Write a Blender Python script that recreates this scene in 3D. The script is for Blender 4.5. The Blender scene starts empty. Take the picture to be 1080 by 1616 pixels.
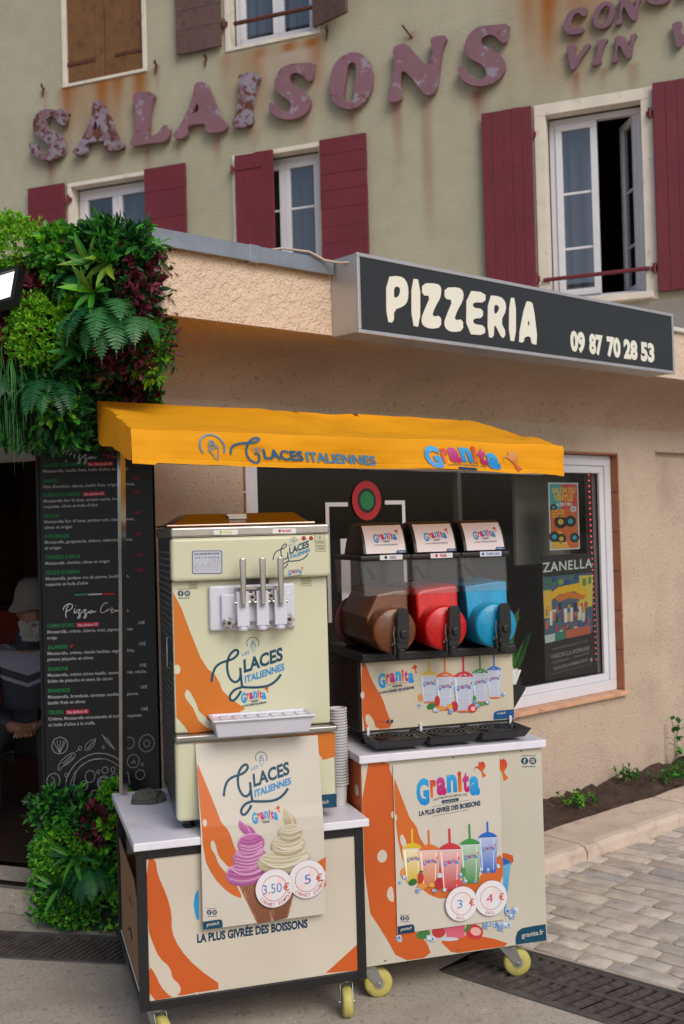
import bpy, bmesh, math, random
import numpy as np
from mathutils import Matrix, Vector, noise
from mathutils.geometry import tessellate_polygon
R = math.radians
SC = bpy.context.scene
COL = SC.collection

# ------------------------------------------------------------------ camera, sky, sun, exposure
cam_d = bpy.data.cameras.new('camera')
cam = bpy.data.objects.new('camera', cam_d); COL.objects.link(cam)
cam.location = (0, 0, 1.65)
cam.matrix_world = Matrix.Translation((0, 0, 1.65)) @ Matrix.Rotation(R(90) + 26/1750, 4, 'X') @ Matrix.Rotation(-.027, 4, 'Z')
cam_d.sensor_fit = 'VERTICAL'; cam_d.sensor_height = 36; cam_d.lens = 1750/1616*36
cam_d.clip_start = .05; cam_d.clip_end = 500
cam_d.dof.use_dof = True; cam_d.dof.focus_distance = 3.85; cam_d.dof.aperture_fstop = 4.5
SC.camera = cam
W = bpy.data.worlds.new('World'); SC.world = W; W.use_nodes = True
nt = W.node_tree; bg = nt.nodes['Background']
sky = nt.nodes.new('ShaderNodeTexSky'); sky.sky_type = 'NISHITA'; sky.sun_disc = False
SUN_EL, SUN_AZ = R(40), R(152)      # azimuth clockwise from +Y: the veiled sun stands behind and right of the camera
sky.sun_elevation = SUN_EL; sky.sun_rotation = SUN_AZ; sky.air_density = 1.0; sky.dust_density = 2.5; sky.ozone_density = 1.0
nt.links.new(sky.outputs[0], bg.inputs[0]); bg.inputs[1].default_value = .105
sl = bpy.data.lights.new('sun', 'SUN'); sl.energy = 1.35; sl.angle = R(34); sl.color = (1, .95, .90)
so = bpy.data.objects.new('sun', sl); COL.objects.link(so)
sv = Vector((math.sin(SUN_AZ)*math.cos(SUN_EL), math.cos(SUN_AZ)*math.cos(SUN_EL), math.sin(SUN_EL)))
so.rotation_euler = sv.to_track_quat('Z', 'Y').to_euler(); so.location = sv*30
SC.view_settings.view_transform = 'Standard'; SC.view_settings.look = 'None'
SC.view_settings.exposure = 0.22; SC.view_settings.gamma = 1
SC.cycles.use_denoising = True; SC.cycles.max_bounces = 8; SC.cycles.transparent_max_bounces = 12
SC.cycles.caustics_reflective = False; SC.cycles.caustics_refractive = False

# ------------------------------------------------------------------ materials
def C(r, g, b, k=1.0):
    f = lambda c: (c/255/12.92 if c/255 <= .04045 else ((c/255+.055)/1.055)**2.4)*k
    return (f(r), f(g), f(b))
MATS = {}
def mat(name, col=(.5,.5,.5), rough=.5, metal=0, bump=None, var=None, spec=.5, attr=False, transl=0, coat=0, mottle=None, emit=0):
    """principled material; var=(scale, amount) varies the value, mottle=(scale, colour, lo, hi) adds blotches, bump=[(kind, scale, strength, dist)]"""
    if name in MATS: return MATS[name]
    m = bpy.data.materials.new(name); m.use_nodes = True; MATS[name] = m
    n, l = m.node_tree.nodes, m.node_tree.links
    p = n['Principled BSDF']; out = n['Material Output']
    p.inputs['Roughness'].default_value = rough; p.inputs['Metallic'].default_value = metal
    p.inputs['Specular IOR Level'].default_value = spec; p.inputs['Coat Weight'].default_value = coat
    tc = n.new('ShaderNodeTexCoord')
    if attr:
        a = n.new('ShaderNodeAttribute'); a.attribute_name = 'col'; src = a.outputs['Color']
    else:
        rgb = n.new('ShaderNodeRGB'); rgb.outputs[0].default_value = (*col, 1); src = rgb.outputs[0]
    def mixc(fac, a_, b_, mode='MIX'):
        x = n.new('ShaderNodeMix'); x.data_type = 'RGBA'; x.blend_type = mode
        if isinstance(fac, (int, float)): x.inputs[0].default_value = fac
        else: l.new(fac, x.inputs[0])
        l.new(a_, x.inputs[6])
        if isinstance(b_, tuple): x.inputs[7].default_value = (*b_, 1)
        else: l.new(b_, x.inputs[7])
        return x.outputs[2]
    for mo in (mottle or []):
        sc_, c2, lo, hi = mo
        t = n.new('ShaderNodeTexNoise'); t.inputs['Scale'].default_value = sc_; t.inputs['Detail'].default_value = 6; t.inputs['Roughness'].default_value = .65
        l.new(tc.outputs['Object'], t.inputs['Vector'])
        r = n.new('ShaderNodeMapRange'); r.inputs[1].default_value = lo; r.inputs[2].default_value = hi
        l.new(t.outputs[0], r.inputs[0]); src = mixc(r.outputs[0], src, c2)
    if var:
        t = n.new('ShaderNodeTexNoise'); t.inputs['Scale'].default_value = var[0]; t.inputs['Detail'].default_value = 5
        l.new(tc.outputs['Object'], t.inputs['Vector'])
        r = n.new('ShaderNodeMapRange'); r.inputs[1].default_value = .3; r.inputs[2].default_value = .7
        r.inputs[3].default_value = 1-var[1]; r.inputs[4].default_value = 1+var[1]
        l.new(t.outputs[0], r.inputs[0])
        h = n.new('ShaderNodeVectorMath'); h.operation = 'SCALE'; l.new(src, h.inputs[0]); l.new(r.outputs[0], h.inputs['Scale']); src = h.outputs[0]
    l.new(src, p.inputs['Base Color'])
    nrm = None
    for kind, sc_, st, di in (bump or []):
        if kind == 'noise':
            t = n.new('ShaderNodeTexNoise'); t.inputs['Detail'].default_value = 4; o = t.outputs[0]
        else:
            t = n.new('ShaderNodeTexVoronoi'); t.feature = 'SMOOTH_F1'; o = t.outputs['Distance']
        t.inputs['Scale'].default_value = sc_; l.new(tc.outputs['Object'], t.inputs['Vector'])
        b = n.new('ShaderNodeBump'); b.inputs['Strength'].default_value = st; b.inputs['Distance'].default_value = di
        l.new(o, b.inputs['Height'])
        if nrm: l.new(nrm, b.inputs['Normal'])
        nrm = b.outputs[0]
    if nrm: l.new(nrm, p.inputs['Normal'])
    if emit:
        p.inputs['Emission Strength'].default_value = emit; l.new(src, p.inputs['Emission Color'])
    if transl:
        t = n.new('ShaderNodeBsdfTranslucent'); l.new(src, t.inputs['Color'])
        x = n.new('ShaderNodeMixShader'); x.inputs[0].default_value = transl
        l.new(p.outputs[0], x.inputs[1]); l.new(t.outputs[0], x.inputs[2]); l.new(x.outputs[0], out.inputs[0])
    return m
def glass(name, tint=(.95,.97,.97), rough=.01, ior=1.5, dirt=0):
    if name in MATS: return MATS[name]
    m = bpy.data.materials.new(name); m.use_nodes = True; MATS[name] = m
    n, l = m.node_tree.nodes, m.node_tree.links
    n.remove(n['Principled BSDF'])
    t = n.new('ShaderNodeBsdfTransparent'); t.inputs[0].default_value = (*tint, 1)
    g = n.new('ShaderNodeBsdfGlossy'); g.inputs['Roughness'].default_value = rough
    lw = n.new('ShaderNodeLayerWeight'); lw.inputs[0].default_value = .5
    pw = n.new('ShaderNodeMath'); pw.operation = 'POWER'; pw.inputs[1].default_value = 5; l.new(lw.outputs['Facing'], pw.inputs[0])
    f0 = ((ior-1)/(ior+1))**2
    f = n.new('ShaderNodeMath'); f.operation = 'MULTIPLY_ADD'; f.inputs[1].default_value = 1-f0; f.inputs[2].default_value = f0; l.new(pw.outputs[0], f.inputs[0])
    x = n.new('ShaderNodeMixShader'); l.new(f.outputs[0], x.inputs[0]); l.new(t.outputs[0], x.inputs[1]); l.new(g.outputs[0], x.inputs[2])
    res = x.outputs[0]
    if dirt:
        d = n.new('ShaderNodeBsdfDiffuse'); d.inputs[0].default_value = (.6,.6,.6,1)
        y = n.new('ShaderNodeMixShader'); y.inputs[0].default_value = dirt
        l.new(res, y.inputs[1]); l.new(d.outputs[0], y.inputs[2]); res = y.outputs[0]
    l.new(res, n['Material Output'].inputs[0]); return m

INK = mat('printed_sheet', rough=.42, attr=True, spec=.35, var=(7,.04))
MATTE_INK = mat('matt_print', rough=.6, attr=True, spec=.25)
LEAF = mat('leaf', rough=.45, attr=True, transl=.22, spec=.4)
WHITE_PVC = mat('white_pvc', C(212,212,218), .35, var=(3,.04))
BLACK_PL = mat('black_plastic', C(26,26,28), .38, var=(9,.15))
BLACK_FR = mat('black_frame', C(22,22,24), .45, var=(12,.2), bump=[('noise',180,.1,.002)])
STEEL = mat('brushed_steel', C(178,176,172), .32, 1, var=(14,.12), bump=[('noise',90,.05,.001)])
CHROME = mat('chrome', C(205,203,200), .12, 1, var=(5,.08))
ZINC = mat('zinc', C(150,155,162), .5, .8, var=(5,.15), mottle=[(3,C(120,124,130),.5,.8)])
DARK = mat('dark_interior', C(46,38,34), .8, var=(2,.2))

# ------------------------------------------------------------------ mesh builder, things and parts
FR = {}
def frame(x, y, z=0, deg=0): return Matrix.Translation((x, y, z)) @ Matrix.Rotation(R(deg), 4, 'Z')
class MB:
    def __init__(s): s.v=[]; s.f=[]; s.m=[]; s.c=[]; s.hascol=False
    def add(s, vs, fs, mi=0, col=None):
        o = len(s.v); s.v += [tuple(p) for p in vs]
        s.f += [tuple(o+i for i in f) for f in fs]; s.m += [mi]*len(fs)
        if col is None: s.c += [(1,1,1)]*len(vs)
        else:
            s.hascol = True
            s.c += list(col) if isinstance(col[0], (tuple, list)) else [tuple(col)]*len(vs)
        return s
    def box(s, x0, x1, y0, y1, z0, z1, mi=0, col=None):
        vs = [(x,y,z) for z in (z0,z1) for y in (y0,y1) for x in (x0,x1)]
        return s.add(vs, [(0,2,3,1),(4,5,7,6),(0,1,5,4),(2,6,7,3),(0,4,6,2),(1,3,7,5)], mi, col)
    def quad(s, a, b, c, d, mi=0, col=None): return s.add([a,b,c,d], [(0,1,2,3)], mi, col)
    def tube(s, path, r, n=10, mi=0, col=None, cap=True):
        path = [Vector(p) for p in path]; rs = r if isinstance(r, (list, tuple)) else [r]*len(path)
        vs=[]; up=None
        for i, p in enumerate(path):
            t = (path[min(i+1,len(path)-1)] - path[max(i-1,0)]).normalized()
            if up is None: up = Vector((0,0,1)) if abs(t.z) < .9 else Vector((1,0,0))
            a = t.cross(up); a = a.normalized() if a.length > 1e-6 else Vector((1,0,0)); b = a.cross(t).normalized(); up = b
            vs += [p + (a*math.cos(2*math.pi*k/n) + b*math.sin(2*math.pi*k/n))*rs[i] for k in range(n)]
        fs = [(i*n+k, i*n+(k+1)%n, (i+1)*n+(k+1)%n, (i+1)*n+k) for i in range(len(path)-1) for k in range(n)]
        if cap: fs += [tuple(range(n))[::-1], tuple((len(path)-1)*n+k for k in range(n))]
        return s.add(vs, fs, mi, col)
    def lathe(s, prof, o=(0,0,0), ax='z', n=24, mi=0, col=None):
        """prof: list of (radius, height) along the axis"""
        vs=[]
        for r, h in prof:
            for k in range(n):
                a = 2*math.pi*k/n; c_, s_ = r*math.cos(a), r*math.sin(a)
                p = {'z':(c_,s_,h),'y':(c_,h,s_),'x':(h,c_,s_)}[ax]; vs.append((p[0]+o[0],p[1]+o[1],p[2]+o[2]))
        fs = [(i*n+k, i*n+(k+1)%n, (i+1)*n+(k+1)%n, (i+1)*n+k) for i in range(len(prof)-1) for k in range(n)]
        if prof[0][0] > 1e-5: fs.append(tuple(range(n))[::-1])
        if prof[-1][0] > 1e-5: fs.append(tuple((len(prof)-1)*n+k for k in range(n)))
        return s.add(vs, fs, mi, col)
    def prism(s, poly, y0, y1, plane='xz', mi=0, col=None, holes=None):
        """poly in 2-D extruded along the third axis"""
        loops = [poly] + list(holes or [])
        def P(p, d): return {'xz':(p[0],d,p[1]),'yz':(d,p[0],p[1]),'xy':(p[0],p[1],d)}[plane]
        flat = [p for lp in loops for p in lp]; N = len(flat)
        tris = tessellate_polygon([[Vector((p[0],p[1],0)) for p in lp] for lp in loops])
        vs = [P(p,y0) for p in flat] + [P(p,y1) for p in flat]
        fs = [tuple(t) for t in tris] + [tuple(i+N for i in t)[::-1] for t in tris]
        o = 0
        for lp in loops:
            k = len(lp); fs += [(o+i, o+(i+1)%k, N+o+(i+1)%k, N+o+i) for i in range(k)]; o += k
        return s.add(vs, fs, mi, col)
    def build(s, name, mats, parent=None, fr=None, smooth=False, bevel=0, seg=2, solid=0, fix=False):
        if not isinstance(mats, (list, tuple)): mats = [mats]
        me = bpy.data.meshes.new(name)
        M = None
        if fr is not None: M = fr
        if parent is not None and fr is not None: M = FR[parent.name].inverted() @ fr
        vs = [tuple(M @ Vector(v)) for v in s.v] if M is not None else s.v
        me.from_pydata(vs, [], s.f)
        for m in mats: me.materials.append(m)
        if len(mats) > 1: me.polygons.foreach_set('material_index', s.m)
        if s.hascol:
            a = me.color_attributes.new('col', 'FLOAT_COLOR', 'POINT')
            a.data.foreach_set('color', [x for c in s.c for x in (*c, 1)])
        if smooth: me.polygons.foreach_set('use_smooth', [True]*len(me.polygons))
        if fix:
            bm = bmesh.new(); bm.from_mesh(me); bmesh.ops.remove_doubles(bm, verts=bm.verts, dist=1e-5)
            bmesh.ops.recalc_face_normals(bm, faces=bm.faces); bm.to_mesh(me); bm.free()
        me.update()
        o = bpy.data.objects.new(name, me); COL.objects.link(o)
        FR[o.name] = FR[parent.name].copy() if parent is not None else Matrix()
        if parent is not None: o.parent = parent
        if solid:
            d = o.modifiers.new('t', 'SOLIDIFY'); d.thickness = solid; d.offset = 0
        if bevel:
            b = o.modifiers.new('b', 'BEVEL'); b.width = bevel; b.segments = seg; b.limit_method = 'ANGLE'; b.angle_limit = R(35)
            b.harden_normals = False
        if smooth and hasattr(me, 'set_sharp_from_angle'): me.set_sharp_from_angle(angle=R(50))
        return o
def tag(o, label=None, cat=None, group=None, kind=None):
    if label: o['label'] = label
    if cat: o['category'] = cat
    if group: o['group'] = group
    if kind: o['kind'] = kind
    return o
def thing(name, label, cat, x, y, z=0, deg=0, group=None):
    o = bpy.data.objects.new(name, None); COL.objects.link(o)
    o.location = (x,y,z); o.rotation_euler = (0,0,R(deg)); o.empty_display_size = .1
    FR[o.name] = frame(x,y,z,deg)
    return tag(o, label, cat, group)
def copy_tree(o, parent=None):
    c = o.copy(); COL.objects.link(c); FR[c.name] = FR[o.name].copy()
    if parent is not None: c.parent = parent
    for ch in list(o.children): copy_tree(ch, c)
    return c

def chaikin(pts, n=2, closed=True):
    for _ in range(n):
        q=[]; k=len(pts)
        for i in range(k if closed else k-1):
            a, b = pts[i], pts[(i+1)%k]
            q += [(a[0]*.75+b[0]*.25, a[1]*.75+b[1]*.25), (a[0]*.25+b[0]*.75, a[1]*.25+b[1]*.75)]
        if not closed: q = [pts[0]] + q + [pts[-1]]
        pts = q
    return pts

# ------------------------------------------------------------------ lettering and flat printed artwork (real thin sheets on their panels)
_tc = bpy.data.curves.new('lettering', 'FONT'); _tc.resolution_u = 3
_to = bpy.data.objects.new('lettering', _tc); COL.objects.link(_to)
_cache = {}
def glyphs(s, bold=0.0, space=1.0):
    k = (s, bold, space)
    if k not in _cache:
        _tc.body = s; _tc.offset = bold; _tc.space_character = space
        dg = bpy.context.evaluated_depsgraph_get(); dg.update()
        e = _to.evaluated_get(dg); me = e.to_mesh()
        _cache[k] = ([(v.co.x, v.co.y) for v in me.vertices], [tuple(p.vertices) for p in me.polygons]); e.to_mesh_clear()
    return _cache[k]
class Art:
    """flat coloured shapes laid in thin layers on a panel; a drawing sheet of four corners is mapped to a rectangle in metres"""
    STEP = .00022
    def __init__(s, quad, rect, base=.0004, surf=None):
        """quad: sheet corners TL,TR,BR,BL; rect: (u0,u1,vtop,vbot) in metres; surf(u,v,h)->xyz"""
        u0,u1,v1,v0 = rect; dst = [(u0,v1),(u1,v1),(u1,v0),(u0,v0)]
        A=[]; B=[]
        for (x,y),(X,Y) in zip(quad, dst):
            A += [[x,y,1,0,0,0,-X*x,-X*y],[0,0,0,x,y,1,-Y*x,-Y*y]]; B += [X,Y]
        s.H = np.append(np.linalg.solve(np.array(A,float), np.array(B,float)), 1).reshape(3,3)
        s.surf = surf or (lambda u,v,h: (u,-h,v)); s.base = base; s.mb = MB(); s.boxes=[]; s.t=(0,0,1)
    def sheet(s, ox, oy, k): s.t = (ox,oy,k); return s
    def uv(s, p):
        x, y = p[0]/s.t[2]+s.t[0], p[1]/s.t[2]+s.t[1]
        q = s.H @ np.array((x,y,1.)); return q[0]/q[2], q[1]/q[2]
    def raw(s, pts, faces, col):
        uv = [s.uv(p) for p in pts]
        us=[p[0] for p in uv]; vs=[p[1] for p in uv]; b=(min(us),max(us),min(vs),max(vs)); L=0
        for (c,l) in s.boxes:
            if l >= L and b[0]<c[1] and b[1]>c[0] and b[2]<c[3] and b[3]>c[2]: L = l+1
        s.boxes.append((b,L)); h = s.base + L*s.STEP
        V = [s.surf(u,v,h) for u,v in uv]
        fs=[]
        for f in faces:
            ar = sum(uv[f[i]][0]*uv[f[(i+1)%len(f)]][1]-uv[f[(i+1)%len(f)]][0]*uv[f[i]][1] for i in range(len(f)))
            fs.append(f if ar > 0 else tuple(reversed(f)))
        s.mb.add(V, fs, 0, col)
    def poly(s, pts, col, holes=None, smooth=0, grad=None):
        loops = [chaikin(lp, smooth) if smooth else list(lp) for lp in [pts]+list(holes or [])]
        flat = [p for lp in loops for p in lp]
        tr = tessellate_polygon([[Vector((p[0],p[1],0)) for p in lp] for lp in loops])
        if grad:
            ys=[p[1] for p in flat]; a,b=min(ys),max(ys)
            col = [tuple(col[i]*(1-(p[1]-a)/(b-a+1e-9))+grad[i]*(p[1]-a)/(b-a+1e-9) for i in range(3)) for p in flat]
        s.raw(flat, [tuple(t) for t in tr], col)
    def rect(s, x0,y0,x1,y1,col): s.poly([(x0,y0),(x1,y0),(x1,y1),(x0,y1)], col)
    def ell(s, cx,cy,rx,ry,col,n=28,rot=0,grad=None):
        c_,s_=math.cos(rot),math.sin(rot)
        s.poly([(cx+rx*math.cos(a)*c_-ry*math.sin(a)*s_, cy+rx*math.cos(a)*s_+ry*math.sin(a)*c_) for a in [2*math.pi*k/n for k in range(n)]], col, grad=grad)
    def ring(s, cx,cy,rx,ry,w,col,a0=0,a1=360,n=36):
        s.line([(cx+rx*math.cos(R(a0+(a1-a0)*k/n)), cy+ry*math.sin(R(a0+(a1-a0)*k/n))) for k in range(n+1)], w, col)
    def rrect(s, x0,y0,x1,y1,r,col):
        s.poly([(cx+r*math.cos(R(a)),cy+r*math.sin(R(a))) for cx,cy,a0 in ((x1-r,y1-r,0),(x0+r,y1-r,90),(x0+r,y0+r,180),(x1-r,y0+r,270)) for a in range(a0,a0+91,18)],col)
    def line(s, pts, w, col, smooth=0):
        if smooth: pts = chaikin(pts, smooth, False)
        ws = w if isinstance(w,(list,tuple)) else None
        L=[];N=len(pts)
        for i,p in enumerate(pts):
            a=pts[max(i-1,0)]; b=pts[min(i+1,N-1)]; dx,dy=b[0]-a[0],b[1]-a[1]; d=math.hypot(dx,dy) or 1
            ww = (ws[0]+(ws[1]-ws[0])*i/(N-1) if ws else w)/2
            L.append(((p[0]-dy/d*ww,p[1]+dx/d*ww),(p[0]+dy/d*ww,p[1]-dx/d*ww)))
        flat=[q for pr in L for q in pr]
        s.raw(flat, [(2*i,2*i+1,2*i+3,2*i+2) for i in range(N-1)], col)
    def text(s, txt, p0, p1, h, col, bold=.012, shear=0, space=1.0, cap=None, grad=None, up=(-.02,-1), bend=0):
        """baseline from p0 to p1 on the sheet, capital height h"""
        vs, fs = glyphs(txt, bold, space)
        if not vs: return
        x0=min(v[0] for v in vs); x1=max(v[0] for v in vs)
        ch = cap or .729
        d=(p1[0]-p0[0],p1[1]-p0[1]); P=[]; cols=[]
        for x,y in vs:
            t=(x-x0)/(x1-x0); k=y/ch*h
            P.append((p0[0]+d[0]*t+up[0]*k+shear*k, p0[1]+d[1]*t+up[1]*k-bend*4*t*(1-t)))
            if grad: g=min(1,max(0,y/ch)); cols.append(tuple(grad[i]*(1-g)+col[i]*g for i in range(3)))
        s.raw(P, fs, cols if grad else col)
    def boxtext(s, txt, o, ux, uy, box, col, bold=.05, grad=None):
        """one glyph stretched into box=(u0,v0,u1,v1) of the axes ux, uy at o"""
        vs, fs = glyphs(txt, bold); x0=min(v[0] for v in vs); x1=max(v[0] for v in vs); y0=min(v[1] for v in vs); y1=max(v[1] for v in vs)
        P=[]; cols=[]
        for x,y in vs:
            a=(x-x0)/(x1-x0); b=(y1-y)/(y1-y0); u=box[0]+(box[2]-box[0])*a; v=box[1]+(box[3]-box[1])*b
            P.append((o[0]+ux[0]*u+uy[0]*v, o[1]+ux[1]*u+uy[1]*v))
            if grad: cols.append(tuple(col[i]*(1-b)+grad[i]*b for i in range(3)))
        s.raw(P, fs, cols if grad else col)
    def build(s, name, parent=None, mat_=None, fr=None): return s.mb.build(name, mat_ or INK, parent, fr)

K = .86
def P_(r,g,b): return C(r,g,b,K)
CREAM=P_(214,204,186); ORANGE=P_(206,96,40); ORANGE2=P_(214,120,40); TEAL=P_(22,74,100); SKYB=P_(52,146,208); NAVY=P_(20,58,92)
CYAN=P_(50,170,225); CYAN2=P_(20,140,215); MAG=P_(196,70,150); MAG2=P_(190,20,100); RED=P_(205,60,45); RED2=P_(225,120,35)
MINT=C(205,204,174,.98)

def hummingbird(A, o, ux, uy, c1=RED, c2=RED2):
    T=lambda u,v:(o[0]+ux[0]*u+uy[0]*v, o[1]+ux[1]*u+uy[1]*v)
    A.poly([T(*p) for p in [(.08,.35),(.02,.62),(0,.6),(.05,.32),(.22,.27),(.36,.3),(.42,.0),(.58,.12),(.62,.0),(.85,.1),(.92,.3),(.8,.5),(.68,.55),(.78,.72),(.98,.86),(.82,.92),(.7,1.0),(.62,.86),(.6,.62),(.45,.52),(.3,.4)]], c1, smooth=1, grad=c2)
def granita(A, o, ux, uy, tag_=True, slogan=True, bird=True):
    """ux: vector of the logo's whole width, uy: the same length downwards"""
    q=lambda a,b,c,d:((a-110)/680,(b-140)/680,(c-110)/680,(d-140)/680)
    for ch,b,c1,c2 in [('G',q(110,180,250,475),CYAN,CYAN2),('r',q(262,205,328,400),RED,RED2),('a',q(330,185,437,382),MAG,MAG2),('n',q(443,168,552,360),CYAN,CYAN2),
                    ('i',q(560,138,602,360),RED,RED2),('t',q(610,150,682,372),MAG,MAG2),('a',q(683,205,792,412),CYAN,CYAN2)]:
        A.boxtext(ch,o,ux,uy,b,c1,.05,c2)
    T=lambda u,v:(o[0]+ux[0]*u+uy[0]*v, o[1]+ux[1]*u+uy[1]*v)
    hl=math.hypot(*uy)
    if bird: hummingbird(A, T(.92,-.13), (ux[0]*.2,ux[1]*.2), (uy[0]*.27,uy[1]*.27))
    if tag_:
        A.text("L'AUTHENTIQUE DEPUIS 1975", T(.26,.435), T(.80,.395), .035*hl, NAVY, .01, bend=.02*hl)
        A.poly([T(*p) for p in [(.40,.435),(.66,.415),(.67,.45),(.65,.465),(.41,.485),(.395,.46)]], NAVY)
        A.text("Sirops-Givrés", T(.43,.47), T(.63,.452), .02*hl, CREAM, .01)
    if slogan:
        A.line([T(.24,.52),T(.83,.46)], .004*hl, NAVY)
        A.text("LA PLUS GIVRÉE DES BOISSONS", T(.03,.65), T(1.0,.555), .075*hl, NAVY, .035)
        A.line([T(.24,.67),T(.81,.61)], .004*hl, NAVY)
def cone_icon(A, T, w, c_ring, c_cone):
    pts=[T(542+65*math.cos(R(a)),203+65*math.sin(R(a))) for a in range(150,391,8)]
    A.line(pts, w*.8, c_ring)
    A.line([T(515,232),T(572,232),T(545,300),T(515,232)], w*.7, c_cone)
    A.line([T(516,225),T(530,205),T(570,215),T(568,228)], w*.7, c_cone, 1)
    A.line([T(525,203),T(540,168),T(560,190),T(530,200),T(566,212)], w*.7, c_cone, 1)
def glaces(A, o, ux, uy, w=34, c1=TEAL, c2=SKYB):
    T=lambda x,y:(o[0]+ux[0]*(x-80)/780+uy[0]*(y-135)/780, o[1]+ux[1]*(x-80)/780+uy[1]*(y-135)/780)
    k=math.hypot(*ux)/780; W_=w*k
    ps=[[(85,608),(95,540),(130,450),(190,405),(260,385),(330,365),(385,312),(378,270),(340,272),(290,320),(262,390),(256,470),(268,545),(300,600),(340,618),(382,590),(398,540),(396,462)],
        [(398,535),(402,620),(408,668)],
        [(404,668),(330,688),(280,738),(266,785),(292,815),(330,795),(370,748),(392,708)],
        [(402,666),(520,674),(650,668),(722,640),(782,592),(822,538)]]
    for p in ps: A.line([T(*q) for q in chaikin(p,2,False)], W_, c1)
    A.text('LES', T(420,338), T(500,312), 36*k, c2, .012)
    A.text('LACES', T(432,512), T(852,382), 138*k, c1, .035, up=(-.03,-1))
    A.text('ITALIENNES', T(440,622), T(862,490), 74*k, c2, .03, up=(-.03,-1))
    cone_icon(A, T, 9*k, c1, c2)
def social(A, cx, cy, r, col=TEAL, bg_=CREAM):
    """two round icons side by side with a line of small lettering above and below"""
    A.ell(cx-r*1.12,cy,r,r,col); A.ell(cx+r*1.12,cy,r,r,col)
    A.text('f',(cx-r*1.42,cy+r*.65),(cx-r*.78,cy+r*.62),r*1.25,bg_,.04)
    q=r*.48; A.line([(cx+r*1.12-q,cy-q),(cx+r*1.12+q,cy-q),(cx+r*1.12+q,cy+q),(cx+r*1.12-q,cy+q),(cx+r*1.12-q,cy-q)],r*.16,bg_)
    A.ring(cx+r*1.12,cy,q*.5,q*.5,r*.15,bg_,n=14)
    A.text('SUIVEZ-NOUS SUR',(cx-r*2.1,cy-r*1.3),(cx+r*2.1,cy-r*1.35),r*.3,col,.03)
    A.text('GRANITA FRANCE',(cx-r*1.9,cy+r*1.8),(cx+r*1.9,cy+r*1.75),r*.38,col,.03)

# ================================================================== the setting
rng = random.Random(7)
FW = frame(1.087, 6.249, 0, 41.5)      # shop wall: x along the wall, y inwards, outer face at y=0
FD = frame(-.775, 4.63, 0, -21.5)      # door front, parallel to the old house
FH = frame(2.184, 9.2, 0, -21.5)       # street front of the old house
def wp(F, x, y, z=0):
    v = F @ Vector((x,y,z)); return (v.x, v.y, v.z)

# drain channels (holes in the paving), then the sheets around them
GR = frame(.475, 4.0, 0, -42.5)        # right channel: x along it, y across it
GL = frame(-1.45, 4.40, 0, -11.5)      # left channel
def rect2(F, x0, x1, y0, y1): return [wp(F,x0,y0)[:2], wp(F,x1,y0)[:2], wp(F,x1,y1)[:2], wp(F,x0,y1)[:2]]
hR = rect2(GR, -.22, 1.52, .0, .345); hL = rect2(GL, -1.0, .95, 0, .25)
g = MB()
outer = [(-150,-150),(150,-150),(150,150),(-150,150)]
loops = [outer, hR, hL]; flat = [p for l in loops for p in l]
tr = tessellate_polygon([[Vector((*p,0)) for p in l] for l in loops])
g.add([(p[0],p[1],0) for p in flat], [tuple(t) for t in tr])
CONC = mat('concrete', C(176,166,152), .85, var=(1.1,.14), mottle=[(70,C(112,106,98),.57,.66),(52,C(212,206,196),.60,.68),(140,C(96,90,84),.60,.67),(33,C(136,128,118),.58,.66),(2.2,C(146,136,124),.48,.72),(9,C(118,108,98),.62,.70),(1.1,C(128,118,108),.56,.70),(17,C(84,78,72),.70,.74)],
           bump=[('noise',320,.35,.003),('noise',40,.12,.004)])
tag(g.build('pavement', CONC), kind='structure')
ch = MB()
for h in (hR, hL):
    n4 = len(h)
    for i in range(4):
        a, b = h[i], h[(i+1)%4]; ch.quad((*a,0),(*b,0),(*b,-.16),(*a,-.16))
    ch.add([(*p,-.16) for p in h], [(0,1,2,3)])
tag(ch.build('drain_channel', mat('channel_black', C(12,11,10), .95, var=(20,.3))), kind='structure')  # channel walls and bottom coloured near-black so the slots read dark

# cast iron gratings
IRON = mat('cast_iron', C(92,86,82), .6, .2, var=(25,.25), mottle=[(7,C(72,64,58),.45,.7)], bump=[('noise',240,.3,.002)])
def grating(F, x0, length, w, rows, n, label, group):
    t = thing('drain_grate', label, 'drain grate', *wp(F, x0, 0, 0), math.degrees(math.atan2(F[1][0], F[0][0])), group)
    m = MB(); L = length-.004
    m.box(0,L,0,.022,-.012,.004); m.box(0,L,w-.022,w,-.012,.004)
    rw = (w-.044)/rows
    for k in range(1, rows): y = .022+rw*k; m.box(0,L,y-.014,y+.014,-.012,.0035)
    ang = .22
    for k in range(n):
        xa = (k+.5)*L/n
        for r_ in range(rows):
            y0 = .022+rw*r_-.002; y1 = y0+rw+.004; bw = L/n*.26; sh = (y1-y0)*ang
            m.add([(xa-bw-sh/2,y0,.003),(xa+bw-sh/2,y0,.003),(xa+bw+sh/2,y1,.003),(xa-bw+sh/2,y1,.003),
                   (xa-bw-sh/2,y0,-.010),(xa+bw-sh/2,y0,-.010),(xa+bw+sh/2,y1,-.010),(xa-bw+sh/2,y1,-.010)],
                  [(0,1,2,3),(0,4,5,1),(3,2,6,7),(0,3,7,4),(1,5,6,2)])
            for q in range(4):     # raised zigzag tread on each bar
                yy = y0+(y1-y0)*(q+.5)/4; xx = xa+sh*(yy-(y0+y1)/2)/(y1-y0)
                m.box(xx-bw*.7,xx+bw*.7,yy-.003,yy+.003,.003,.0052)
    m.build('bar_grid', IRON, t, fix=True)
    f = MB(); f.box(0,L,-.012,-.001,-.05,.006); f.box(0,L,w+.001,w+.012,-.05,.006); f.build('edge_rail', mat('rail_iron', C(96,94,92), .6, .3, var=(12,.2)), t)
    return t
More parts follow.
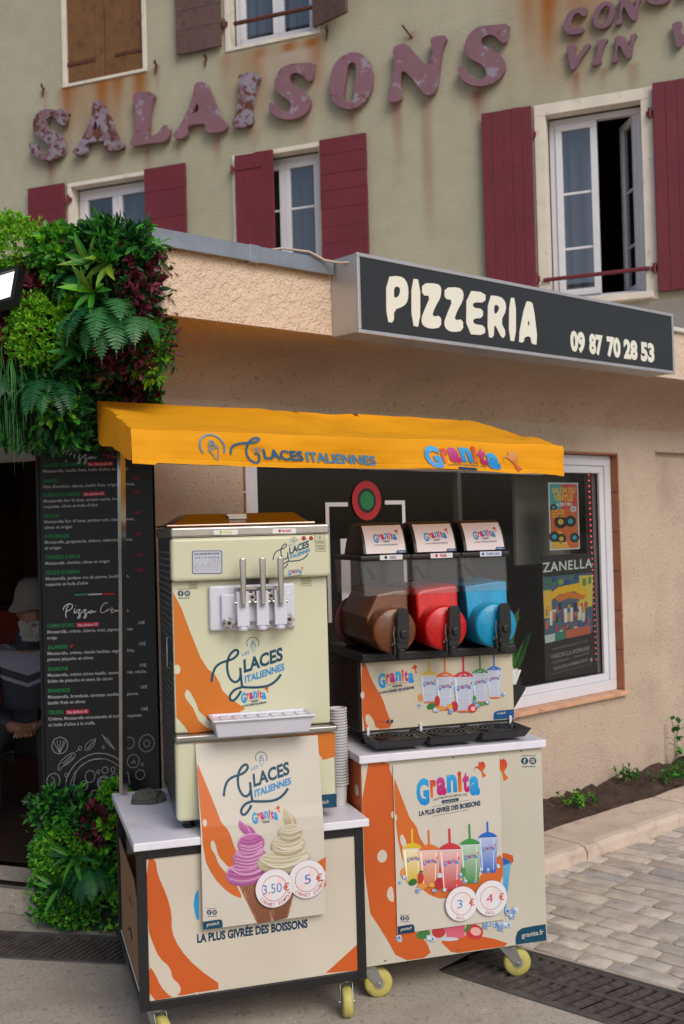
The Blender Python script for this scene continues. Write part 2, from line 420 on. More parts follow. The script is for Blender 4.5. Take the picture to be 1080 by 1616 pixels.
for k in range(3):
    grating(GR, -.2+.57*k, .57, .345, 2, 11, ['double row iron drain grate half hidden under the slush cart','double row iron drain grate just right of the slush cart wheel','double row iron drain grate at the bottom right edge of the photo'][k], 'drain grates across the pavement')
for k in range(3):
    grating(GL, -.96+.62*k, .62, .25, 1, 22, ['narrow slotted drain grate at the far left before the doorway','narrow slotted drain grate before the low plants and door step','narrow slotted drain grate running under the ice cream cart'][k], 'drain grates across the pavement')

# cobbled path: single stones in rows running along the right channel, joints filled with sand
def inside(p, poly):
    r_=False; k=len(poly)
    for i in range(k):
        a,b=poly[i],poly[(i+1)%k]
        if (a[1]>p[1])!=(b[1]>p[1]) and p[0] < (b[0]-a[0])*(p[1]-a[1])/(b[1]-a[1])+a[0]: r_=not r_
    return r_
kerb_y = -.675    # front foot of the kerb in the shop wall's frame
pathpoly = [wp(FW,-1.6,kerb_y+.28)[:2], wp(FW,6,kerb_y+.28)[:2], wp(FW,6,-4.4)[:2], wp(GR,1.5,.362)[:2], wp(GR,-.35,.362)[:2], wp(FW,-1.6,-.8)[:2]]
sb = MB(); sb.add([(*p,.004) for p in pathpoly], [tuple(t) for t in tessellate_polygon([[Vector((*p,0)) for p in pathpoly]])])
tag(sb.build('path_bed', mat('joint_sand', C(178,166,148), .95, var=(9,.15), mottle=[(6,C(150,138,124),.5,.7)], bump=[('noise',160,.5,.004)])), kind='structure')
st = MB(); y = .37; row = 0
cols = [C(190,176,162),C(196,182,168),C(186,172,160),C(200,188,174),C(182,172,162),C(188,178,168),C(168,162,158),C(188,176,164),C(194,184,170)]
while y < 4.4:
    h = rng.uniform(.085,.12); x = -.9+rng.uniform(-.1,.1)
    while x < 4.8:
        L = rng.uniform(.12,.31)
        c4 = [(x+.006+rng.uniform(-.004,.005),y+.005+rng.uniform(-.004,.006)),(x+L-.006+rng.uniform(-.005,.004),y+.005+rng.uniform(-.004,.006)),
              (x+L-.006+rng.uniform(-.005,.004),y+h-.005+rng.uniform(-.006,.004)),(x+.006+rng.uniform(-.004,.005),y+h-.005+rng.uniform(-.006,.004))]
        cw = [wp(GR,*p)[:2] for p in c4]
        if all(inside(p, pathpoly) for p in cw):
            z = rng.uniform(.008,.012); col = rng.choice(cols); k = rng.uniform(.90,1.08); col=tuple(v*k for v in col)
            # eight-sided stone with worn corners and a slightly domed top
            ring=[]
            for i in range(4):
                a,b=cw[i],cw[(i+1)%4]
                for f_ in (.08,.5,.92): ring.append((a[0]*(1-f_)+b[0]*f_+rng.uniform(-.002,.002), a[1]*(1-f_)+b[1]*f_+rng.uniform(-.002,.002)))
            cx=sum(p[0] for p in ring)/12; cy=sum(p[1] for p in ring)/12
            in_=[(cx+(p[0]-cx)*.93, cy+(p[1]-cy)*.9) for p in ring]
            vs=[(*p,.002) for p in ring]+[(*p,z*.8) for p in ring]+[(*p,z+rng.uniform(-.001,.002)) for p in in_]+[(cx,cy,z+.003)]
            fs=[(i,(i+1)%12,12+(i+1)%12,12+i) for i in range(12)]+[(12+i,12+(i+1)%12,24+(i+1)%12,24+i) for i in range(12)]+[(24+i,24+(i+1)%12,36) for i in range(12)]
            st.add(vs,fs,0,col)
        x += L
    y += h; row += 1
tag(st.build('cobbled_path', mat('cobble_stone', rough=.8, attr=True, var=(14,.16), mottle=[(22,C(206,196,180),.6,.78),(5,C(140,130,122),.58,.74)], bump=[('noise',45,.5,.008),('noise',220,.35,.003)]), smooth=True), kind='structure')

# kerb stones (rounded) with joints, and the soil strip behind them
kb = MB(); x = -2.1
prof = [(kerb_y,0),(kerb_y+.004,.055),(kerb_y+.022,.075),(kerb_y+.05,.083),(kerb_y+.30,.088),(kerb_y+.315,.08),(kerb_y+.318,-.02)]
for L in (.62,.97,1.02,.98,1.0,1.0,.95,1.0):
    for xa,xb in ((x+.004,x+L-.004),):
        n_=7; vs=[]; 
        for i in range(n_):
            xx=xa+(xb-xa)*i/(n_-1); e=.006 if i in (0,n_-1) else 0
            vs += [wp(FW,xx,p[0]+(e if j<4 else 0)+rng.uniform(-.003,.003),p[1]-(e if p[1]>0 else 0)) for j,p in enumerate(prof)]
        k=len(prof); fs=[(i*k+j,(i+1)*k+j,(i+1)*k+j+1,i*k+j+1) for i in range(n_-1) for j in range(k-1)]+[tuple(range(k)),tuple((n_-1)*k+j for j in range(k))[::-1]]
        kb.add(vs,fs)
    x += L
STONE = mat('kerb_limestone', C(200,182,164), .8, var=(3,.12), mottle=[(9,C(166,146,128),.52,.72),(30,C(214,200,184),.6,.75)], bump=[('noise',70,.4,.006),('noise',300,.3,.002)])
tag(kb.build('kerb', STONE, fix=True), kind='structure')
sl_ = MB(); nx,ny=160,12
for i in range(nx+1):
    for j in range(ny+1):
        xx=-1.9+7.5*i/nx; yy=kerb_y+.30+(.40*j/ny)
        z=.07+.035*(j/ny)+.045*noise.noise(Vector((xx*5,yy*8,1)))+.022*noise.noise(Vector((xx*21,yy*21,4)))+.012*noise.noise(Vector((xx*60,yy*60,4)))
        sl_.v.append(wp(FW,xx,yy,z)); sl_.c.append((1,1,1))
sl_.f=[(i*(ny+1)+j,(i+1)*(ny+1)+j,(i+1)*(ny+1)+j+1,i*(ny+1)+j+1) for i in range(nx) for j in range(ny)]; sl_.m=[0]*len(sl_.f)
tag(sl_.build('soil_bed', mat('dark_soil', C(78,58,48), .95, var=(16,.35), mottle=[(60,C(42,32,28),.5,.62),(90,C(122,100,84),.66,.72)], bump=[('noise',90,.8,.012),('noise',300,.6,.004)]), smooth=True), kind='structure')

# ------------------------------------------------------------------ walls with openings
def wall_grid(m, x0, x1, z0, z1, holes, y=0, step=.5, colfn=None, mi=0, thick=.25, rev_mi=None, back=True):
    """front sheet as a grid with openings, reveals through the thickness, plain back sheet"""
    def cuts(a,b,extra,st):
        e=sorted({round(a,4),round(b,4),*[round(v,4) for v in extra if a<v<b]}); o=[]
        for p,q in zip(e,e[1:]):
            k=max(1,int(math.ceil((q-p)/st))); o+=[p+(q-p)*i/k for i in range(k)]
        return o+[b]
    def sheet(yy, st, cf, flip):
        X=cuts(x0,x1,[h[0] for h in holes]+[h[1] for h in holes],st); Z=cuts(z0,z1,[h[2] for h in holes]+[h[3] for h in holes],st)
        nz=len(Z); vs=[(a,yy,b) for a in X for b in Z]; fs=[]
        for i in range(len(X)-1):
            for j in range(nz-1):
                cx,cz=(X[i]+X[i+1])/2,(Z[j]+Z[j+1])/2
                if any(h[0]<cx<h[1] and h[2]<cz<h[3] for h in holes): continue
                f=(i*nz+j,(i+1)*nz+j,(i+1)*nz+j+1,i*nz+j+1); fs.append(f[::-1] if flip else f)
        m.add(vs,fs,mi,[cf(a,b) for a in X for b in Z] if cf else None)
    sheet(y, step, colfn, False)
    if back: sheet(y+thick, 1.5, (lambda a,b:(1,1,1)) if colfn else None, True)
    r=mi if rev_mi is None else rev_mi; w=(.55,.53,.45) if colfn else None
    for a,b,c,d in holes:
        for q in ([(a,y,c),(a,y+thick,c),(a,y+thick,d),(a,y,d)],[(b,y,c),(b,y,d),(b,y+thick,d),(b,y+thick,c)],[(a,y,d),(a,y+thick,d),(b,y+thick,d),(b,y,d)],[(a,y,c),(b,y,c),(b,y+thick,c),(a,y+thick,c)]):
            m.quad(*q,r,w)

# ------------------------------------------------------------------ the shop (single-storey annex)
shop = thing('shop_building', 'low pink-beige rendered shop annex with flat roof behind the two carts', 'shop', 1.087, 6.249, 0, 41.5)
RENDER = mat('rough_render', C(194,173,152), .9, var=(2.5,.08), mottle=[(48,C(140,118,100),.58,.68),(3,C(172,152,134),.5,.8)], bump=[('noise',75,.75,.010),('noise',190,.7,.005)])
FASCIA = mat('fascia_render', C(222,198,174), .9, var=(3,.06), mottle=[(16,C(202,174,146),.62,.75)], bump=[('noise',38,.8,.018),('noise',110,.9,.010),('voronoi',70,.25,.008)])
SOFFIT = mat('soffit_warm_glow', C(192,164,136), .9, var=(2.5,.08), mottle=[(48,C(140,112,88),.58,.68),(3,C(172,148,124),.5,.8)], bump=[('noise',75,.75,.010),('noise',190,.7,.005)])  # render colour warmed to imitate orange light bounced off the canopy
m = MB(); wall_grid(m, -2.486, 1.225, -.05, 2.46, [(-2.03,.815,.60,2.065)], step=.6, thick=.25)
m.box(1.225,1.2255,0,.045,-.05,2.46)
wall_grid(m, 1.2255, 3.6, -.05, 2.46, [], y=.045, step=1, thick=.2)
m.box(1.2255,3.6,-.0005,.045,2.085,2.46)
m.build('wall', RENDER, shop, FW)
# short wall carrying the menu, then the doorway, then wall again
m = MB(); m.box(-.585,0.0,0,.22,-.05,2.46); m.box(-2.6,-.5851,0,.22,2.0,2.46); m.box(-3.4,-2.6,0,.22,-.05,2.46)
m.build('door_wall', RENDER, shop, FD)
m = MB(); m.box(-2.6,-.586,-.012,.0,1.99,2.05); m.build('door_lintel', mat('lintel_grey', C(150,146,140), .7, var=(5,.1)), shop, FD)
m = MB(); m.box(-2.6,-.586,-.03,.24,.0,.115); m.build('door_step', CONC, shop, FD, bevel=.006)
m = MB(); m.box(-2.58,-.60,-.034,.02,.116,.128); m.build('threshold_strip', STEEL, shop, FD)
# roof slab with the rendered fascia
pA=wp(FW,-2.78,-.48)[:2]; pB=wp(FW,3.7,-.48)[:2]; dl=wp(FD,-3.4,-.47)[:2]; dc=wp(FD,.27,-.47)[:2]
bk=wp(FH,1.5,-.03)[:2]; bl=wp(FH,-4.2,-.03)[:2]
roofp=[pA,pB,bk,bl,dl,dc]
m = MB(); m.prism(roofp,2.458,2.725,'xy'); m.build('fascia', FASCIA, shop, Matrix(), fix=True)
pf=[(-.472,2.4575),(-.472,2.455),(-.30,2.452),(-.18,2.438),(-.10,2.408),(-.045,2.36),(-.015,2.30),(-.001,2.22),(.02,2.22),(.02,2.4575)]
m = MB(); m.prism(pf,-2.74,3.6,'yz'); m.build('soffit', SOFFIT, shop, FW, smooth=True, fix=True)
m = MB(); m.prism([wp(FW,-2.7405,-.472)[:2],wp(FW,-2.7405,.02)[:2],wp(FD,-3.3,.02)[:2],wp(FD,-3.3,-.46)[:2],wp(FD,.25,-.46)[:2]],2.449,2.4575,'xy'); m.build('soffit', SOFFIT, shop, Matrix(), fix=True)
m = MB(); m.box(-2.79,-1.912,-.505,-.42,2.727,2.731); m.box(-2.79,-1.912,-.512,-.500,2.735-.032,2.767); m.box(-2.79,-1.912,-.5,-.42,2.7311,2.767)
for xx in (-2.35,): m.box(xx,xx+.05,-.5145,-.42,2.70,2.7695)
m.build('coping', ZINC, shop, FW, bevel=.003)
m = MB(); m.box(.44,3.7,-.505,-.2,2.727,2.752); m.build('coping', mat('pale_coping', C(210,204,198), .7, var=(4,.08)), shop, FW, bevel=.004)
# shop window: tiled reveal, white frame, pane, dark room
TILE = mat('terracotta_tile', C(156,98,68), .6, var=(5,.15), mottle=[(10,C(128,76,52),.5,.7)], bump=[('noise',60,.3,.003)])
m = MB()
for k in range(6):
    z0=.625+.24*k; m.box(.803,.8145,-.004,.115,z0+.002,z0+.236); m.box(-2.0295,-2.018,-.004,.115,z0+.002,z0+.236)
for k in range(12): m.box(-2.018+.235*k+.001,-2.018+.235*(k+1)-.001,-.004,.115,2.053,2.0645)
m.build('tile_reveal', TILE, shop, FW, bevel=.002)
m = MB()
for k in range(10): m.box(-2.03+.2845*k+.001,-2.03+.2845*(k+1)-.001,-.035,.118,.592,.618)
m.build('sill', mat('sill_tile', C(206,160,128), .6, var=(6,.12), mottle=[(8,C(178,124,92),.5,.7)], bump=[('noise',60,.25,.003)]), shop, FW, bevel=.005)
wn = MB(); a,b,c,d=-2.016,.801,.619,2.051
def frame_bars(mb,a,b,c,d,w,y0,y1,mi=0):
    mb.box(a,b,y0,y1,d-w,d,mi); mb.box(a,b,y0,y1,c,c+w,mi); mb.box(a,a+w,y0,y1,c+w,d-w,mi); mb.box(b-w,b,y0,y1,c+w,d-w,mi)
frame_bars(wn,a,b,c,d,.062,.045,.115); frame_bars(wn,a+.0625,b-.0625,c+.0625,d-.0625,.045,.055,.112)
win = wn.build('window', WHITE_PVC, shop, FW, bevel=.004)
gl_ = MB(); gl_.quad((a+.107,.081,c+.107),(b-.107,.081,c+.107),(b-.107,.081,d-.107),(a+.107,.081,d-.107)); gl_.build('pane', glass('shop_glass',(.80,.82,.80),.015,1.5,.006), win, FW)
gk = MB(); frame_bars(gk,a+.1072,b-.1072,c+.1072,d-.1072,.008,.07,.0775); gk.build('gasket', BLACK_PL, win, FW)
# white outline printed on the pane around the round emblem
for grp in ([(-1.49,-1.345,1.757,1.777),(-1.49,-1.468,1.20,1.757)],[(-1.095,-.953,1.765,1.785),(-.975,-.953,1.20,1.765)],[(-1.40,-1.34,1.20,1.60)]):
    fl = MB()
    for q in grp: fl.box(q[0],q[1],.0750,.0765,q[2],q[3])
    fl.build('vinyl_outline', mat('white_vinyl', C(214,208,206), .5, var=(4,.04)), win, FW)
pe = MB(); pe.lathe([(.098,.0735),(.098,.0755)],(-1.22,0,1.785),'y',40,0); pe.lathe([(.062,.0728),(.062,.0734)],(-1.22,0,1.785),'y',36,1); pe.lathe([(.046,.0720),(.046,.0727)],(-1.22,0,1.785),'y',36,2)
pe.build('round_emblem', [mat('emblem_red', C(176,34,38), .5, var=(6,.05)),mat('emblem_black', C(34,32,30), .5, var=(6,.05)),mat('emblem_green', C(30,118,58), .5, var=(6,.05))], win, FW)
# the dark room behind
DL=wp(FD,-3.3,.23)[:2]; A_=wp(FW,-2.25,.26)[:2]; WR=wp(FW,1.2,.26)[:2]; B1=wp(FW,1.2,1.7)[:2]; B2=wp(FD,-3.3,3.4)[:2]
rp=[DL,A_,WR,B1,B2]
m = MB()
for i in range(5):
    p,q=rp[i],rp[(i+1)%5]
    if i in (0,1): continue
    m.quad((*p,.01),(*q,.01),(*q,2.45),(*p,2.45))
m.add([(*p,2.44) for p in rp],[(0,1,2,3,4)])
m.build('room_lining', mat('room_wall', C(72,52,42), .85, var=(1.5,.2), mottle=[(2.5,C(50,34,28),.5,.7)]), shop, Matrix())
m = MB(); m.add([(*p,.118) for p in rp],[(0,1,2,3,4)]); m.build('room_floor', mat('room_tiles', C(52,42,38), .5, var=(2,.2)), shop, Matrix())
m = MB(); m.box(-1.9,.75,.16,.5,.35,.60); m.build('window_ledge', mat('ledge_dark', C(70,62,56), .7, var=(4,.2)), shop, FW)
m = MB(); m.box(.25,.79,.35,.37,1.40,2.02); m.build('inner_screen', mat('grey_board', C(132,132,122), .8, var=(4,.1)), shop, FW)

# counter and shelf inside the doorway
t = thing('bar_counter', 'dark reddish bar counter deep inside the open doorway', 'counter', *wp(FD,-1.6,2.4,.118), -21.5)
m = MB(); m.box(-1.4,1.0,0,.5,0,1.02); m.build('counter_body', mat('counter_red', C(110,40,30), .6, var=(4,.2)), t, bevel=.01)
m = MB(); m.box(-1.45,1.05,-.04,.54,1.021,1.06); m.build('counter_top', mat('counter_dark', C(40,32,30), .4, var=(5,.2)), t, bevel=.006)
sh = thing('wall_shelf', 'wooden back shelf above the bar inside the doorway', 'shelf', *wp(FD,-1.6,3.25,1.42), -21.5)
m = MB(); m.box(-1.2,1.0,-.2,.05,0,.03); m.box(-1.2,-1.17,-.18,.05,-.25,0); m.box(.97,1.0,-.18,.05,-.25,0); m.build('board', mat('shelf_wood', C(96,66,46), .6, var=(5,.2)), sh)
bt = MB(); bt.lathe([(0,.0),(.036,.001),(.037,.17),(.03,.2),(.014,.235),(.013,.29),(.016,.291),(.016,.30),(0,.301)],n=16)
b0 = tag(bt.build('bottle', mat('bottle_glass', C(70,90,60), .15, var=(3,.1)), smooth=True), 'dark bottle standing on the back shelf inside the doorway', 'bottle', 'bottles on the back shelf')
b0.location = wp(FD,-1.0,3.17,1.45)
for k in range(1,8):
    b=b0.copy(); COL.objects.link(b); b.location = wp(FD,-1.0-.14*k,3.17,1.45)

# ------------------------------------------------------------------ the old house
house = thing('old_house', 'tall greenish-grey rendered old house with red shutters behind the shop', 'house', 2.184, 9.2, 0, -21.5)
BASE=C(166,163,141)
streak=[]   # (x, top z, length, width, colour, strength)
RST=C(146,88,26); RDS=C(132,66,52); PAL=C(190,180,176)
def house_col(x, z):
    c=list(BASE)
    n1=noise.noise(Vector((x*1.1,z*.5,3))); n2=noise.noise(Vector((x*7,z*1.2,9))); n3=noise.noise(Vector((x*2.2,z*2.2,15)))
    k=1+.07*n1+.05*n3; c=[v*k for v in c]
    def mix(col,a):
        a=max(0,min(1,a))
        for i in range(3): c[i]=c[i]*(1-a)+col[i]*a
    for (xa,xb,zt,ln,col,s_) in [(-5.25,-4.25,6.18,.95,RST,.95),(-3.42,-2.4,6.18,.85,RST,.85),(-3.0,-2.55,6.1,.5,PAL,.55),(-.55,-.02,6.6,1.4,RST,1.5),(.05,.6,6.6,1.1,RST,1.3),(-.75,.1,6.3,1.5,RST,.35),(-6.6,-5.6,6.0,1.4,C(150,150,136),.3)]:
        if xa-.1<x<xb+.1 and z<zt:
            e=min(1,max(0,(x-xa+.1)/.15))*min(1,max(0,(xb+.1-x)/.15)); f=max(0,1-(zt-z)/ln)
            mix(col, s_*e*f**1.2*(.45+.9*max(0,n2+.35)))
    for (xs,zt,ln,w) in [(-5.42,5.45,.35,.05),(-4.68,5.42,.3,.06),(-4.28,5.42,.34,.04),(-3.93,5.43,.22,.015),(-3.52,5.42,.34,.04),(-3.15,5.42,.25,.06),(-2.62,5.42,.3,.06),(-2.15,5.42,.35,.05),(-1.72,5.42,.75,.035),(-1.45,5.42,1.35,.04),(-.98,5.42,.35,.06),(-.14,5.42,.25,.03),(.08,5.42,.2,.03),(.33,5.42,.3,.035),(-4.15,6.2,.3,.02),(-5.47,6.18,.3,.02),(-1.56,6.03,.15,.06)]:
        if z<zt and abs(x-xs)<w*3:
            f=max(0,1-(zt-z)/ln); mix(RDS,1.0*f*math.exp(-((x-xs)/w)**2)*(.7+.5*n2))
    if z<3.45: mix(C(140,136,130),min(1,(3.45-z)/.05))
    return tuple(c)
HOLES=[(-5.24,-4.29,6.19,7.5),(-3.38,-2.47,6.21,7.55),(-5.19,-4.285,3.7,5.17),(-3.34,-2.46,3.55,5.17),(-.44,.40,3.50,5.13)]
m = MB(); wall_grid(m,-11.2,3.2,2.0,8.6,HOLES,step=.045,colfn=house_col,thick=.3)
HW = mat('old_render', rough=.92, attr=True, var=(6,.05), mottle=[(170,C(120,116,96),.62,.75)], bump=[('noise',140,.6,.006),('noise',36,.35,.01)])
m.build('wall', HW, house, FH)
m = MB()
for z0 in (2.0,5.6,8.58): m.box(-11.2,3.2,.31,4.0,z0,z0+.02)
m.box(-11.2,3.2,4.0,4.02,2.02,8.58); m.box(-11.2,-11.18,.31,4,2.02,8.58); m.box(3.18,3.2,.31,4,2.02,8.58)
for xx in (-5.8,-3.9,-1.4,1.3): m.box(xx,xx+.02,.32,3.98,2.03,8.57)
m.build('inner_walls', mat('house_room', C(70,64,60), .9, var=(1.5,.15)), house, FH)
m = MB(); m.box(-11.4,3.4,-.35,.3,8.6,8.72); m.build('eave', mat('eave_tile', C(150,100,80), .8, var=(5,.2)), house, FH)
SURR = mat('old_white_paint', C(214,206,192), .75, var=(5,.08), mottle=[(9,C(168,146,122),.6,.75)], bump=[('noise',50,.3,.004)])
HGLASS = glass('house_glass',(.55,.58,.62),.02,2.5,.02)
IRONR = mat('rusty_iron', C(96,58,44), .8, .3, var=(30,.3))
def house_window(a,b,c,d,surr=.055,bottom=True,bars=(),open_right=0,closed=False,sill=False):
    s_=MB(); y0=-.012
    s_.box(a-surr,a,y0,.11,c,d); s_.box(b,b+surr,y0,.11,c,d); s_.box(a-surr,b+surr,y0,.11,d,d+surr)
    if bottom: s_.box(a-surr,b+surr,y0-.004,.11,c-surr*.7,c)
    s_.build('window_surround', SURR, house, FH, bevel=.004)
    if closed: return
    f=MB(); frame_bars(f,a+.002,b-.002,c+.002,d-.002,.05,.14,.2)
    mid=(a+b)/2
    w=f.build('window', WHITE_PVC, house, FH, bevel=.004)
    def leaf(x0,x1,name='casement'):
        q=MB(); frame_bars(q,x0,x1,c+.055,d-.055,.055,.125,.175)
        for zz in bars: q.box(x0+.055,x1-.055,.14,.16,zz-.011,zz+.011)
        return q, (x0+.055,x1-.055,c+.11,d-.11)
    q,g1=leaf(a+.055,mid+.012)
    q.build('casement', WHITE_PVC, w, FH, bevel=.004)
    p=MB(); p.quad((g1[0],.15,g1[2]),(g1[1],.15,g1[2]),(g1[1],.15,g1[3]),(g1[0],.15,g1[3])); p.build('pane', HGLASS, w, FH)
    q,g1=leaf(mid+.014,b-.055)
    F2=FH
    if open_right:
        F2 = FH @ Matrix.Translation((b-.055,.15,0)) @ Matrix.Rotation(-R(open_right),4,'Z') @ Matrix.Translation((-(b-.055),-.15,0))
    q.build('casement', WHITE_PVC, w, F2, bevel=.004)
    p=MB(); p.quad((g1[0],.15,g1[2]),(g1[1],.15,g1[2]),(g1[1],.15,g1[3]),(g1[0],.15,g1[3])); p.build('pane', HGLASS, w, F2)
    if sill:
        p=MB(); p.box(a-.05,b+.06,-.05,.13,c-.06,c-.001); p.build('sill', SURR, w, FH, bevel=.008)
def shutter(x0,x1,z0,z1,m_,planks=5,vertical=True,y=-.062,hinge=None,straps=(),ang=0,pivot=None,label=None,battens=True):
    q=MB()
    L=(x1-x0) if vertical else (z1-z0)
    e=[0]+sorted(rng.uniform(-.02,.02)*L/2+L*k/planks for k in range(1,planks))+[L]
    for i in range(planks):
        a_,b_=e[i]+.0015,e[i+1]-.0015; j=rng.uniform(-.002,.002)
        if vertical: q.box(x0+a_,x0+b_,y+j,y+.03,z0+rng.uniform(-.003,.003),z1+rng.uniform(-.003,.003))
        else: q.box(x0+rng.uniform(-.002,.002),x1+rng.uniform(-.002,.002),y+j,y+.03,z0+a_,z0+b_)
    q.box(x0+.004,x1-.004,y+.004,y+.028,z0+.004,z1-.004)
    F2=FH
    if ang: F2=FH @ Matrix.Translation((pivot,0,0)) @ Matrix.Rotation(R(ang),4,'Z') @ Matrix.Translation((-pivot,0,0))
    o=q.build('shutter', m_, house, F2, bevel=.003)
    for zz in straps:
        s_=MB(); xa,xb=(x0-.03,x0+(x1-x0)*.72) if hinge=='L' else (x0+(x1-x0)*.28,x1+.03)
        s_.box(xa,xb,y-.009,y-.002,zz-.016,zz+.016); s_.tube([((x0-.03 if hinge=='L' else x1+.03),y,zz-.04),((x0-.03 if hinge=='L' else x1+.03),y,zz+.04)],.014,8)
        s_.build('strap_hinge', m_ if m_ is not BRW else IRONR, o, F2)
    if label: o['label']=label
    return o
REDP = mat('red_shutter_paint', C(104,30,42), .6, var=(3,.1), mottle=[(18,C(84,22,32),.55,.72),(46,C(130,56,60),.68,.75)], bump=[('noise',24,.3,.004)])
BRW = mat('weathered_wood', C(112,76,42), .8, var=(4,.15), mottle=[(12,C(84,56,32),.5,.7),(36,C(136,104,70),.62,.72)], bump=[('noise',40,.4,.004)])
MAUVE = mat('brown_mauve_paint', C(96,72,66), .7, var=(4,.12), mottle=[(14,C(76,56,52),.5,.7)], bump=[('noise',26,.35,.004)])
house_window(-5.20,-4.31,6.195,7.48,.045,closed=True)
shutter(-5.195,-4.762,6.20,7.47,BRW,4,True,y=.02,hinge='L',straps=(6.40,),label='weathered brown plank shutter, closed')
shutter(-4.758,-4.315,6.20,7.47,BRW,4,True,y=.022,hinge='R',straps=(6.40,),label='weathered brown plank shutter, closed')
house_window(-3.36,-2.48,6.22,7.5,.045)
shutter(-3.905,-3.425,6.235,7.5,MAUVE,6,False,label='faded brown shutter folded open on the wall')
shutter(-2.47,-2.05,6.235,7.5,MAUVE,5,False,ang=-22,pivot=-2.47,y=-.05,label='faded brown shutter standing half open')
house_window(-5.18,-4.295,3.72,5.15,.04)
shutter(-5.66,-5.225,3.72,5.19,REDP,6,False,label='dull red plank shutter folded open'); shutter(-4.295,-3.845,3.72,5.19,REDP,6,False,label='dull red plank shutter folded open')
house_window(-3.32,-2.48,3.57,5.15,.045,bars=(4.66,))
shutter(-3.318,-2.925,3.60,5.18,REDP,4,True,hinge='L',straps=(5.05,),y=-.05,label='red board shutter closed over the left half of its window')
shutter(-2.45,-2.0,3.60,5.19,REDP,10,False,label='dull red plank shutter folded open')
house_window(-.40,.385,3.52,5.10,.095,bars=(4.45,3.98),open_right=62,sill=True)
shutter(-.94,-.505,3.55,5.185,REDP,5,True,label='red board shutter folded open left of the tall window'); shutter(.485,.95,3.50,5.20,REDP,5,True,label='red board shutter folded open right of the tall window')
for x_,z_ in ((-.51,4.95),(.46,4.97),(-.51,3.72),(.46,3.7),(-5.19,5.02),(-3.40,6.45)):
    q=MB(); q.tube([(x_,-.04,z_-.04),(x_,-.04,z_+.04)],.016,8); q.box(x_-.03,x_+.03,-.03,-.013,z_-.02,z_+.02); q.build('shutter_pin', REDP if z_<6 else IRONR, house, FH)
q=MB(); q.tube([(-.45,-.03,3.70),(.42,-.03,3.705)],.017,10); q.build('window_rail', REDP, house, FH)
q=MB(); q.tube([(-3.30,-.02,6.435),(-2.46,-.02,6.435)],.02,10); q.build('window_rail', IRONR, house, FH)
for x_,z_ in ((-5.475,6.2),(-4.155,6.2),(-3.61,6.17),(-2.36,6.19)):
    q=MB(); q.tube([(x_,0,z_),(x_,-.05,z_+.005),(x_+.02,-.07,z_+.02),(x_+.035,-.07,z_-.03)],[.01,.009,.009,.006],8); q.tube([(x_,-.012,z_+.01),(x_-.01,-.015,z_-.08)],[.012,.006],8)
    q.build('shutter_hook', IRONR, house, FH)
q=MB(); q.tube([(-1.555,0,5.98),(-1.62,-.09,6.07)],.009,8); q.build('iron_spike', IRONR, house, FH)

for a_,b_,c_,d_ in ((-.36,-.02,3.55,5.08),(-4.72,-4.34,3.75,5.1),(-2.86,-2.66,3.6,5.1),(-3.3,-3.0,6.25,7.45),(-2.85,-2.55,6.25,7.45)):  # pale sheets added behind the panes to imitate their bluish reflection
    q=MB(); n_=24
    for k in range(n_):
        xa,xb=a_+(b_-a_)*k/n_,a_+(b_-a_)*(k+1)/n_; f=lambda x_: .27+.016*math.sin(x_*60)
        q.quad((xa,f(xa),c_),(xb,f(xb),c_),(xb,f(xb),d_),(xa,f(xa),d_))
    q.build('reflection_sheet', mat('reflection_grey',C(126,128,140),.9,var=(3,.08)), house, FH, smooth=True)
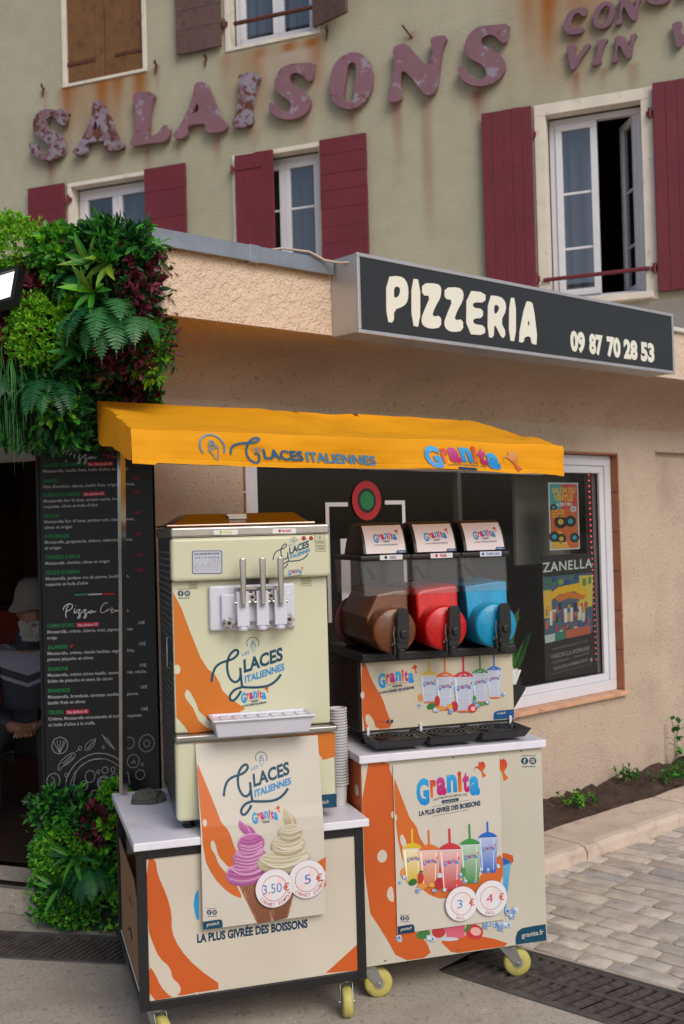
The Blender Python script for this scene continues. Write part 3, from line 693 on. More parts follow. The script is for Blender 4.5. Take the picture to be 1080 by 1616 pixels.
# painted metal lettering on the house
BIG={
'S1':[[(-5.228,5.931),(-5.16,5.902),(-5.163,5.763),(-5.2,5.751),(-5.272,5.804),(-5.317,5.865),(-5.372,5.871),(-5.41,5.841),(-5.411,5.787),(-5.357,5.732),(-5.248,5.668),(-5.187,5.582),(-5.198,5.491),(-5.273,5.432),(-5.403,5.428),(-5.522,5.477),(-5.613,5.569),(-5.627,5.633),(-5.583,5.648),(-5.528,5.618),(-5.52,5.555),(-5.465,5.507),(-5.401,5.498),(-5.372,5.532),(-5.389,5.597),(-5.443,5.644),(-5.534,5.713),(-5.57,5.796),(-5.558,5.888),(-5.491,5.948),(-5.397,5.956),(-5.315,5.935),(-5.269,5.919)]],
'A1':[[(-4.852,5.928),(-4.798,5.945),(-4.727,5.907),(-4.694,5.841),(-4.628,5.663),(-4.562,5.517),(-4.502,5.462),(-4.512,5.418),(-4.618,5.412),(-4.723,5.435),(-4.743,5.476),(-4.721,5.503),(-4.729,5.535),(-4.934,5.543),(-4.935,5.497),(-4.928,5.45),(-4.991,5.422),(-5.081,5.443),(-5.107,5.485),(-5.061,5.509),(-5.015,5.548),(-4.931,5.665),(-4.864,5.792)],[(-4.826,5.748),(-4.801,5.706),(-4.806,5.646),(-4.874,5.633),(-4.854,5.699)]],
'L':[[(-4.385,5.925),(-4.341,5.945),(-4.221,5.931),(-4.153,5.901),(-4.141,5.862),(-4.19,5.818),(-4.223,5.539),(-4.216,5.493),(-4.131,5.495),(-4.078,5.561),(-4.035,5.584),(-3.985,5.546),(-3.997,5.444),(-4.065,5.408),(-4.15,5.423),(-4.39,5.423),(-4.428,5.443),(-4.427,5.481),(-4.388,5.52),(-4.365,5.697),(-4.37,5.848),(-4.391,5.881)]],
'A2':[[(-3.702,5.923),(-3.646,5.931),(-3.584,5.903),(-3.547,5.826),(-3.488,5.676),(-3.429,5.54),(-3.369,5.475),(-3.378,5.427),(-3.464,5.413),(-3.566,5.422),(-3.608,5.456),(-3.6,5.498),(-3.618,5.526),(-3.785,5.534),(-3.802,5.487),(-3.795,5.443),(-3.861,5.411),(-3.941,5.43),(-3.959,5.469),(-3.898,5.516),(-3.823,5.618),(-3.747,5.747),(-3.72,5.842)],[(-3.684,5.737),(-3.671,5.692),(-3.667,5.652),(-3.746,5.627),(-3.717,5.678)]],
'I':[[(-3.245,5.9),(-3.225,5.927),(-3.125,5.924),(-3.034,5.898),(-3.017,5.854),(-3.06,5.812),(-3.085,5.706),(-3.12,5.546),(-3.104,5.474),(-3.116,5.435),(-3.17,5.416),(-3.293,5.428),(-3.318,5.467),(-3.309,5.507),(-3.274,5.543),(-3.255,5.665),(-3.232,5.828)]],
'S2':[[(-2.556,5.909),(-2.49,5.904),(-2.473,5.86),(-2.488,5.748),(-2.525,5.731),(-2.568,5.768),(-2.61,5.823),(-2.661,5.839),(-2.713,5.828),(-2.725,5.775),(-2.68,5.72),(-2.578,5.648),(-2.514,5.576),(-2.521,5.503),(-2.577,5.437),(-2.674,5.412),(-2.777,5.422),(-2.873,5.465),(-2.931,5.529),(-2.937,5.599),(-2.903,5.621),(-2.862,5.593),(-2.841,5.535),(-2.79,5.492),(-2.738,5.491),(-2.707,5.533),(-2.72,5.583),(-2.771,5.626),(-2.844,5.686),(-2.875,5.753),(-2.863,5.827),(-2.816,5.894),(-2.748,5.925),(-2.659,5.923)]],
'O':[[(-2.331,5.683),(-2.301,5.811),(-2.227,5.898),(-2.12,5.932),(-2.007,5.899),(-1.931,5.812),(-1.908,5.692),(-1.921,5.563),(-1.975,5.474),(-2.065,5.414),(-2.179,5.416),(-2.275,5.474),(-2.326,5.565)],[(-2.155,5.769),(-2.141,5.824),(-2.096,5.838),(-2.062,5.794),(-2.068,5.704),(-2.095,5.593),(-2.092,5.51),(-2.133,5.475),(-2.186,5.492),(-2.193,5.56),(-2.172,5.672)]],
'N':[[(-1.722,5.872),(-1.687,5.906),(-1.61,5.913),(-1.56,5.875),(-1.479,5.763),(-1.39,5.65),(-1.358,5.789),(-1.356,5.853),(-1.378,5.89),(-1.34,5.923),(-1.233,5.914),(-1.214,5.875),(-1.26,5.828),(-1.29,5.664),(-1.311,5.507),(-1.339,5.424),(-1.406,5.411),(-1.455,5.451),(-1.519,5.559),(-1.617,5.674),(-1.648,5.663),(-1.656,5.485),(-1.641,5.426),(-1.676,5.407),(-1.761,5.413),(-1.781,5.441),(-1.75,5.501),(-1.72,5.643),(-1.702,5.803)]],
'S3':[[(-0.747,5.917),(-0.683,5.909),(-0.669,5.852),(-0.688,5.761),(-0.72,5.74),(-0.766,5.784),(-0.797,5.829),(-0.852,5.847),(-0.909,5.834),(-0.922,5.789),(-0.887,5.751),(-0.785,5.692),(-0.716,5.609),(-0.71,5.53),(-0.76,5.452),(-0.849,5.412),(-0.962,5.415),(-1.066,5.465),(-1.124,5.539),(-1.132,5.604),(-1.099,5.624),(-1.054,5.594),(-1.039,5.532),(-0.984,5.486),(-0.912,5.47),(-0.875,5.503),(-0.885,5.56),(-0.94,5.618),(-1.019,5.664),(-1.069,5.736),(-1.064,5.815),(-1.013,5.893),(-0.938,5.935),(-0.842,5.924)]],
}
SMALL={
'C':[[(-0.085,5.937),(-0.021,5.926),(-0.012,5.89),(-0.029,5.85),(-0.061,5.861),(-0.086,5.899),(-0.124,5.89),(-0.153,5.83),(-0.149,5.775),(-0.107,5.761),(-0.069,5.77),(-0.037,5.753),(-0.06,5.72),(-0.113,5.719),(-0.167,5.724),(-0.209,5.764),(-0.212,5.831),(-0.183,5.902),(-0.139,5.931)]],
'O':[[(0.117,5.946),(0.18,5.936),(0.21,5.889),(0.202,5.805),(0.164,5.737),(0.1,5.719),(0.048,5.743),(0.026,5.796),(0.036,5.88),(0.074,5.927)],[(0.148,5.912),(0.17,5.886),(0.161,5.834),(0.128,5.776),(0.091,5.761),(0.07,5.792),(0.077,5.851),(0.111,5.898)]],
'V':[[(-0.202,5.632),(-0.126,5.64),(-0.111,5.61),(-0.128,5.591),(-0.12,5.508),(-0.064,5.584),(-0.063,5.601),(-0.009,5.629),(0.01,5.609),(-0.021,5.577),(-0.077,5.511),(-0.133,5.423),(-0.165,5.428),(-0.179,5.496),(-0.187,5.585)]],
'I':[[(0.045,5.646),(0.14,5.636),(0.146,5.616),(0.117,5.594),(0.082,5.471),(0.097,5.441),(0.038,5.43),(0.001,5.442),(0.007,5.463),(0.034,5.474),(0.07,5.592),(0.055,5.622)]],
'N':[[(0.192,5.634),(0.239,5.642),(0.281,5.628),(0.295,5.583),(0.314,5.531),(0.332,5.592),(0.317,5.622),(0.359,5.64),(0.384,5.625),(0.37,5.601),(0.346,5.552),(0.332,5.447),(0.306,5.431),(0.281,5.457),(0.252,5.526),(0.232,5.573),(0.209,5.491),(0.228,5.439),(0.196,5.424),(0.16,5.436),(0.166,5.456),(0.192,5.473),(0.205,5.546),(0.212,5.598),(0.196,5.607)]],
}
PIZ={
'P':[[(-1.741,2.694),(-1.661,2.71),(-1.623,2.696),(-1.61,2.659),(-1.616,2.609),(-1.642,2.582),(-1.701,2.561),(-1.703,2.506),(-1.746,2.506)],[(-1.697,2.656),(-1.673,2.664),(-1.659,2.653),(-1.665,2.628),(-1.68,2.616),(-1.699,2.611)]],
'I':[[(-1.591,2.707),(-1.538,2.709),(-1.546,2.504),(-1.598,2.505)]],
'Z':[[(-1.526,2.696),(-1.431,2.706),(-1.406,2.691),(-1.413,2.647),(-1.451,2.6),(-1.473,2.556),(-1.414,2.568),(-1.415,2.516),(-1.48,2.502),(-1.531,2.511),(-1.538,2.54),(-1.518,2.578),(-1.475,2.647),(-1.529,2.642)]],
'Z2':[[(-1.385,2.694),(-1.294,2.707),(-1.262,2.691),(-1.269,2.649),(-1.309,2.601),(-1.332,2.555),(-1.273,2.567),(-1.273,2.516),(-1.335,2.502),(-1.382,2.508),(-1.397,2.534),(-1.379,2.572),(-1.334,2.646),(-1.389,2.643)]],
'E':[[(-1.243,2.699),(-1.115,2.705),(-1.118,2.658),(-1.202,2.651),(-1.203,2.625),(-1.136,2.628),(-1.138,2.586),(-1.204,2.577),(-1.205,2.552),(-1.125,2.553),(-1.127,2.508),(-1.254,2.503)]],
'R':[[(-1.098,2.694),(-1.016,2.7),(-0.976,2.68),(-0.974,2.638),(-1.015,2.584),(-0.977,2.531),(-1.007,2.5),(-1.051,2.56),(-1.062,2.56),(-1.067,2.502),(-1.11,2.503)],[(-1.058,2.654),(-1.035,2.658),(-1.02,2.644),(-1.037,2.62),(-1.06,2.612)]],
'I2':[[(-0.948,2.701),(-0.901,2.704),(-0.91,2.501),(-0.961,2.5)]],
'A':[[(-0.832,2.696),(-0.796,2.702),(-0.772,2.688),(-0.746,2.5),(-0.797,2.498),(-0.8,2.536),(-0.846,2.528),(-0.854,2.499),(-0.898,2.5)],[(-0.812,2.617),(-0.803,2.587),(-0.823,2.583)]],
}
# 09l (-0.495, 2.5)
# 09r (-0.371, 2.502)
# 53r (0.242, 2.497)
# top (-0.48, 2.589)

LETW = mat('peeling_mauve', C(126,90,100), .6, var=(4,.1), mottle=[(9,C(140,130,144),.585,.62),(11,C(98,54,40),.635,.66)], bump=[('noise',16,.25,.004)])
LETR = mat('peeling_rusty', C(134,126,138), .65, var=(4,.1), mottle=[(9,C(122,90,100),.48,.56),(15,C(92,48,34),.51,.54)], bump=[('noise',16,.3,.004)])
LETM = mat('mauve_paint', C(116,84,96), .6, var=(4,.1), mottle=[(9,C(132,108,120),.6,.7)], bump=[('noise',16,.25,.004)])
def letters(name, label, items, thick, off):
    t = thing(name, label, 'wall lettering', *wp(FH,items[0][1][0][0][0],-off,items[0][1][0][0][1]-.3), -21.5)
    for nm, loops, m_ in items:
        lp=[chaikin(l,2) for l in loops]
        q=MB(); q.prism(lp[0],-off-thick,-off,'xz',holes=lp[1:])
        o=q.build('letter', m_, t, FH, bevel=.007, seg=2, fix=True)
        cx=sum(p[0] for p in lp[0])/len(lp[0]); cz=sum(p[1] for p in lp[0])/len(lp[0])
        s_=MB()
        for dz in (-.05,.05): s_.tube([(lp[0][3][0],-off+.002,lp[0][3][1]),(lp[0][3][0],.01,lp[0][3][1])],.008,6)
        s_.build('stud', IRONR, o, FH)
    return t
def shift(loops,dx,dz,k=1.0):
    c=loops[0][0]; return [[(c[0]+(p[0]-c[0])*k+dx, c[1]+(p[1]-c[1])*k+dz) for p in l] for l in loops]
letters('wall_lettering','large peeling mauve SALAISONS letters fixed across the old house front',
  [(k,BIG[k],LETR if k in ('S1','A1','I') else LETW) for k in ('S1','A1','L','A2','I','S2','O','N','S3')],.05,.03)
E_=[[(.70,5.86),(.92,5.86),(.93,5.93),(.86,5.92),(.80,5.92),(.80,5.98),(.86,5.98),(.86,6.02),(.80,6.03),(.82,6.09),(.92,6.08),(.94,6.14),(.74,6.14),(.76,6.09),(.75,5.92),(.70,5.90)]]
S_small=[[(p[0]*.5,p[1]*.5) for p in l] for l in BIG['S2']]
cx=min(p[0] for p in S_small[0]); cz=min(p[1] for p in S_small[0])
S_small=[[(p[0]-cx+.455,p[1]-cz+5.83) for p in l] for l in S_small]
letters('wall_lettering','small mauve letters reading CONSE and VIN in two rows at the top right',
  [('C',SMALL['C'],LETM),('O',SMALL['O'],LETM),('N',shift(SMALL['N'],.045,.315,1.05),LETM),('S',S_small,LETM),('E',E_,LETM),
   ('V',SMALL['V'],LETM),('I',SMALL['I'],LETM),('N',SMALL['N'],LETM),('V',shift(SMALL['V'],.85,.03),LETM)],.035,.02)

# ------------------------------------------------------------------ light-box sign, cable
sg = thing('lightbox_sign','long grey light-box sign reading PIZZERIA on the shop fascia','sign',*wp(FW,-1.905,-.48,2.445),41.5)
SGF = FW @ Matrix.Translation((0,-.48-.165,0))
m=MB(); x0,x1,z0,z1=-1.905,.436,2.445,2.775
m.box(x0,x1,.012,.163,z0+.003,z1-.003); frame_bars(m,x0,x1,z0,z1,.016,-.002,.0119)
m.build('case', mat('brushed_aluminium', C(186,184,184), .42, .55, var=(3,.06), mottle=[(4,C(160,158,156),.55,.75)]), sg, SGF, bevel=.002)
m=MB(); m.box(x0+.0165,x1-.0165,.002,.0115,z0+.0165,z1-.0165); m.build('face', mat('dark_acrylic', C(38,38,38), .38, var=(2,.06)), sg, SGF)
LW=mat('cream_letter_film', C(226,224,208), .5, var=(3,.02))
m=MB(); 
for k in ('P','I','Z','Z2','E','R','I2','A'): m.prism(chaikin(PIZ[k][0],1),-.0004,.0019,'xz',holes=[chaikin(l,2) for l in PIZ[k][1:]])
m.build('shop_name', LW, sg, SGF, fix=True)
A=Art([(-.50,2.60),(.30,2.60),(.30,2.48),(-.50,2.48)],(-.50,.30,2.60,2.48),base=-.0012)
A.STEP=.0001
for s_,a_,b_ in (('09',-.492,-.372),('87',-.338,-.222),('70',-.188,-.068),('28',-.04,.085),('53',.115,.243)):
    A.text(s_,(a_,2.499),(b_,2.499),.094,C(226,224,208),.055,up=(0,1))
A.build('phone_number', sg, fr=SGF)
cb=MB(); cb.tube([wp(FW,*p) for p in [(-2.25,-.40,2.775),(-2.15,-.47,2.79),(-2.05,-.52,2.78),(-1.97,-.525,2.755),(-1.93,-.56,2.745),(-1.899,-.60,2.742)]],.005,8)
tag(cb.build('power_cable', mat('cable_beige', C(190,176,158), .6, var=(8,.08)), smooth=True),'thin beige cable running from the roof edge into the sign','cable')

# ================================================================== the two carts
FL=frame(-.682,3.543,0,17); FRc=frame(.043,3.863,0,16.7)
PANEL_L=mat('cart_print',rough=.45,attr=True,spec=.3,var=(3,.06))
MARBLE=mat('white_laminate', C(222,220,228), .4, var=(3,.05), mottle=[(7,C(196,194,204),.55,.75),(26,C(176,172,176),.66,.74)], bump=[('noise',20,.05,.002)])
YEL=mat('yellow_polyurethane', C(188,178,98), .5, var=(8,.08), mottle=[(20,C(136,126,80),.55,.72)])
GALV=mat('galvanised', C(176,178,178), .38, .9, var=(20,.15))
def caster(x,y,yaw,parent,fr,plate_z,label=None):
    F=fr @ Matrix.Translation((x,y,0)) @ Matrix.Rotation(R(yaw),4,'Z')
    f=MB(); f.box(-.035,.035,-.045,.045,plate_z-.006,plate_z)
    f.lathe([(.028,plate_z-.022),(.03,plate_z-.006)],n=20)
    for s_ in (-1,1):
        f.prism([(-.03,plate_z-.02),(.03,plate_z-.02),(.05,.06),(.046,.04),(.03,.04)],s_*.021-.0012,s_*.021+.0012,'xz')
    f.tube([(.038,-.028,.05),(.038,.028,.05)],.006,8)
    c=f.build('caster', GALV, parent, F, bevel=.001, fix=True)
    w=MB(); w.lathe([(.022,-.017),(.044,-.017),(.05,-.011),(.05,.011),(.044,.017),(.022,.017)],(.038,0,.05),'y',28); w.build('wheel', YEL, c, F, smooth=True)
    h=MB(); h.lathe([(.012,-.0195),(.0215,-.0185),(.0215,.0185),(.012,.0195)],(.038,0,.05),'y',18); h.build('hub', mat('hub_grey', C(150,148,120), .5, var=(9,.1)), c, F, smooth=True)
    return c
lc = thing('ice_cream_cart','low black-framed cart with orange and cream front panel carrying the soft ice machine','cart',-.682,3.543,0,17)
W_,D_=.757,.69
m=MB(); b=.03
for x in (0,W_-b):
    for y in (0,D_-b): m.box(x,x+b,y,y+b,.13,.642)
for z in (.13,.612):
    m.box(b,W_-b,0,b,z,z+b-.001); m.box(b,W_-b,D_-b,D_,z,z+b-.001)
    for x in (0,W_-b): m.box(x+.0005,x+b-.0005,b,D_-b,z+.0005,z+b-.0015)
m.build('frame', BLACK_FR, lc, FL, bevel=.0015)
m=MB(); m.box(-.012,W_+.016,-.022,D_+.015,.645,.671); m.build('counter_top', MARBLE, lc, FL, bevel=.003)
m=MB(); m.box(.005,W_-.005,.031,D_-.031,.1605,.172); m.build('shelf', MARBLE, lc, FL, bevel=.002)
m=MB(); m.box(W_-.012,W_-.006,.031,D_-.031,.173,.61); m.box(.031,W_-.031,D_-.016,D_-.012,.173,.61); m.build('back_panel', mat('cream_board', C(214,206,190), .5, var=(4,.04)), lc, FL)
# front panel artwork
A=Art([(232.5,1352.5),(561,1316.4),(565.8,1531.4),(233.7,1580)],(.030,.727,.612,.160),base=.0003)
A.surf=lambda u,v,h:(u,.006-h,v)
A.mb.box(.030,.727,.006,.012,.160,.612,0,CREAM)
A.sheet(180,1160,2.571)
A.poly([(135,495),(172,492),(180,560),(215,640),(235,720),(232,790),(262,860),(330,940),(450,1026),(330,1045),(245,1060),(268,1040),(262,1010),(232,985),(225,940),(180,900),(155,840),(136,780)],ORANGE,smooth=1)
A.poly([(136,930),(160,960),(185,1020),(220,1058),(240,1062),(136,1080)],ORANGE,smooth=1)
A.poly([(860,966),(905,925),(955,880),(990,848),(993,955)],ORANGE)
A.ell(330,1048,9,5,CREAM)
A.poly([(345,618),(330,640),(324,680),(328,715),(335,742),(345,745)],P_(40,160,215))
A.text('LA PLUS GIVRÉE DES BOISSONS',(336,838),(788,776),34,NAVY,.045)
A.build('front_panel', lc, PANEL_L, FL)
for x,y,a in ((.70,.07,-100),(.055,.06,-70),(.06,.62,20),(.70,.62,30)): caster(x,y,a,lc,FL,.13)
# right cart
rc = thing('slush_cart','cream and orange panelled cart with yellow wheels carrying the slush machine','cart',.043,3.863,0,16.7)
RW,RD=.690,.58
m=MB(); m.box(.004,RW-.004,.005,RD,.135,.832); m.build('cabinet', mat('cabinet_cream', C(206,200,180), .5, var=(3,.04)), rc, FRc, bevel=.002)
m=MB(); m.box(-.012,RW+.012,-.018,RD+.012,.834,.862); m.build('counter_top', MARBLE, rc, FRc, bevel=.003)
A=Art([(573.3,1204),(857,1182.6),(858.7,1485),(579,1526)],(0,RW,.832,.13),base=.0003)
A.mb.box(0,RW,0,.0045,.13,.832,0,P_(206,200,182))
A.sheet(560,1150,3.375)
A.poly([(45,183),(196,170),(200,235),(260,360),(300,460),(360,590),(470,760),(640,690),(785,665),(860,690),(800,780),(640,1000),(400,1010),(300,1060),(380,1130),(410,1215),(235,1240),(160,1100),(62,950)],ORANGE,smooth=1)
A.poly([(450,1130),(560,1100),(700,1110),(838,1155),(640,1180),(520,1200),(480,1160)],ORANGE,smooth=1)
A.ell(152,682,26,34,CREAM,rot=.2); A.poly([(205,835),(178,860),(174,900),(195,925),(215,925)],CREAM,smooth=1); A.ell(212,460,10,18,CREAM)
# pink cup base, ice cubes and strawberry below the poster; blue cup and bird beside it
def cubes(A,pts,r):
    rr=random.Random(3)
    for (x,y) in pts:
        for k in range(2):
            dx,dy=rr.uniform(-r*.4,r*.4),rr.uniform(-r*.4,r*.4); s_=r*rr.uniform(.5,.8); a=rr.uniform(-.5,.5)
            q=[(x+dx+s_*math.cos(a+i*math.pi/2+.78),y+dy+s_*math.sin(a+i*math.pi/2+.78)) for i in range(4)]
            A.poly(q,rr.choice([P_(190,206,226),P_(150,178,214),P_(212,222,232)])); q2=[(x+dx+(p[0]-x-dx)*.55,y+dy+(p[1]-y-dy)*.5) for p in q]
            A.poly(q2,rr.choice([P_(90,126,180),P_(120,150,200),P_(226,232,238)])); A.line([q[0],q[1],q[2]],s_*.12,P_(70,100,150))
A.poly([(470,1040),(585,1030),(580,1115),(490,1120)],P_(206,80,110),grad=P_(220,110,130)); A.ell(500,1122,50,10,P_(200,208,222))
A.ell(445,1085,35,30,P_(190,60,66)); A.ell(365,1098,38,24,P_(66,130,62),rot=-.3)
A.ell(632,1085,46,40,P_(200,60,56),rot=.2); A.ell(640,1082,28,22,P_(236,180,170),rot=.2); A.poly([(575,1085),(600,1040),(612,1050),(600,1080)],P_(60,130,60))
cubes(A,[(245,1125),(400,1122),(690,1050),(740,1045),(830,1000),(845,975)],26)
A.poly([(784,690),(828,715),(798,960),(784,1000)],P_(110,186,226),grad=P_(60,150,214)); A.poly([(784,690),(828,715),(822,724),(784,735)],P_(44,104,190))
cubes(A,[(815,985),(800,1050),(770,1060)],26)
hummingbird(A,(745,165),(85,0),(0,125))
A.poly([(1003,1045),(1006,1130),(846,1152),(846,1115),(856,1085),(880,1066),(930,1056)],TEAL); A.text('granita.fr',(878,1116),(992,1096),26,CREAM,.01)
social(A,935,182,19)
for p in ((158,188),(538,156),(896,127),(162,1236),(540,1180),(902,1128)): A.ell(*p,5,5,C(90,86,80))
A.build('front_panel', rc, PANEL_L, FRc)
m=MB(); m.box(-.003,.0035,.006,RD-.005,.135,.831,0,ORANGE); A2=None
m.lathe([(.02,-.0045),(.02,-.003)],(0,.05,.73),'x',20,0,CREAM); m.lathe([(.014,-.0045),(.014,-.003)],(0,.045,.60),'x',20,0,CREAM)
m.build('side_panel', PANEL_L, rc, FRc)
for x,y,a in ((.575,.06,-12),(.04,.06,-8),(.06,.52,20),(.62,.52,-20)): caster(x-.02,y,a,rc,FRc,.13)

# ================================================================== soft ice machine
ic = thing('ice_cream_machine','cream soft ice machine with three silver levers on the low black-framed cart','ice cream machine',-.571,3.636,.671,14)
FI=frame(-.571,3.636,0,14)
CR=mat('machine_cream', MINT, .38, var=(2,.05), coat=.1, mottle=[(3.5,tuple(v*.86 for v in MINT),.58,.8)])
PERF=mat('dark_stainless', C(92,92,94), .36, .85, var=(6,.12))
m=MB(); m.box(.014,.526,.045,.60,.705,1.655); m.build('body', PERF, ic, FI, bevel=.004)
for j0,j1 in ((0,21),(24,38)):   # raised louvre dimples of the left side panel
  m=MB()
  for i in range(11):
    for j in range(j0,j1):
        y=.11+.042*i; z=.76+.0222*j
        m.add([(.0139,y-.014,z-.004),(.0139,y+.014,z-.004),(.008,y,z+.002),(.0139,y-.014,z+.006),(.0139,y+.014,z+.006)],[(0,1,2),(1,4,2),(4,3,2),(3,0,2)])
  m.build('louvre_panel', PERF, ic, FI)
m=MB(); m.tube([(.004,.10,1.20),(-.004,.10,1.20),(-.004,.10,1.30),(.004,.10,1.30)],.004,6); m.build('side_handle', STEEL, ic, FI, smooth=True)
m=MB(); m.box(.009,.533,.018,.0445,.989,1.489); m.build('front_panel', CR, ic, FI, bevel=.006)
m=MB(); m.box(.006,.541,-.012,.0444,1.4895,1.633); m.build('head_panel', CR, ic, FI, bevel=.012, seg=3)
m=MB(); m.box(.007,.540,-.010,.60,1.634,1.667); m.build('top_rim', STEEL, ic, FI, bevel=.006, seg=3)
m=MB(); m.box(.005,.541,-.006,.0443,.705,.9665); m.build('lower_panel', CR, ic, FI, bevel=.014, seg=3)
m=MB(); m.box(.004,.548,-.022,.05,.967,.988); m.build('drip_ledge', STEEL, ic, FI, bevel=.006, seg=3)
for x in (.05,.49):
    for y in (.06,.54):
        m=MB(); m.lathe([(.018,.6715),(.022,.678),(.016,.684),(.016,.7045)],(x,y,0),n=16); m.build('foot', BLACK_PL, ic, FI)
# lid: shallow pressed steel cover with a grip
m=MB()
def rr_(x0,x1,y0,y1): return [(x0,y0),(x1,y0),(x1,y1),(x0,y1)]
lv=[(rr_(-.005,.50,.02,.46),1.670),(rr_(-.005,.50,.02,.46),1.677),(rr_(.02,.475,.04,.44),1.679),(rr_(.075,.445,.12,.40),1.712)]
for P4,z in lv: m.v+=[(x,y,z) for x,y in P4]; m.c+=[(1,1,1)]*4
for k in range(3): m.f+=[(4*k+i,4*k+(i+1)%4,4*k+4+(i+1)%4,4*k+4+i) for i in range(4)]
m.f+=[(12,13,14,15),(3,2,1,0)]; m.m=[0]*len(m.f)
lid=m.build('lid', mat('lid_reflection_tint', C(140,120,110), .24, 1, var=(4,.05)), ic, FI, bevel=.004)  # steel tinted brown to imitate the canopy underside mirrored in it
m=MB(); m.box(.205,.275,.085,.125,1.700,1.711); m.box(.208,.272,.065,.085,1.690,1.703); m.build('lid_grip', STEEL, lid, FI, bevel=.003)
# printed front: orange sweep, logos
A=Art([(273.5,916),(519.5,909),(521,1144),(276.5,1160)],(.010,.532,1.489,.989))
A.surf=lambda u,v,h:(u,.018-h,v)
A.sheet(240,990,3.375)
A.poly([(117,-195),(160,-110),(210,30),(262,165),(300,225),(335,252),(362,300),(375,340),(420,385),(497,438),(340,535),(300,500),(248,450),(235,410),(205,350),(185,332),(172,358),(180,385),(215,430),(245,500),(290,540),(330,556),(195,569),(160,520),(128,485)],ORANGE2)
A.ell(136,225,15,26,MINT); A.poly([(119,200),(126,200),(126,250),(119,250)],MINT)
glaces(A,(308,55),(395,-4),(12,395),25)
granita(A,(474,345),(134,-8),(3,130),bird=True)
A.sheet(240,790,3.6)
social(A,188,521,17,TEAL,MINT)
A.build('front_print', ic, fr=FI)
def headart():
    A=Art([(271,849),(519,844),(519.5,909),(273,916.5)],(.006,.541,1.633,1.4895)); A.surf=lambda u,v,h:(u,-.012-h,v); A.sheet(240,790,3.6); return A
A=headart()
glaces(A,(678,222),(208,-18),(10,190),22)
granita(A,(768,388),(76,-4),(2,70),tag_=False)
A.build('head_print', ic, fr=FI); A=headart()
GY=C(60,60,66)
A.rrect(227,277,406,417,14,C(196,196,190)); A.rrect(232,282,401,411,12,C(40,46,70)); A.rrect(236,286,397,407,10,C(182,186,198))
A.text('ICE-CREAM MACHINE',(246,306),(384,302),9,C(40,46,70),.03)
for k in range(8): A.ell(257+17.3*k,322-.4*k,3.6,3.6,C(180,40,40) if k==2 else C(36,36,44),12)
for x,y in ((344,338),(376,337),(258,378),(292,376),(326,375),(360,374)): A.ell(x,y,13,13,C(60,62,74),18); A.ell(x,y,11,11,C(206,206,208),18); A.ell(x,y,3.5,4,C(60,62,74),8)
for x,y,c in ((292,357,GY),(326,356,GY),(258,357,C(60,170,90))): A.ell(x,y,3,3,c,10)
A.build('control_panel', ic, fr=FI)
for x in (858,899): A=headart(); A.ell(x,218,12,12,C(90,30,30)); A.ell(x,217,10,10,C(176,40,44)); A.build('indicator_light', ic, fr=FI)
A=headart()
for (x0,y0,x1,y1) in ((917,195,979,243),(921,246,982,293)):
    A.rect(x0,y0,x1,y1,C(190,190,160)); A.line([(x0+2,y0+2),(x1-2,y0+2),(x1-2,y1-2),(x0+2,y1-2),(x0+2,y0+2)],2,C(110,110,96))
A.text('ATTENTION',(926,266),(976,265),7,C(80,80,72),.03); A.text('DANGER',(932,280),(970,279),7,C(80,80,72),.03); A.line([(925,236),(972,235)],4,C(120,120,104)); A.ell(948,215,7,9,C(150,150,128),12)
A.build('safety_label', ic, fr=FI)
A=Art([(271,849),(519,844),(519.5,909),(273,916.5)],(.006,.541,1.633,1.4895)); A.surf=lambda u,v,h:(u,.018-h,v); A.sheet(240,790,3.6)
for (x0,y0,x1,y1) in ((220,460,272,494),(848,440,908,484)):
    A=Art([(271,849),(519,844),(519.5,909),(273,916.5)],(.006,.541,1.633,1.4895)); A.surf=lambda u,v,h:(u,.018-h,v); A.sheet(240,790,3.6)
    A.rect(x0,y0,x1,y1,C(186,186,156)); A.line([(x0+2,y0+2),(x1-2,y0+2),(x1-2,y1-2),(x0+2,y1-2),(x0+2,y0+2)],2,C(110,110,96))
    for k in range(3): A.line([(x0+8,y0+12+9*k),(x1-8,y0+11+9*k)],3,C(120,120,104))
    A.build('warning_label', ic, fr=FI)
A=Art([(270.5,832),(518.5,828),(519,844),(271,849)],(.007,.540,1.667,1.634)); A.surf=lambda u,v,h:(u,-.010-h,v); A.sheet(240,790,3.6)
for (x0,x1,y0,y1,tx,c) in ((358,494,167,195,'VANILLE',C(200,196,60)),(689,820,161,191,'FRAISE',C(196,40,56))):
    A=Art([(270.5,832),(518.5,828),(519,844),(271,849)],(.007,.540,1.667,1.634)); A.surf=lambda u,v,h:(u,-.010-h,v); A.sheet(240,790,3.6)
    A.rect(x0,y0,x1,y1,C(226,226,226)); A.text(tx,(x0+52,y1-8),(x0+104,y1-9),13,c,.04); A.ell(x0+40,y0+15,8,9,c,14); A.ell(x0+40,y0+9,6,3,C(80,150,60),10)
    A.build('flavour_label', ic, fr=FI)
A=Art([(277,1171),(527,1153),(530,1279),(277,1298)],(.005,.541,.9665,.705)); A.surf=lambda u,v,h:(u,-.006-h,v); A.sheet(240,990,3.375)
A.poly([(215,618),(970,556),(970,690),(905,708),(860,640),(700,690),(300,760),(250,640)],ORANGE2); A.poly([(450,600),(490,598),(480,640)],MINT); A.poly([(525,592),(605,588),(612,640),(530,640)],MINT); A.ell(755,590,18,12,MINT)
A.poly([(880,900),(978,892),(978,968),(850,975),(850,930)],TEAL); A.text('granita.fr',(862,952),(936,945),20,CREAM,.01)
A.build('lower_print', ic, fr=FI)
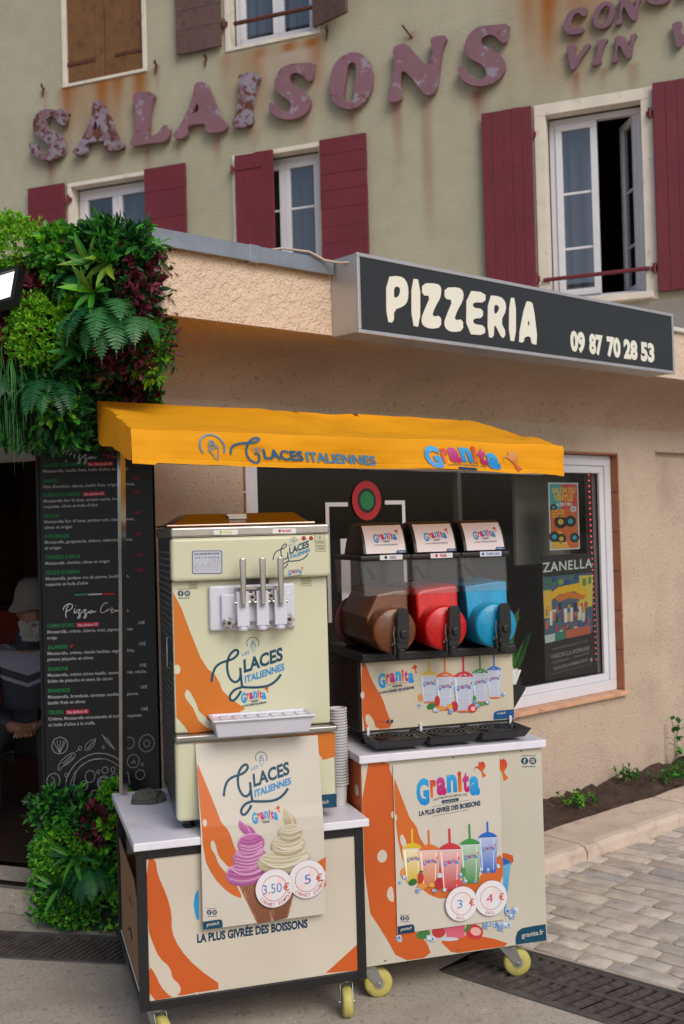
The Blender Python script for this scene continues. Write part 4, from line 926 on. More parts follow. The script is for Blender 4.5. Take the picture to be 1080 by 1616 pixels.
# dispensing block
DW=mat('dispenser_white', C(206,206,216), .35, var=(5,.04))
m=MB(); m.box(.128,.418,-.004,.0175,1.322,1.472); pl_=m.build('dispenser_plate', DW, ic, FI, bevel=.008, seg=3)
m=MB(); m.box(.165,.40,-.022,-.0045,1.348,1.445); m.build('valve_block', DW, pl_, FI, bevel=.006, seg=3)
m=MB(); m.box(.212,.352,-.0355,-.012,1.457,1.464); m.build('rail', STEEL, pl_, FI)
m=MB(); m.box(.24,.33,.0,.0177,1.4725,1.4893); m.build('dark_gap', BLACK_PL, pl_, FI)
for k,x in enumerate((.232,.297,.357)):
    m=MB(); m.box(x-.020,x+.020,-.058,-.0225,1.338,1.452); m.box(x-.012,x+.012,-.062,-.0585,1.40,1.43)
    m.lathe([(.014,1.322),(.017,1.328),(.017,1.3375)],(x,-.042,0),n=18)
    sp=m.build('nozzle', DW, pl_, FI, bevel=.003)
    m=MB(); m.lathe([(.012,1.319),(.0145,1.3215)],(x,-.042,0),n=18); m.build('nozzle_tip', mat('nozzle_tip',[C(214,206,170),C(214,140,140),C(206,130,124)][k],.4,var=(9,.1)) if k==1 else mat('nozzle_tip_pale',C(206,200,170),.4,var=(9,.1)), sp, FI, smooth=True)
    m=MB(); m.prism([(x-.008,1.405),(x+.006,1.405),(x+.009,1.47),(x+.011,1.55),(x+.009,1.562),(x-.009,1.562),(x-.011,1.55),(x-.009,1.47)],-.078,-.064,'xz'); m.build('lever', STEEL, ic, FI, bevel=.0045, seg=3, fix=True)
    m=MB(); m.tube([(x-.026,-.05,1.415),(x+.026,-.05,1.415)],.006,10); m.build('pivot_pin', STEEL, sp, FI, smooth=True)
def star_knob(x,z,y):
    m=MB(); pts=[((.016+.004*math.cos(5*a))*math.cos(a)+x,(.016+.004*math.cos(5*a))*math.sin(a)+z) for a in [2*math.pi*k/40 for k in range(40)]]
    m.prism(pts,y-.022,y,'xz'); o=m.build('star_knob', STEEL, pl_, FI, bevel=.003, fix=True)
    m=MB(); m.lathe([(.006,y-.0235),(.006,y-.0221)],(x,0,z),'y',14); m.build('bolt_hole', BLACK_PL, o, FI)
for x,z in ((.265,1.432),(.328,1.434),(.187,1.350),(.388,1.353)): star_knob(x,z,-.023)
# drip tray
m=MB(); x0,x1,z0,z1=.115,.452,.988,1.047
def ringr(x0,x1,y0,y1,z): return [(x0,y0,z),(x1,y0,z),(x1,y1,z),(x0,y1,z)]
L5=[ringr(x0+.018,x1-.018,-.10,.016,z0),ringr(x0+.008,x1-.008,-.112,.0165,z1-.012),ringr(x0,x1,-.122,.017,z1-.006),ringr(x0,x1,-.122,.017,z1),ringr(x0+.012,x1-.012,-.11,.010,z1),ringr(x0+.016,x1-.016,-.104,.006,z1-.008)]
for q in L5: m.v+=q; m.c+=[(1,1,1)]*4
for k in range(5): m.f+=[(4*k+i,4*k+(i+1)%4,4*k+4+(i+1)%4,4*k+4+i) for i in range(4)]
m.f+=[(0,3,2,1),(20,21,22,23)]; m.m=[0]*len(m.f)
tr_=m.build('drip_tray', DW, ic, FI, bevel=.003)
m=MB()
for k in range(7): xx=x0+.035+.042*k; m.box(xx,xx+.030,-.09,-.055,z1-.0079,z1-.004); m.box(xx,xx+.030,-.045,-.005,z1-.0079,z1-.004)
m.build('tray_grid', DW, tr_, FI, bevel=.002)

# ================================================================== slush machine
sm = thing('slush_machine','black and cream slush machine with brown, red and blue tanks','slush machine',.06,4.01,.862,16.7)
FS=frame(.06,4.01,0,16.7)
SW=.592
m=MB(); m.box(-.006,SW,.004,.41,.905,1.165); m.build('base', mat('base_dark', C(50,46,44), .5, .3, var=(6,.15)), sm, FS, bevel=.004)
m=MB()
for j in range(20):
    z=.935+.0112*j; m.box(-.0105,-.0062,.05,.38,z,z+.0062)
m.box(-.0105,-.0062,.02,.049,.91,1.16); m.box(-.0105,-.0062,.381,.408,.91,1.16)
for k in range(1,9): y=.05+.0367*k; m.box(-.0100,-.0062,y-.003,y+.003,.935,1.155)
m.build('side_grille', mat('grille_brown', C(92,78,68), .5, .4, var=(8,.12)), sm, FS)
m=MB(); m.box(-.012,SW+.003,-.03,.42,1.1655,1.199); m.build('tank_deck', BLACK_PL, sm, FS, bevel=.006, seg=3)
for x in (.02,SW-.03):
    for y in (.06,.37):
        m=MB(); m.lathe([(.018,.8625),(.02,.87),(.014,.876),(.014,.904)],(x,y,0),n=16); m.build('foot', BLACK_PL, sm, FS)
A=Art([(568,1043),(807.7,1031.7),(809,1135),(569,1151.7)],(-.008,SW-.002,1.165,.918),base=.0003); A.mb.box(-.008,SW-.002,-.001,.0035,.918,1.165,0,P_(212,200,176))
A.surf=lambda u,v,h:(u,-.001-h,v)
A.sheet(510,1000,3)
A.poly([(175,130),(197,130),(225,215),(270,290),(285,330),(295,365),(326,440),(243,448),(230,400),(205,370),(190,385),(195,420),(215,450),(178,453)],ORANGE,smooth=1); A.ell(180,284,9,18,CREAM)
granita(A,(255,172),(170,-8),(3,165))
A.text('Suivez-nous',(238,414),(286,411),5,NAVY,.01); A.ell(298,412,7,9,NAVY,16); A.ell(318,410,7,9,TEAL,16)
def slush_cup(A,cx,ty,w,h,col,col2,straw=60,logo=True,body=None,dome=.34):
    """plastic cup: dome of slush, tapered cup, straw"""
    b=body or P_(206,212,226)
    A.line([(cx,ty-straw),(cx+1,ty+w*.1)],w*.1,col)
    A.poly([(cx-w*.5,ty+w*dome),(cx-w*.42,ty+w*dome*.55),(cx-w*.2,ty+w*.06),(cx,ty),(cx+w*.2,ty+w*.05),(cx+w*.42,ty+w*dome*.5),(cx+w*.5,ty+w*dome*.95)],col,smooth=1)
    rr=random.Random(int(cx)); 
    for k in range(14):
        a=rr.uniform(-.36,.36); A.ell(cx+a*w,ty+w*dome*(.45+abs(a))+rr.uniform(-2,3),w*.03,w*.02,col2,8)
    A.poly([(cx-w*.5,ty+w*dome*.9),(cx+w*.5,ty+w*dome*.85),(cx+w*.36,ty+h),(cx-w*.33,ty+h+2)],b,grad=col2)
    A.poly([(cx-w*.42,ty+w*dome*1.1),(cx-w*.34,ty+w*dome*1.1),(cx-w*.27,ty+h*.95),(cx-w*.31,ty+h*.95)],tuple(min(1,v*1.35) for v in b))
    A.poly([(cx+w*.28,ty+w*dome*1.1),(cx+w*.33,ty+w*dome*1.1),(cx+w*.25,ty+h*.93),(cx+w*.22,ty+h*.93)],tuple(min(1,v*1.25) for v in b))
    A.line([(cx-w*.5,ty+w*dome*.92),(cx+w*.5,ty+w*dome*.88)],w*.04,P_(220,224,230))
    if logo: granita(A,(cx-w*.36,ty+h*.34),(w*.68,-w*.04),(w*.02,w*.62),tag_=False,slogan=False)
YC,OC,RC,GC,BC=P_(222,190,50),P_(220,120,60),P_(206,60,70),P_(70,150,76),P_(50,110,200)
WCUP=P_(200,206,220)
for cx,ty,w,h,c,st_ in ((806,155,72,150,BC,62),(740,165,82,160,GC,62),(498,172,84,150,YC,58),(573,178,92,178,OC,66),(661,176,100,190,RC,74)):
    slush_cup(A,cx,ty,w,h,c,P_(196,204,222),st_,True,WCUP)
    for q in range(4):
        for p in range(5): A.ell(cx-w*.28+w*.14*p,ty+h*(.72+.07*q),w*.03,w*.022,[P_(206,120,120),P_(140,170,206)][(p+q)%2],6)
    A.ell(cx+2,ty+h,w*.36,5,P_(214,110,60),12)
A.ell(615,342,17,24,P_(190,50,56)); A.ell(700,352,22,20,P_(206,60,56)); A.ell(702,354,11,10,P_(236,190,180)); A.ell(535,318,12,28,P_(196,56,44)); A.ell(505,340,20,14,P_(60,120,56),rot=-.4); A.ell(550,350,22,12,P_(226,150,60)); A.ell(456,300,12,18,P_(220,150,80)); A.ell(710,310,9,18,P_(70,150,70)); A.ell(738,332,22,8,P_(80,150,70)); A.ell(592,342,14,12,P_(226,170,60))
cubes(A,[(455,342),(525,362),(595,365),(722,340),(772,325),(850,290),(715,325)],15)
A.poly([(897,360),(897,402),(800,409),(800,385),(806,372),(826,366)],P_(20,84,140)); A.text('granita.fr',(816,384),(858,380),10,CREAM,.02)
A.build('front_panel', sm, fr=FS)
# drip trays on white hooks
DT=mat('tray_plastic', C(30,30,34), .4, var=(14,.2))
for k in range(3):
    x0=-.012+.2*k; x1=x0+.192
    m=MB(); L5=[ringr(x0+.012,x1-.012,-.135,.0,.876),ringr(x0+.004,x1-.004,-.165,.0,.905),ringr(x0,x1,-.17,.0,.911),ringr(x0+.006,x1-.006,-.163,-.003,.911),ringr(x0+.010,x1-.010,-.158,-.006,.904)]
    for q in L5: m.v+=q; m.c+=[(1,1,1)]*4
    for i in range(4): m.f+=[(4*i+j,4*i+(j+1)%4,4*i+4+(j+1)%4,4*i+4+j) for j in range(4)]
    m.f+=[(0,3,2,1),(16,17,18,19)]; m.m=[0]*len(m.f)
    t=m.build('drip_tray', DT, sm, FS, bevel=.002)
    g_=MB(); cx=(x0+x1)/2
    for r_ in (.02,.038,.056,.072): g_.lathe([(r_-.004,.9045),(r_-.004,.909),(r_+.002,.909),(r_+.002,.9045)],(cx,-.082,0),n=28)
    for a in range(8):
        c_,s_=math.cos(a*math.pi/4),math.sin(a*math.pi/4); g_.tube([(cx+.018*c_,-.082+.018*s_,.907),(cx+.074*c_,-.082+.074*s_,.907)],.0025,4)
    g_.build('drain_grid', DT, t, FS)
for x in (.005,.208,.566):
    m=MB(); m.box(x,x+.011,-.012,-.0035,.895,.932); m.build('tray_hook', WHITE_PVC, sm, FS, bevel=.003)
# tanks
CLEAR=glass('clear_tank',(.92,.92,.92),.05,1.6,.05)
SL=[('slush_cola',C(104,58,28),'dark brown cola slush'),('slush_red',C(196,14,16),'red strawberry slush'),('slush_blue',C(2,142,186),'bright blue slush')]
def loft(m,rings,mi=0,close=True):
    n=len(rings[0])
    o=len(m.v); m.v+=[p for r_ in rings for p in r_]; m.c+=[(1,1,1)]*(n*len(rings))
    m.f+=[(o+i*n+j,o+i*n+(j+1)%n,o+(i+1)*n+(j+1)%n,o+(i+1)*n+j) for i in range(len(rings)-1) for j in range(n)]
    if close: m.f+=[tuple(o+j for j in range(n))[::-1],tuple(o+(len(rings)-1)*n+j for j in range(n))]
    m.m=[mi]*len(m.f)
for k in range(3):
    cx=.085+.195*k; cz=1.284; rr0=.081; yc=-.105
    # clear shell: flared box above, half drum below
    tk=MB()
    def sect(z):
        t=(z-cz)/(1.53-cz); hx=.083+.012*t; y0=-.055+.03*t; return [(cx-hx,y0,z),(cx+hx,y0,z),(cx+hx,.30,z),(cx-hx,.30,z)]
    loft(tk,[sect(z) for z in (1.405,1.44,1.48,1.53)],close=False)
    tank=tk.build('tank', CLEAR, sm, FS, bevel=.012, seg=3)
    d=MB(); d.lathe([(rr0*.1,yc-.0165),(rr0*.90,yc-.016),(rr0*.985,yc-.010),(rr0,yc-.002),(rr0,.29)],(cx,0,cz),'y',40)
    nm,c_,lb=SL[k]
    fillm=mat(nm,c_,.36,var=(22,.14),mottle=[(130,tuple(min(1,v*1.35+.02) for v in c_),.55,.68),(260,tuple(v*.72 for v in c_),.56,.66)],bump=[('noise',130,.35,.003),('noise',320,.3,.002)],coat=.25,spec=.4)
    dr=d.build('drum', fillm, tank, FS, smooth=True)
    f=MB(); ztop=(1.425,1.432,1.437)[k]; zl=(1.33,1.405,1.428)[k]
    pr=[(-.079,1.285),(.079,1.285),(.0845,ztop),(.03,ztop-.001),((-.035,-.06,-.075)[k],ztop-.012),(-.082,zl)]
    def yy(z): return -.051+.03*(z-cz)/(1.53-cz)
    vs=[(cx+a,yy(b),b) for a,b in pr]+[(cx+a,.27,b+(.0 if b<1.3 else .008)) for a,b in pr]
    n=len(pr); f.add(vs,[tuple(range(n)),tuple(range(n,2*n))[::-1]]+[(i,n+i,n+(i+1)%n,(i+1)%n) for i in range(n)])
    o=f.build('slush', fillm, tank, FS, bevel=.012, seg=3, fix=True); o['label']=lb
    # shoulder seam and rear seal
    s_=MB(); s_.lathe([(.094,.292),(.102,.294),(.102,.312),(.094,.314)],(cx,0,cz+.004),'y',36); s_.build('rear_seal', mat('seal_red',C(110,40,44),.5,var=(8,.1)), tank, FS, smooth=True)
    s_=MB(); s_.tube([(cx-.02,.12,1.50),(cx-.005,.08,1.46),(cx+.0,.06,1.455)],.006,8); s_.tube([(cx-.005,.08,1.46),(cx-.02,.07,1.475)],.008,8); s_.build('auger_hook', BLACK_PL, tank, FS, smooth=True)
    # tap
    tp=MB(); a=cx+.018
    tp.prism([(a-.021+.021*(1-math.cos(q)) if 0 else a+.021*math.cos(q), 1.345+.021*math.sin(q)) for q in [math.pi*i/10 for i in range(11)]]+[(a-.022,1.26),(a-.017,1.245),(a+.017,1.245),(a+.022,1.26)],yc-.055,yc-.035,'xz')
    tap=tp.build('tap_lever', BLACK_PL, sm, FS, bevel=.004, seg=3, fix=True)
    tb=MB(); tb.box(a-.024,a+.018,yc-.05,yc-.018,1.222,1.262); tb.lathe([(.016,1.183),(.018,1.19),(.018,1.222)],(a-.005,yc-.034,0),n=18); tb.box(a-.034,a-.024,yc-.044,yc-.018,1.20,1.245); tb.tube([(a,yc-.05,1.275),(a,yc-.066,1.275)],.014,14)
    tb.build('tap_body', BLACK_PL, tap, FS, bevel=.003)
    tw=MB(); tw.tube([(a-.024,yc-.03,1.30),(a-.032,yc-.04,1.275),(a-.026,yc-.035,1.25),(a-.036,yc-.03,1.235)],.003,6); tw.build('tap_spring', STEEL, tap, FS)
    # lid with white advert panel
    ld=MB(); ld.box(cx-.098,cx+.098,-.045,.31,1.531,1.551)
    lid=ld.build('tank_lid', BLACK_PL, sm, FS, bevel=.006, seg=3)
    fp=[(-.040,1.552),(-.030,1.590),(-.012,1.628),(.016,1.660),(.05,1.668),(.10,1.660),(.17,1.60),(.20,1.552)]
    hd=MB(); hd.prism(fp,cx-.085,cx+.085,'yz'); hd.build('advert_hood', BLACK_PL, lid, FS, bevel=.005, seg=3, fix=True)
    # the panel follows the hood's curved front
    fpp=chaikin(fp[0:4],2,False)
    ln=[0]
    for p,q in zip(fpp,fpp[1:]): ln.append(ln[-1]+math.hypot(q[0]-p[0],q[1]-p[1]))
    def hood(u,v,h,cx=cx):
        t=(v-.004)/(.115)*.96*ln[-1]; t=max(0,min(ln[-1]-1e-6,t+.004)); i=max(j for j in range(len(ln)-1) if ln[j]<=t)
        f_=(t-ln[i])/(ln[i+1]-ln[i]); p,q=fpp[i],fpp[i+1]; d_=math.hypot(q[0]-p[0],q[1]-p[1]); ny,nz=-(q[1]-p[1])/d_,(q[0]-p[0])/d_
        return (cx+u, p[0]*(1-f_)+q[0]*f_+ny*(h+.001), p[1]*(1-f_)+q[1]*f_+nz*(h+.001))
    A=Art([(0,0),(100,0),(100,80),(0,80)],(-.073,.077,.115,.004),base=.0008,surf=hood)
    pw=C(226,216,218)
    for i in range(10): A.raw([(0,8*i),(100,8*i),(100,8*i+8),(0,8*i+8)],[(0,1,2,3)],pw)
    A.boxes=[((-9,9,-9,9),0)]
    granita(A,(22,24),(60,-1),(1,58),slogan=False)
    A.text('LA PLUS GIVRÉE DES BOISSONS',(23,60),(82,59.5),3.6,NAVY,.03)
    A.poly([(100,73),(100,80),(76,80),(76,76),(79,73)],P_(20,84,150)); A.text('granita.fr',(82,78.5),(95,78.5),3,CREAM,.02)
    A.build('advert_panel', lid, mat('advert_sheet',rough=.35,attr=True,spec=.4), FS)
    A=Art([(0,0),(100,0),(100,22),(0,22)],(cx-.024,cx+.062,1.5505,1.5325),base=.0005); A.surf=lambda u,v,h:(u,-.0455-h,v)
    A.rect(0,0,100,22,C(226,226,228)); c_,tx=[(C(40,34,34),'COLA'),(C(190,34,44),'FRAISE'),(C(40,120,190),'TROPICAL BLUE')][k]
    A.text(tx,(44-(16 if k==2 else 0),17),(72+(20 if k==2 else 0),17),12,c_,.04); A.ell(26-(12 if k==2 else 0),11,6,7,c_,14); A.ell(26-(12 if k==2 else 0),4,2,3,c_,8)
    A.build('flavour_label', lid, fr=FS)

# ================================================================== orange canopy on chrome posts
cp = thing('canopy','orange fabric canopy on chrome posts printed with ice cream lettering over both carts','canopy',-.842,4.185,.671,17)
BL,BR_,FR_,FL_ = [Vector(p) for p in ((-.928,4.25,2.165),(.560,4.75,2.098),(.785,3.905,1.922),(-.645,3.416,1.977))]
CLOTH=mat('orange_cloth', (1.0,.44,.012), .7, var=(6,.04), bump=[('noise',6,.35,.035),('noise',22,.15,.01),('noise',600,.1,.001)], transl=.30, spec=.2)
def ctop(a,b):
    """a along the width, b from back (0) to front (1)"""
    p=BL.lerp(BR_,a).lerp(FL_.lerp(FR_,a),b)
    sag=.020*math.sin(math.pi*a)*math.sin(math.pi*min(1,b*1.0))
    z=.012*noise.noise(Vector((a*5,b*3,2)))+.006*noise.noise(Vector((a*13,b*7,5)))-.018*math.sin(math.pi*b)*math.sin(math.pi*a)
    z+=-.014*math.exp(-((a-.60+.18*b)/.035)**2)*(1-b)+.010*math.exp(-((a-.40-.25*b)/.03)**2)*(1-b*.6)+.008*math.exp(-((a-.82-.1*b)/.03)**2)
    t=a-(.47+.5*b)
    if t>0: w_=max(.03,.53-.5*b); z+=-.045*math.sin(math.pi*min(1,t/w_))*math.sin(math.pi*min(1,b*1.25+.0))**.6-.006*math.sin(t*34)*b
    z+=.010*math.exp(-(t/.02)**2)*math.sin(math.pi*b)
    return p+Vector((0,0,(z if 0<b<1 else z*.4)-sag))
dF=(FR_-FL_).normalized(); nF=Vector((dF.y,-dF.x,0)).normalized()
def wave(a,v):
    k=max(0,v)
    return k*(.013*math.sin(a*9+1)+.008*math.sin(a*21+.5)+.003*math.sin(a*47)+.004*noise.noise(Vector((a*14,v*2,3))))+.004*noise.noise(Vector((a*8,v*3,8)))
def cval(a,v,h=0):
    """front valance: v 0 at the fold, 1 at the hem"""
    p=ctop(a,1); H_=.104+.004*math.sin(a*7)+(.006 if a<.05 else 0)
    return p+nF*(wave(a,v)+h+.003*math.sin(math.pi*min(1,v*2))+.004*v+(.0018 if v>.87 and h==0 else 0)+(-.0012 if .84<v<.872 else 0))+Vector((0,0,-H_*v))
m=MB(); na,nb=90,36
def gridadd(fn,na,nb):
    o=len(m.v); m.v+=[tuple(fn(i/na,j/nb)) for i in range(na+1) for j in range(nb+1)]; m.c+=[(1,1,1)]*((na+1)*(nb+1))
    m.f+=[(o+i*(nb+1)+j,o+(i+1)*(nb+1)+j,o+(i+1)*(nb+1)+j+1,o+i*(nb+1)+j+1) for i in range(na) for j in range(nb)]; m.m=[0]*len(m.f)
gridadd(ctop,na,nb); gridadd(lambda a,v:cval(a,v),180,40)
dB=(BR_-BL).normalized(); nB=Vector((-dB.y,dB.x,0))
gridadd(lambda a,v:ctop(a,0)+nB*(.006*v+wave(a+2,v))+Vector((0,0,-.125*v)),na,6)
dS=(FL_-BL).normalized(); nS=Vector((-dB.x,-dB.y,0))
def left(b,v):
    p=ctop(0,b); e=math.sin(math.pi*b)
    return p+nS*(.012*v*e+.006*math.sin(b*9)*v)+(nF*(wave(0,v)+.004*v) if b>.999 else Vector())+Vector((0,0,-(.135-.03*b+.012*math.sin(b*6))*v))
def right(b,v):
    p=ctop(1,b); e=math.sin(math.pi*b)
    return p-nS*(.010*v*e)+(nF*(wave(1,v)+.004*v) if b>.999 else Vector())+Vector((0,0,-(.12-.012*b)*v))
gridadd(left,24,8); gridadd(right,24,8)
fab=m.build('canopy_fabric', CLOTH, cp, Matrix(), smooth=True, fix=True)
# printed lettering on the front valance
A=Art([(215,674),(890,703),(876,751),(205,727)],(0,1,0,1),base=.0045,surf=lambda u,v,h:tuple(cval(u,v,h)))
A.STEP=.0003
A.sheet(150,610,2.77)
cb_=P_(70,140,180); tb_=P_(36,100,136)
pts=[(505+52*math.cos(R(a)),258+52*math.sin(R(a))) for a in range(150,391,8)]; A.line(pts,7,cb_)
A.line([(487,270),(530,262),(515,318),(487,270)],6,cb_); A.line([(488,262),(500,250),(528,258)],6,cb_,1); A.line([(490,250),(503,228),(520,246),(498,252)],6,cb_,1)
A.line(chaikin([(578,290),(585,262),(610,246),(650,241),(690,240),(716,228),(708,218),(680,224),(656,250),(645,285),(655,315),(678,328),(694,318),(700,285),(680,286)],2,False),9,tb_)
A.text('LES',(676,276),(712,277),16,cb_,.01)
A.text('LACES',(716,308),(886,319),42,tb_,.035); A.text('ITALIENNES',(898,322),(1197,345),42,cb_,.03)
A.build('valance_print', cp, fr=Matrix())
A=Art([(215,674),(890,703),(876,751),(205,727)],(0,1,0,1),base=.0045,surf=lambda u,v,h:tuple(cval(u,v,h))); A.STEP=.0003
A.sheet(520,640,2.7)
granita(A,(374,158),(316,26),(-4,236),slogan=False,bird=False)
hummingbird(A,(712,186),(78,6),(-6,96),P_(230,170,90),P_(200,70,50))
A.build('valance_print', cp, fr=Matrix())
PC=mat('polished_post', C(190,186,180), .16, 1, var=(7,.15))
def wpv(F,x,y,z): return Vector(wp(F,x,y,z))
m=MB(); m.tube([(-.852,4.190,.672),(-.838,4.20,1.4),(-.832,4.215,2.12)],.0155,4); m.build('post', PC, cp, Matrix())
m=MB(); m.tube([(.500,4.715,.02),(.492,4.735,2.05)],.019,4); m.build('post', mat('dark_reflection_post', C(112,106,104), .22, 1, var=(7,.15)), cp, Matrix())  # chrome colour darkened to stand in for a dark reflection
m=MB()
for a,b in ((BL,BR_),(FL_,FR_),(BL,FL_),(BR_,FR_)):
    i=Vector((0,0,-.105)); c=(BL+BR_+FL_+FR_)/4; p=a+(c-a)*.09+i; q=b+(c-b)*.09+i; m.tube([p,q],.008,8)
m.build('canopy_rods', PC, cp, Matrix(), smooth=True)

# ================================================================== posters and price discs
PAPER=C(222,214,200,.80)
KN=[(.30,-.021),(.62,-.027),(.66,-.0275),(.70,-.024),(.74,-.014),(1.0,.0)]
def psurf(u,v,h):
    # hangs from the machine's front, leans over the counter edge and on to the cart panel
    top=.044-.0524*(u-.133)
    if v<=.74:
        for (a,b),(c,d) in zip(KN,KN[1:]):
            if v<=c: y=b+(d-b)*(v-a)/(c-a); break
    else: y=-.014+(top+.014)*(v-.74)/.22
    return (u,y-h,v)
def sheetgrid(A,quad,col,nu=0,nv=0):
    A.raw(list(quad),[(0,1,2,3)],col); A.boxes.clear(); A.base=.0006; A.STEP=.00022
class Fine(Art):
    """artwork on bent paper: long triangles are cut so that they follow the bend"""
    cuts=None; ucuts=None
    def raw(s,pts,faces,col):
        uv=[s.uv(p) for p in pts]; bm=bmesh.new(); cl=bm.verts.layers.float_vector.new('c')
        cols=col if isinstance(col[0],(tuple,list)) else [col]*len(pts)
        vs=[bm.verts.new((u,v,0)) for u,v in uv]
        for b,c in zip(vs,cols): b[cl]=c
        for f in faces:
            try: bm.faces.new([vs[i] for i in f])
            except ValueError: pass
        zs=[v for _,v in uv]
        for z in (s.cuts or ()):
            if min(zs)<z<max(zs): bmesh.ops.bisect_plane(bm,geom=bm.verts[:]+bm.edges[:]+bm.faces[:],plane_co=(0,z,0),plane_no=(0,1,0))
        for z in (s.ucuts or ()):
            if min(p[0] for p in uv)<z<max(p[0] for p in uv) and max(zs)>.74: bmesh.ops.bisect_plane(bm,geom=bm.verts[:]+bm.edges[:]+bm.faces[:],plane_co=(z,0,0),plane_no=(1,0,0))
        bm.verts.ensure_lookup_table(); bm.verts.index_update()
        us=[p[0] for p in uv]; vv=[p[1] for p in uv]; b=(min(us),max(us),min(vv),max(vv)); L=0
        for (c,l) in s.boxes:
            if l>=L and b[0]<c[1] and b[1]>c[0] and b[2]<c[3] and b[3]>c[2]: L=l+1
        s.boxes.append((b,L)); h=s.base+L*s.STEP
        fs=[]
        for f in bm.faces:
            idx=[v.index for v in f.verts]
            if f.normal.z<0 or (f.normal.z==0 and f.calc_area()<1e-12): idx=idx[::-1]
            fs.append(tuple(idx))
        s.mb.add([s.surf(v.co.x,v.co.y,h) for v in bm.verts],fs,0,[tuple(v[cl]) for v in bm.verts]); bm.free()
A=Fine([(311.5,1176),(506,1163),(511,1439),(313,1465)],(.202,.612,.958,.373),base=0,surf=psurf); A.cuts=(.62,.66,.70,.74,.79,.84,.89,.93); A.ucuts=tuple(.24+.04*k for k in range(10))
sheetgrid(A,[(311.5,1176),(506,1163),(511,1439),(313,1465)],PAPER,2,16)
A.sheet(310,1170,5.143)
O1=P_(212,110,48)
A.poly([(8,155),(45,260),(100,400),(165,580),(185,640),(235,690),(262,750),(280,820),(300,860),(340,920),(250,1010),(200,960),(150,900),(130,800),(108,772),(88,800),(95,850),(130,900),(150,970),(200,1030),(290,1130),(355,1258),(280,1235),(200,1180),(110,1080),(30,920),(15,500)],O1,smooth=1)
A.ell(48,640,17,28,PAPER); A.poly([(820,1050),(930,980),(1036,918),(1036,1155),(960,1200),(800,1120)],O1); A.ell(1034,1048,9,16,PAPER)
glaces(A,(210,98),(560,-12),(8,560),27)
granita(A,(438,548),(212,-10),(3,205),slogan=False)
rg=random.Random(12)
def waffle(A,pts,c1,c2,n=9):
    (tl,tr,br,bl)=pts; A.poly(pts,c1,grad=tuple(v*.8 for v in c1))
    f=lambda s_,t:((tl[0]*(1-s_)+tr[0]*s_)*(1-t)+(bl[0]*(1-s_)+br[0]*s_)*t,(tl[1]*(1-s_)+tr[1]*s_)*(1-t)+(bl[1]*(1-s_)+br[1]*s_)*t)
    for sg_ in (1,-1):
        V=[];Fc=[]
        for k in range(-n,n):
            P=[]
            for t in np.linspace(0,1,9):
                s_=(k+.5)/n*1.0+sg_*t*1.1+(0 if sg_>0 else .9)
                if 0<=s_<=1: P.append(f(s_,t))
            if len(P)>1:
                o=len(V); V+=[q for p in P for q in ((p[0]-4,p[1]),(p[0]+4,p[1]))]; Fc+=[(o+2*i,o+2*i+1,o+2*i+3,o+2*i+2) for i in range(len(P)-1)]
        A.raw(V,Fc,c2)
def swirl(A,lumps,tip,base,light,dark):
    A.poly(tip,base,smooth=2,grad=dark); A.line([(p[0]*.6+tip[0][0]*.4+6,p[1]) for p in tip[1:4]],[3,12],light,1)
    for (cx,cy,rx,ry,rot) in lumps:
        A.ell(cx,cy,rx,ry,light,40,rot,grad=dark); A.ell(cx+rx*.03,cy+ry*.04,rx*.97,ry*.95,base,40,rot,grad=tuple(b*.82 for b in base))
        for q in range(5):
            o=-.62+.3*q
            A.line([(cx-rx*.86+rx*.1*abs(o),cy+ry*(o+.12)),(cx-rx*.35,cy+ry*(o+.34)),(cx+rx*.2,cy+ry*(o+.30)),(cx+rx*.84-rx*.12*abs(o),cy+ry*(o-.12))],[rg.uniform(4,9),rg.uniform(8,16)],rg.choice([light,dark,light]),2)
PK,PKL,PKD=P_(196,116,172),P_(222,164,204),P_(166,78,140)
CM,CML,CMD=P_(206,194,164),P_(226,218,196),P_(178,160,124)
waffle(A,[(310,1130),(560,1080),(590,1440),(470,1465)],P_(178,124,92),P_(128,78,54))
swirl(A,[(380,1050,172,100,-.2),(408,915,140,92,-.2),(424,805,112,84,-.18)],[(330,610),(370,650),(430,670),(466,715),(455,745),(400,745),(352,715),(322,670)],PK,PKL,PKD)
A.line([(240,1000),(330,1060),(440,1050),(535,1000)],[10,26],PKL,2); A.line([(290,870),(360,920),(450,905),(520,850)],[8,22],PKL,2)
waffle(A,[(530,1060),(825,1010),(720,1410),(600,1440)],P_(172,118,88),P_(122,74,52))
swirl(A,[(692,945,222,104,-.14),(728,815,140,92,-.14),(748,718,98,70,-.14)],[(708,515),(740,560),(795,600),(802,660),(770,690),(715,680),(690,620),(692,560)],CM,CML,CMD)
A.line([(490,930),(600,1000),(740,990),(890,900)],[10,30],CML,2); A.line([(600,800),(690,860),(790,840),(850,790)],[8,22],CML,2)
social(A,92,1370,20,NAVY,PAPER)
A.poly([(14,1448),(150,1428),(172,1432),(180,1452),(180,1496),(16,1515)],TEAL); A.text('granita.fr',(46,1484),(154,1468),26,CREAM,.015)
pi_=tag(A.build('poster', fr=FL),'paper poster of pink and vanilla cones hanging from the ice cream machine','poster')
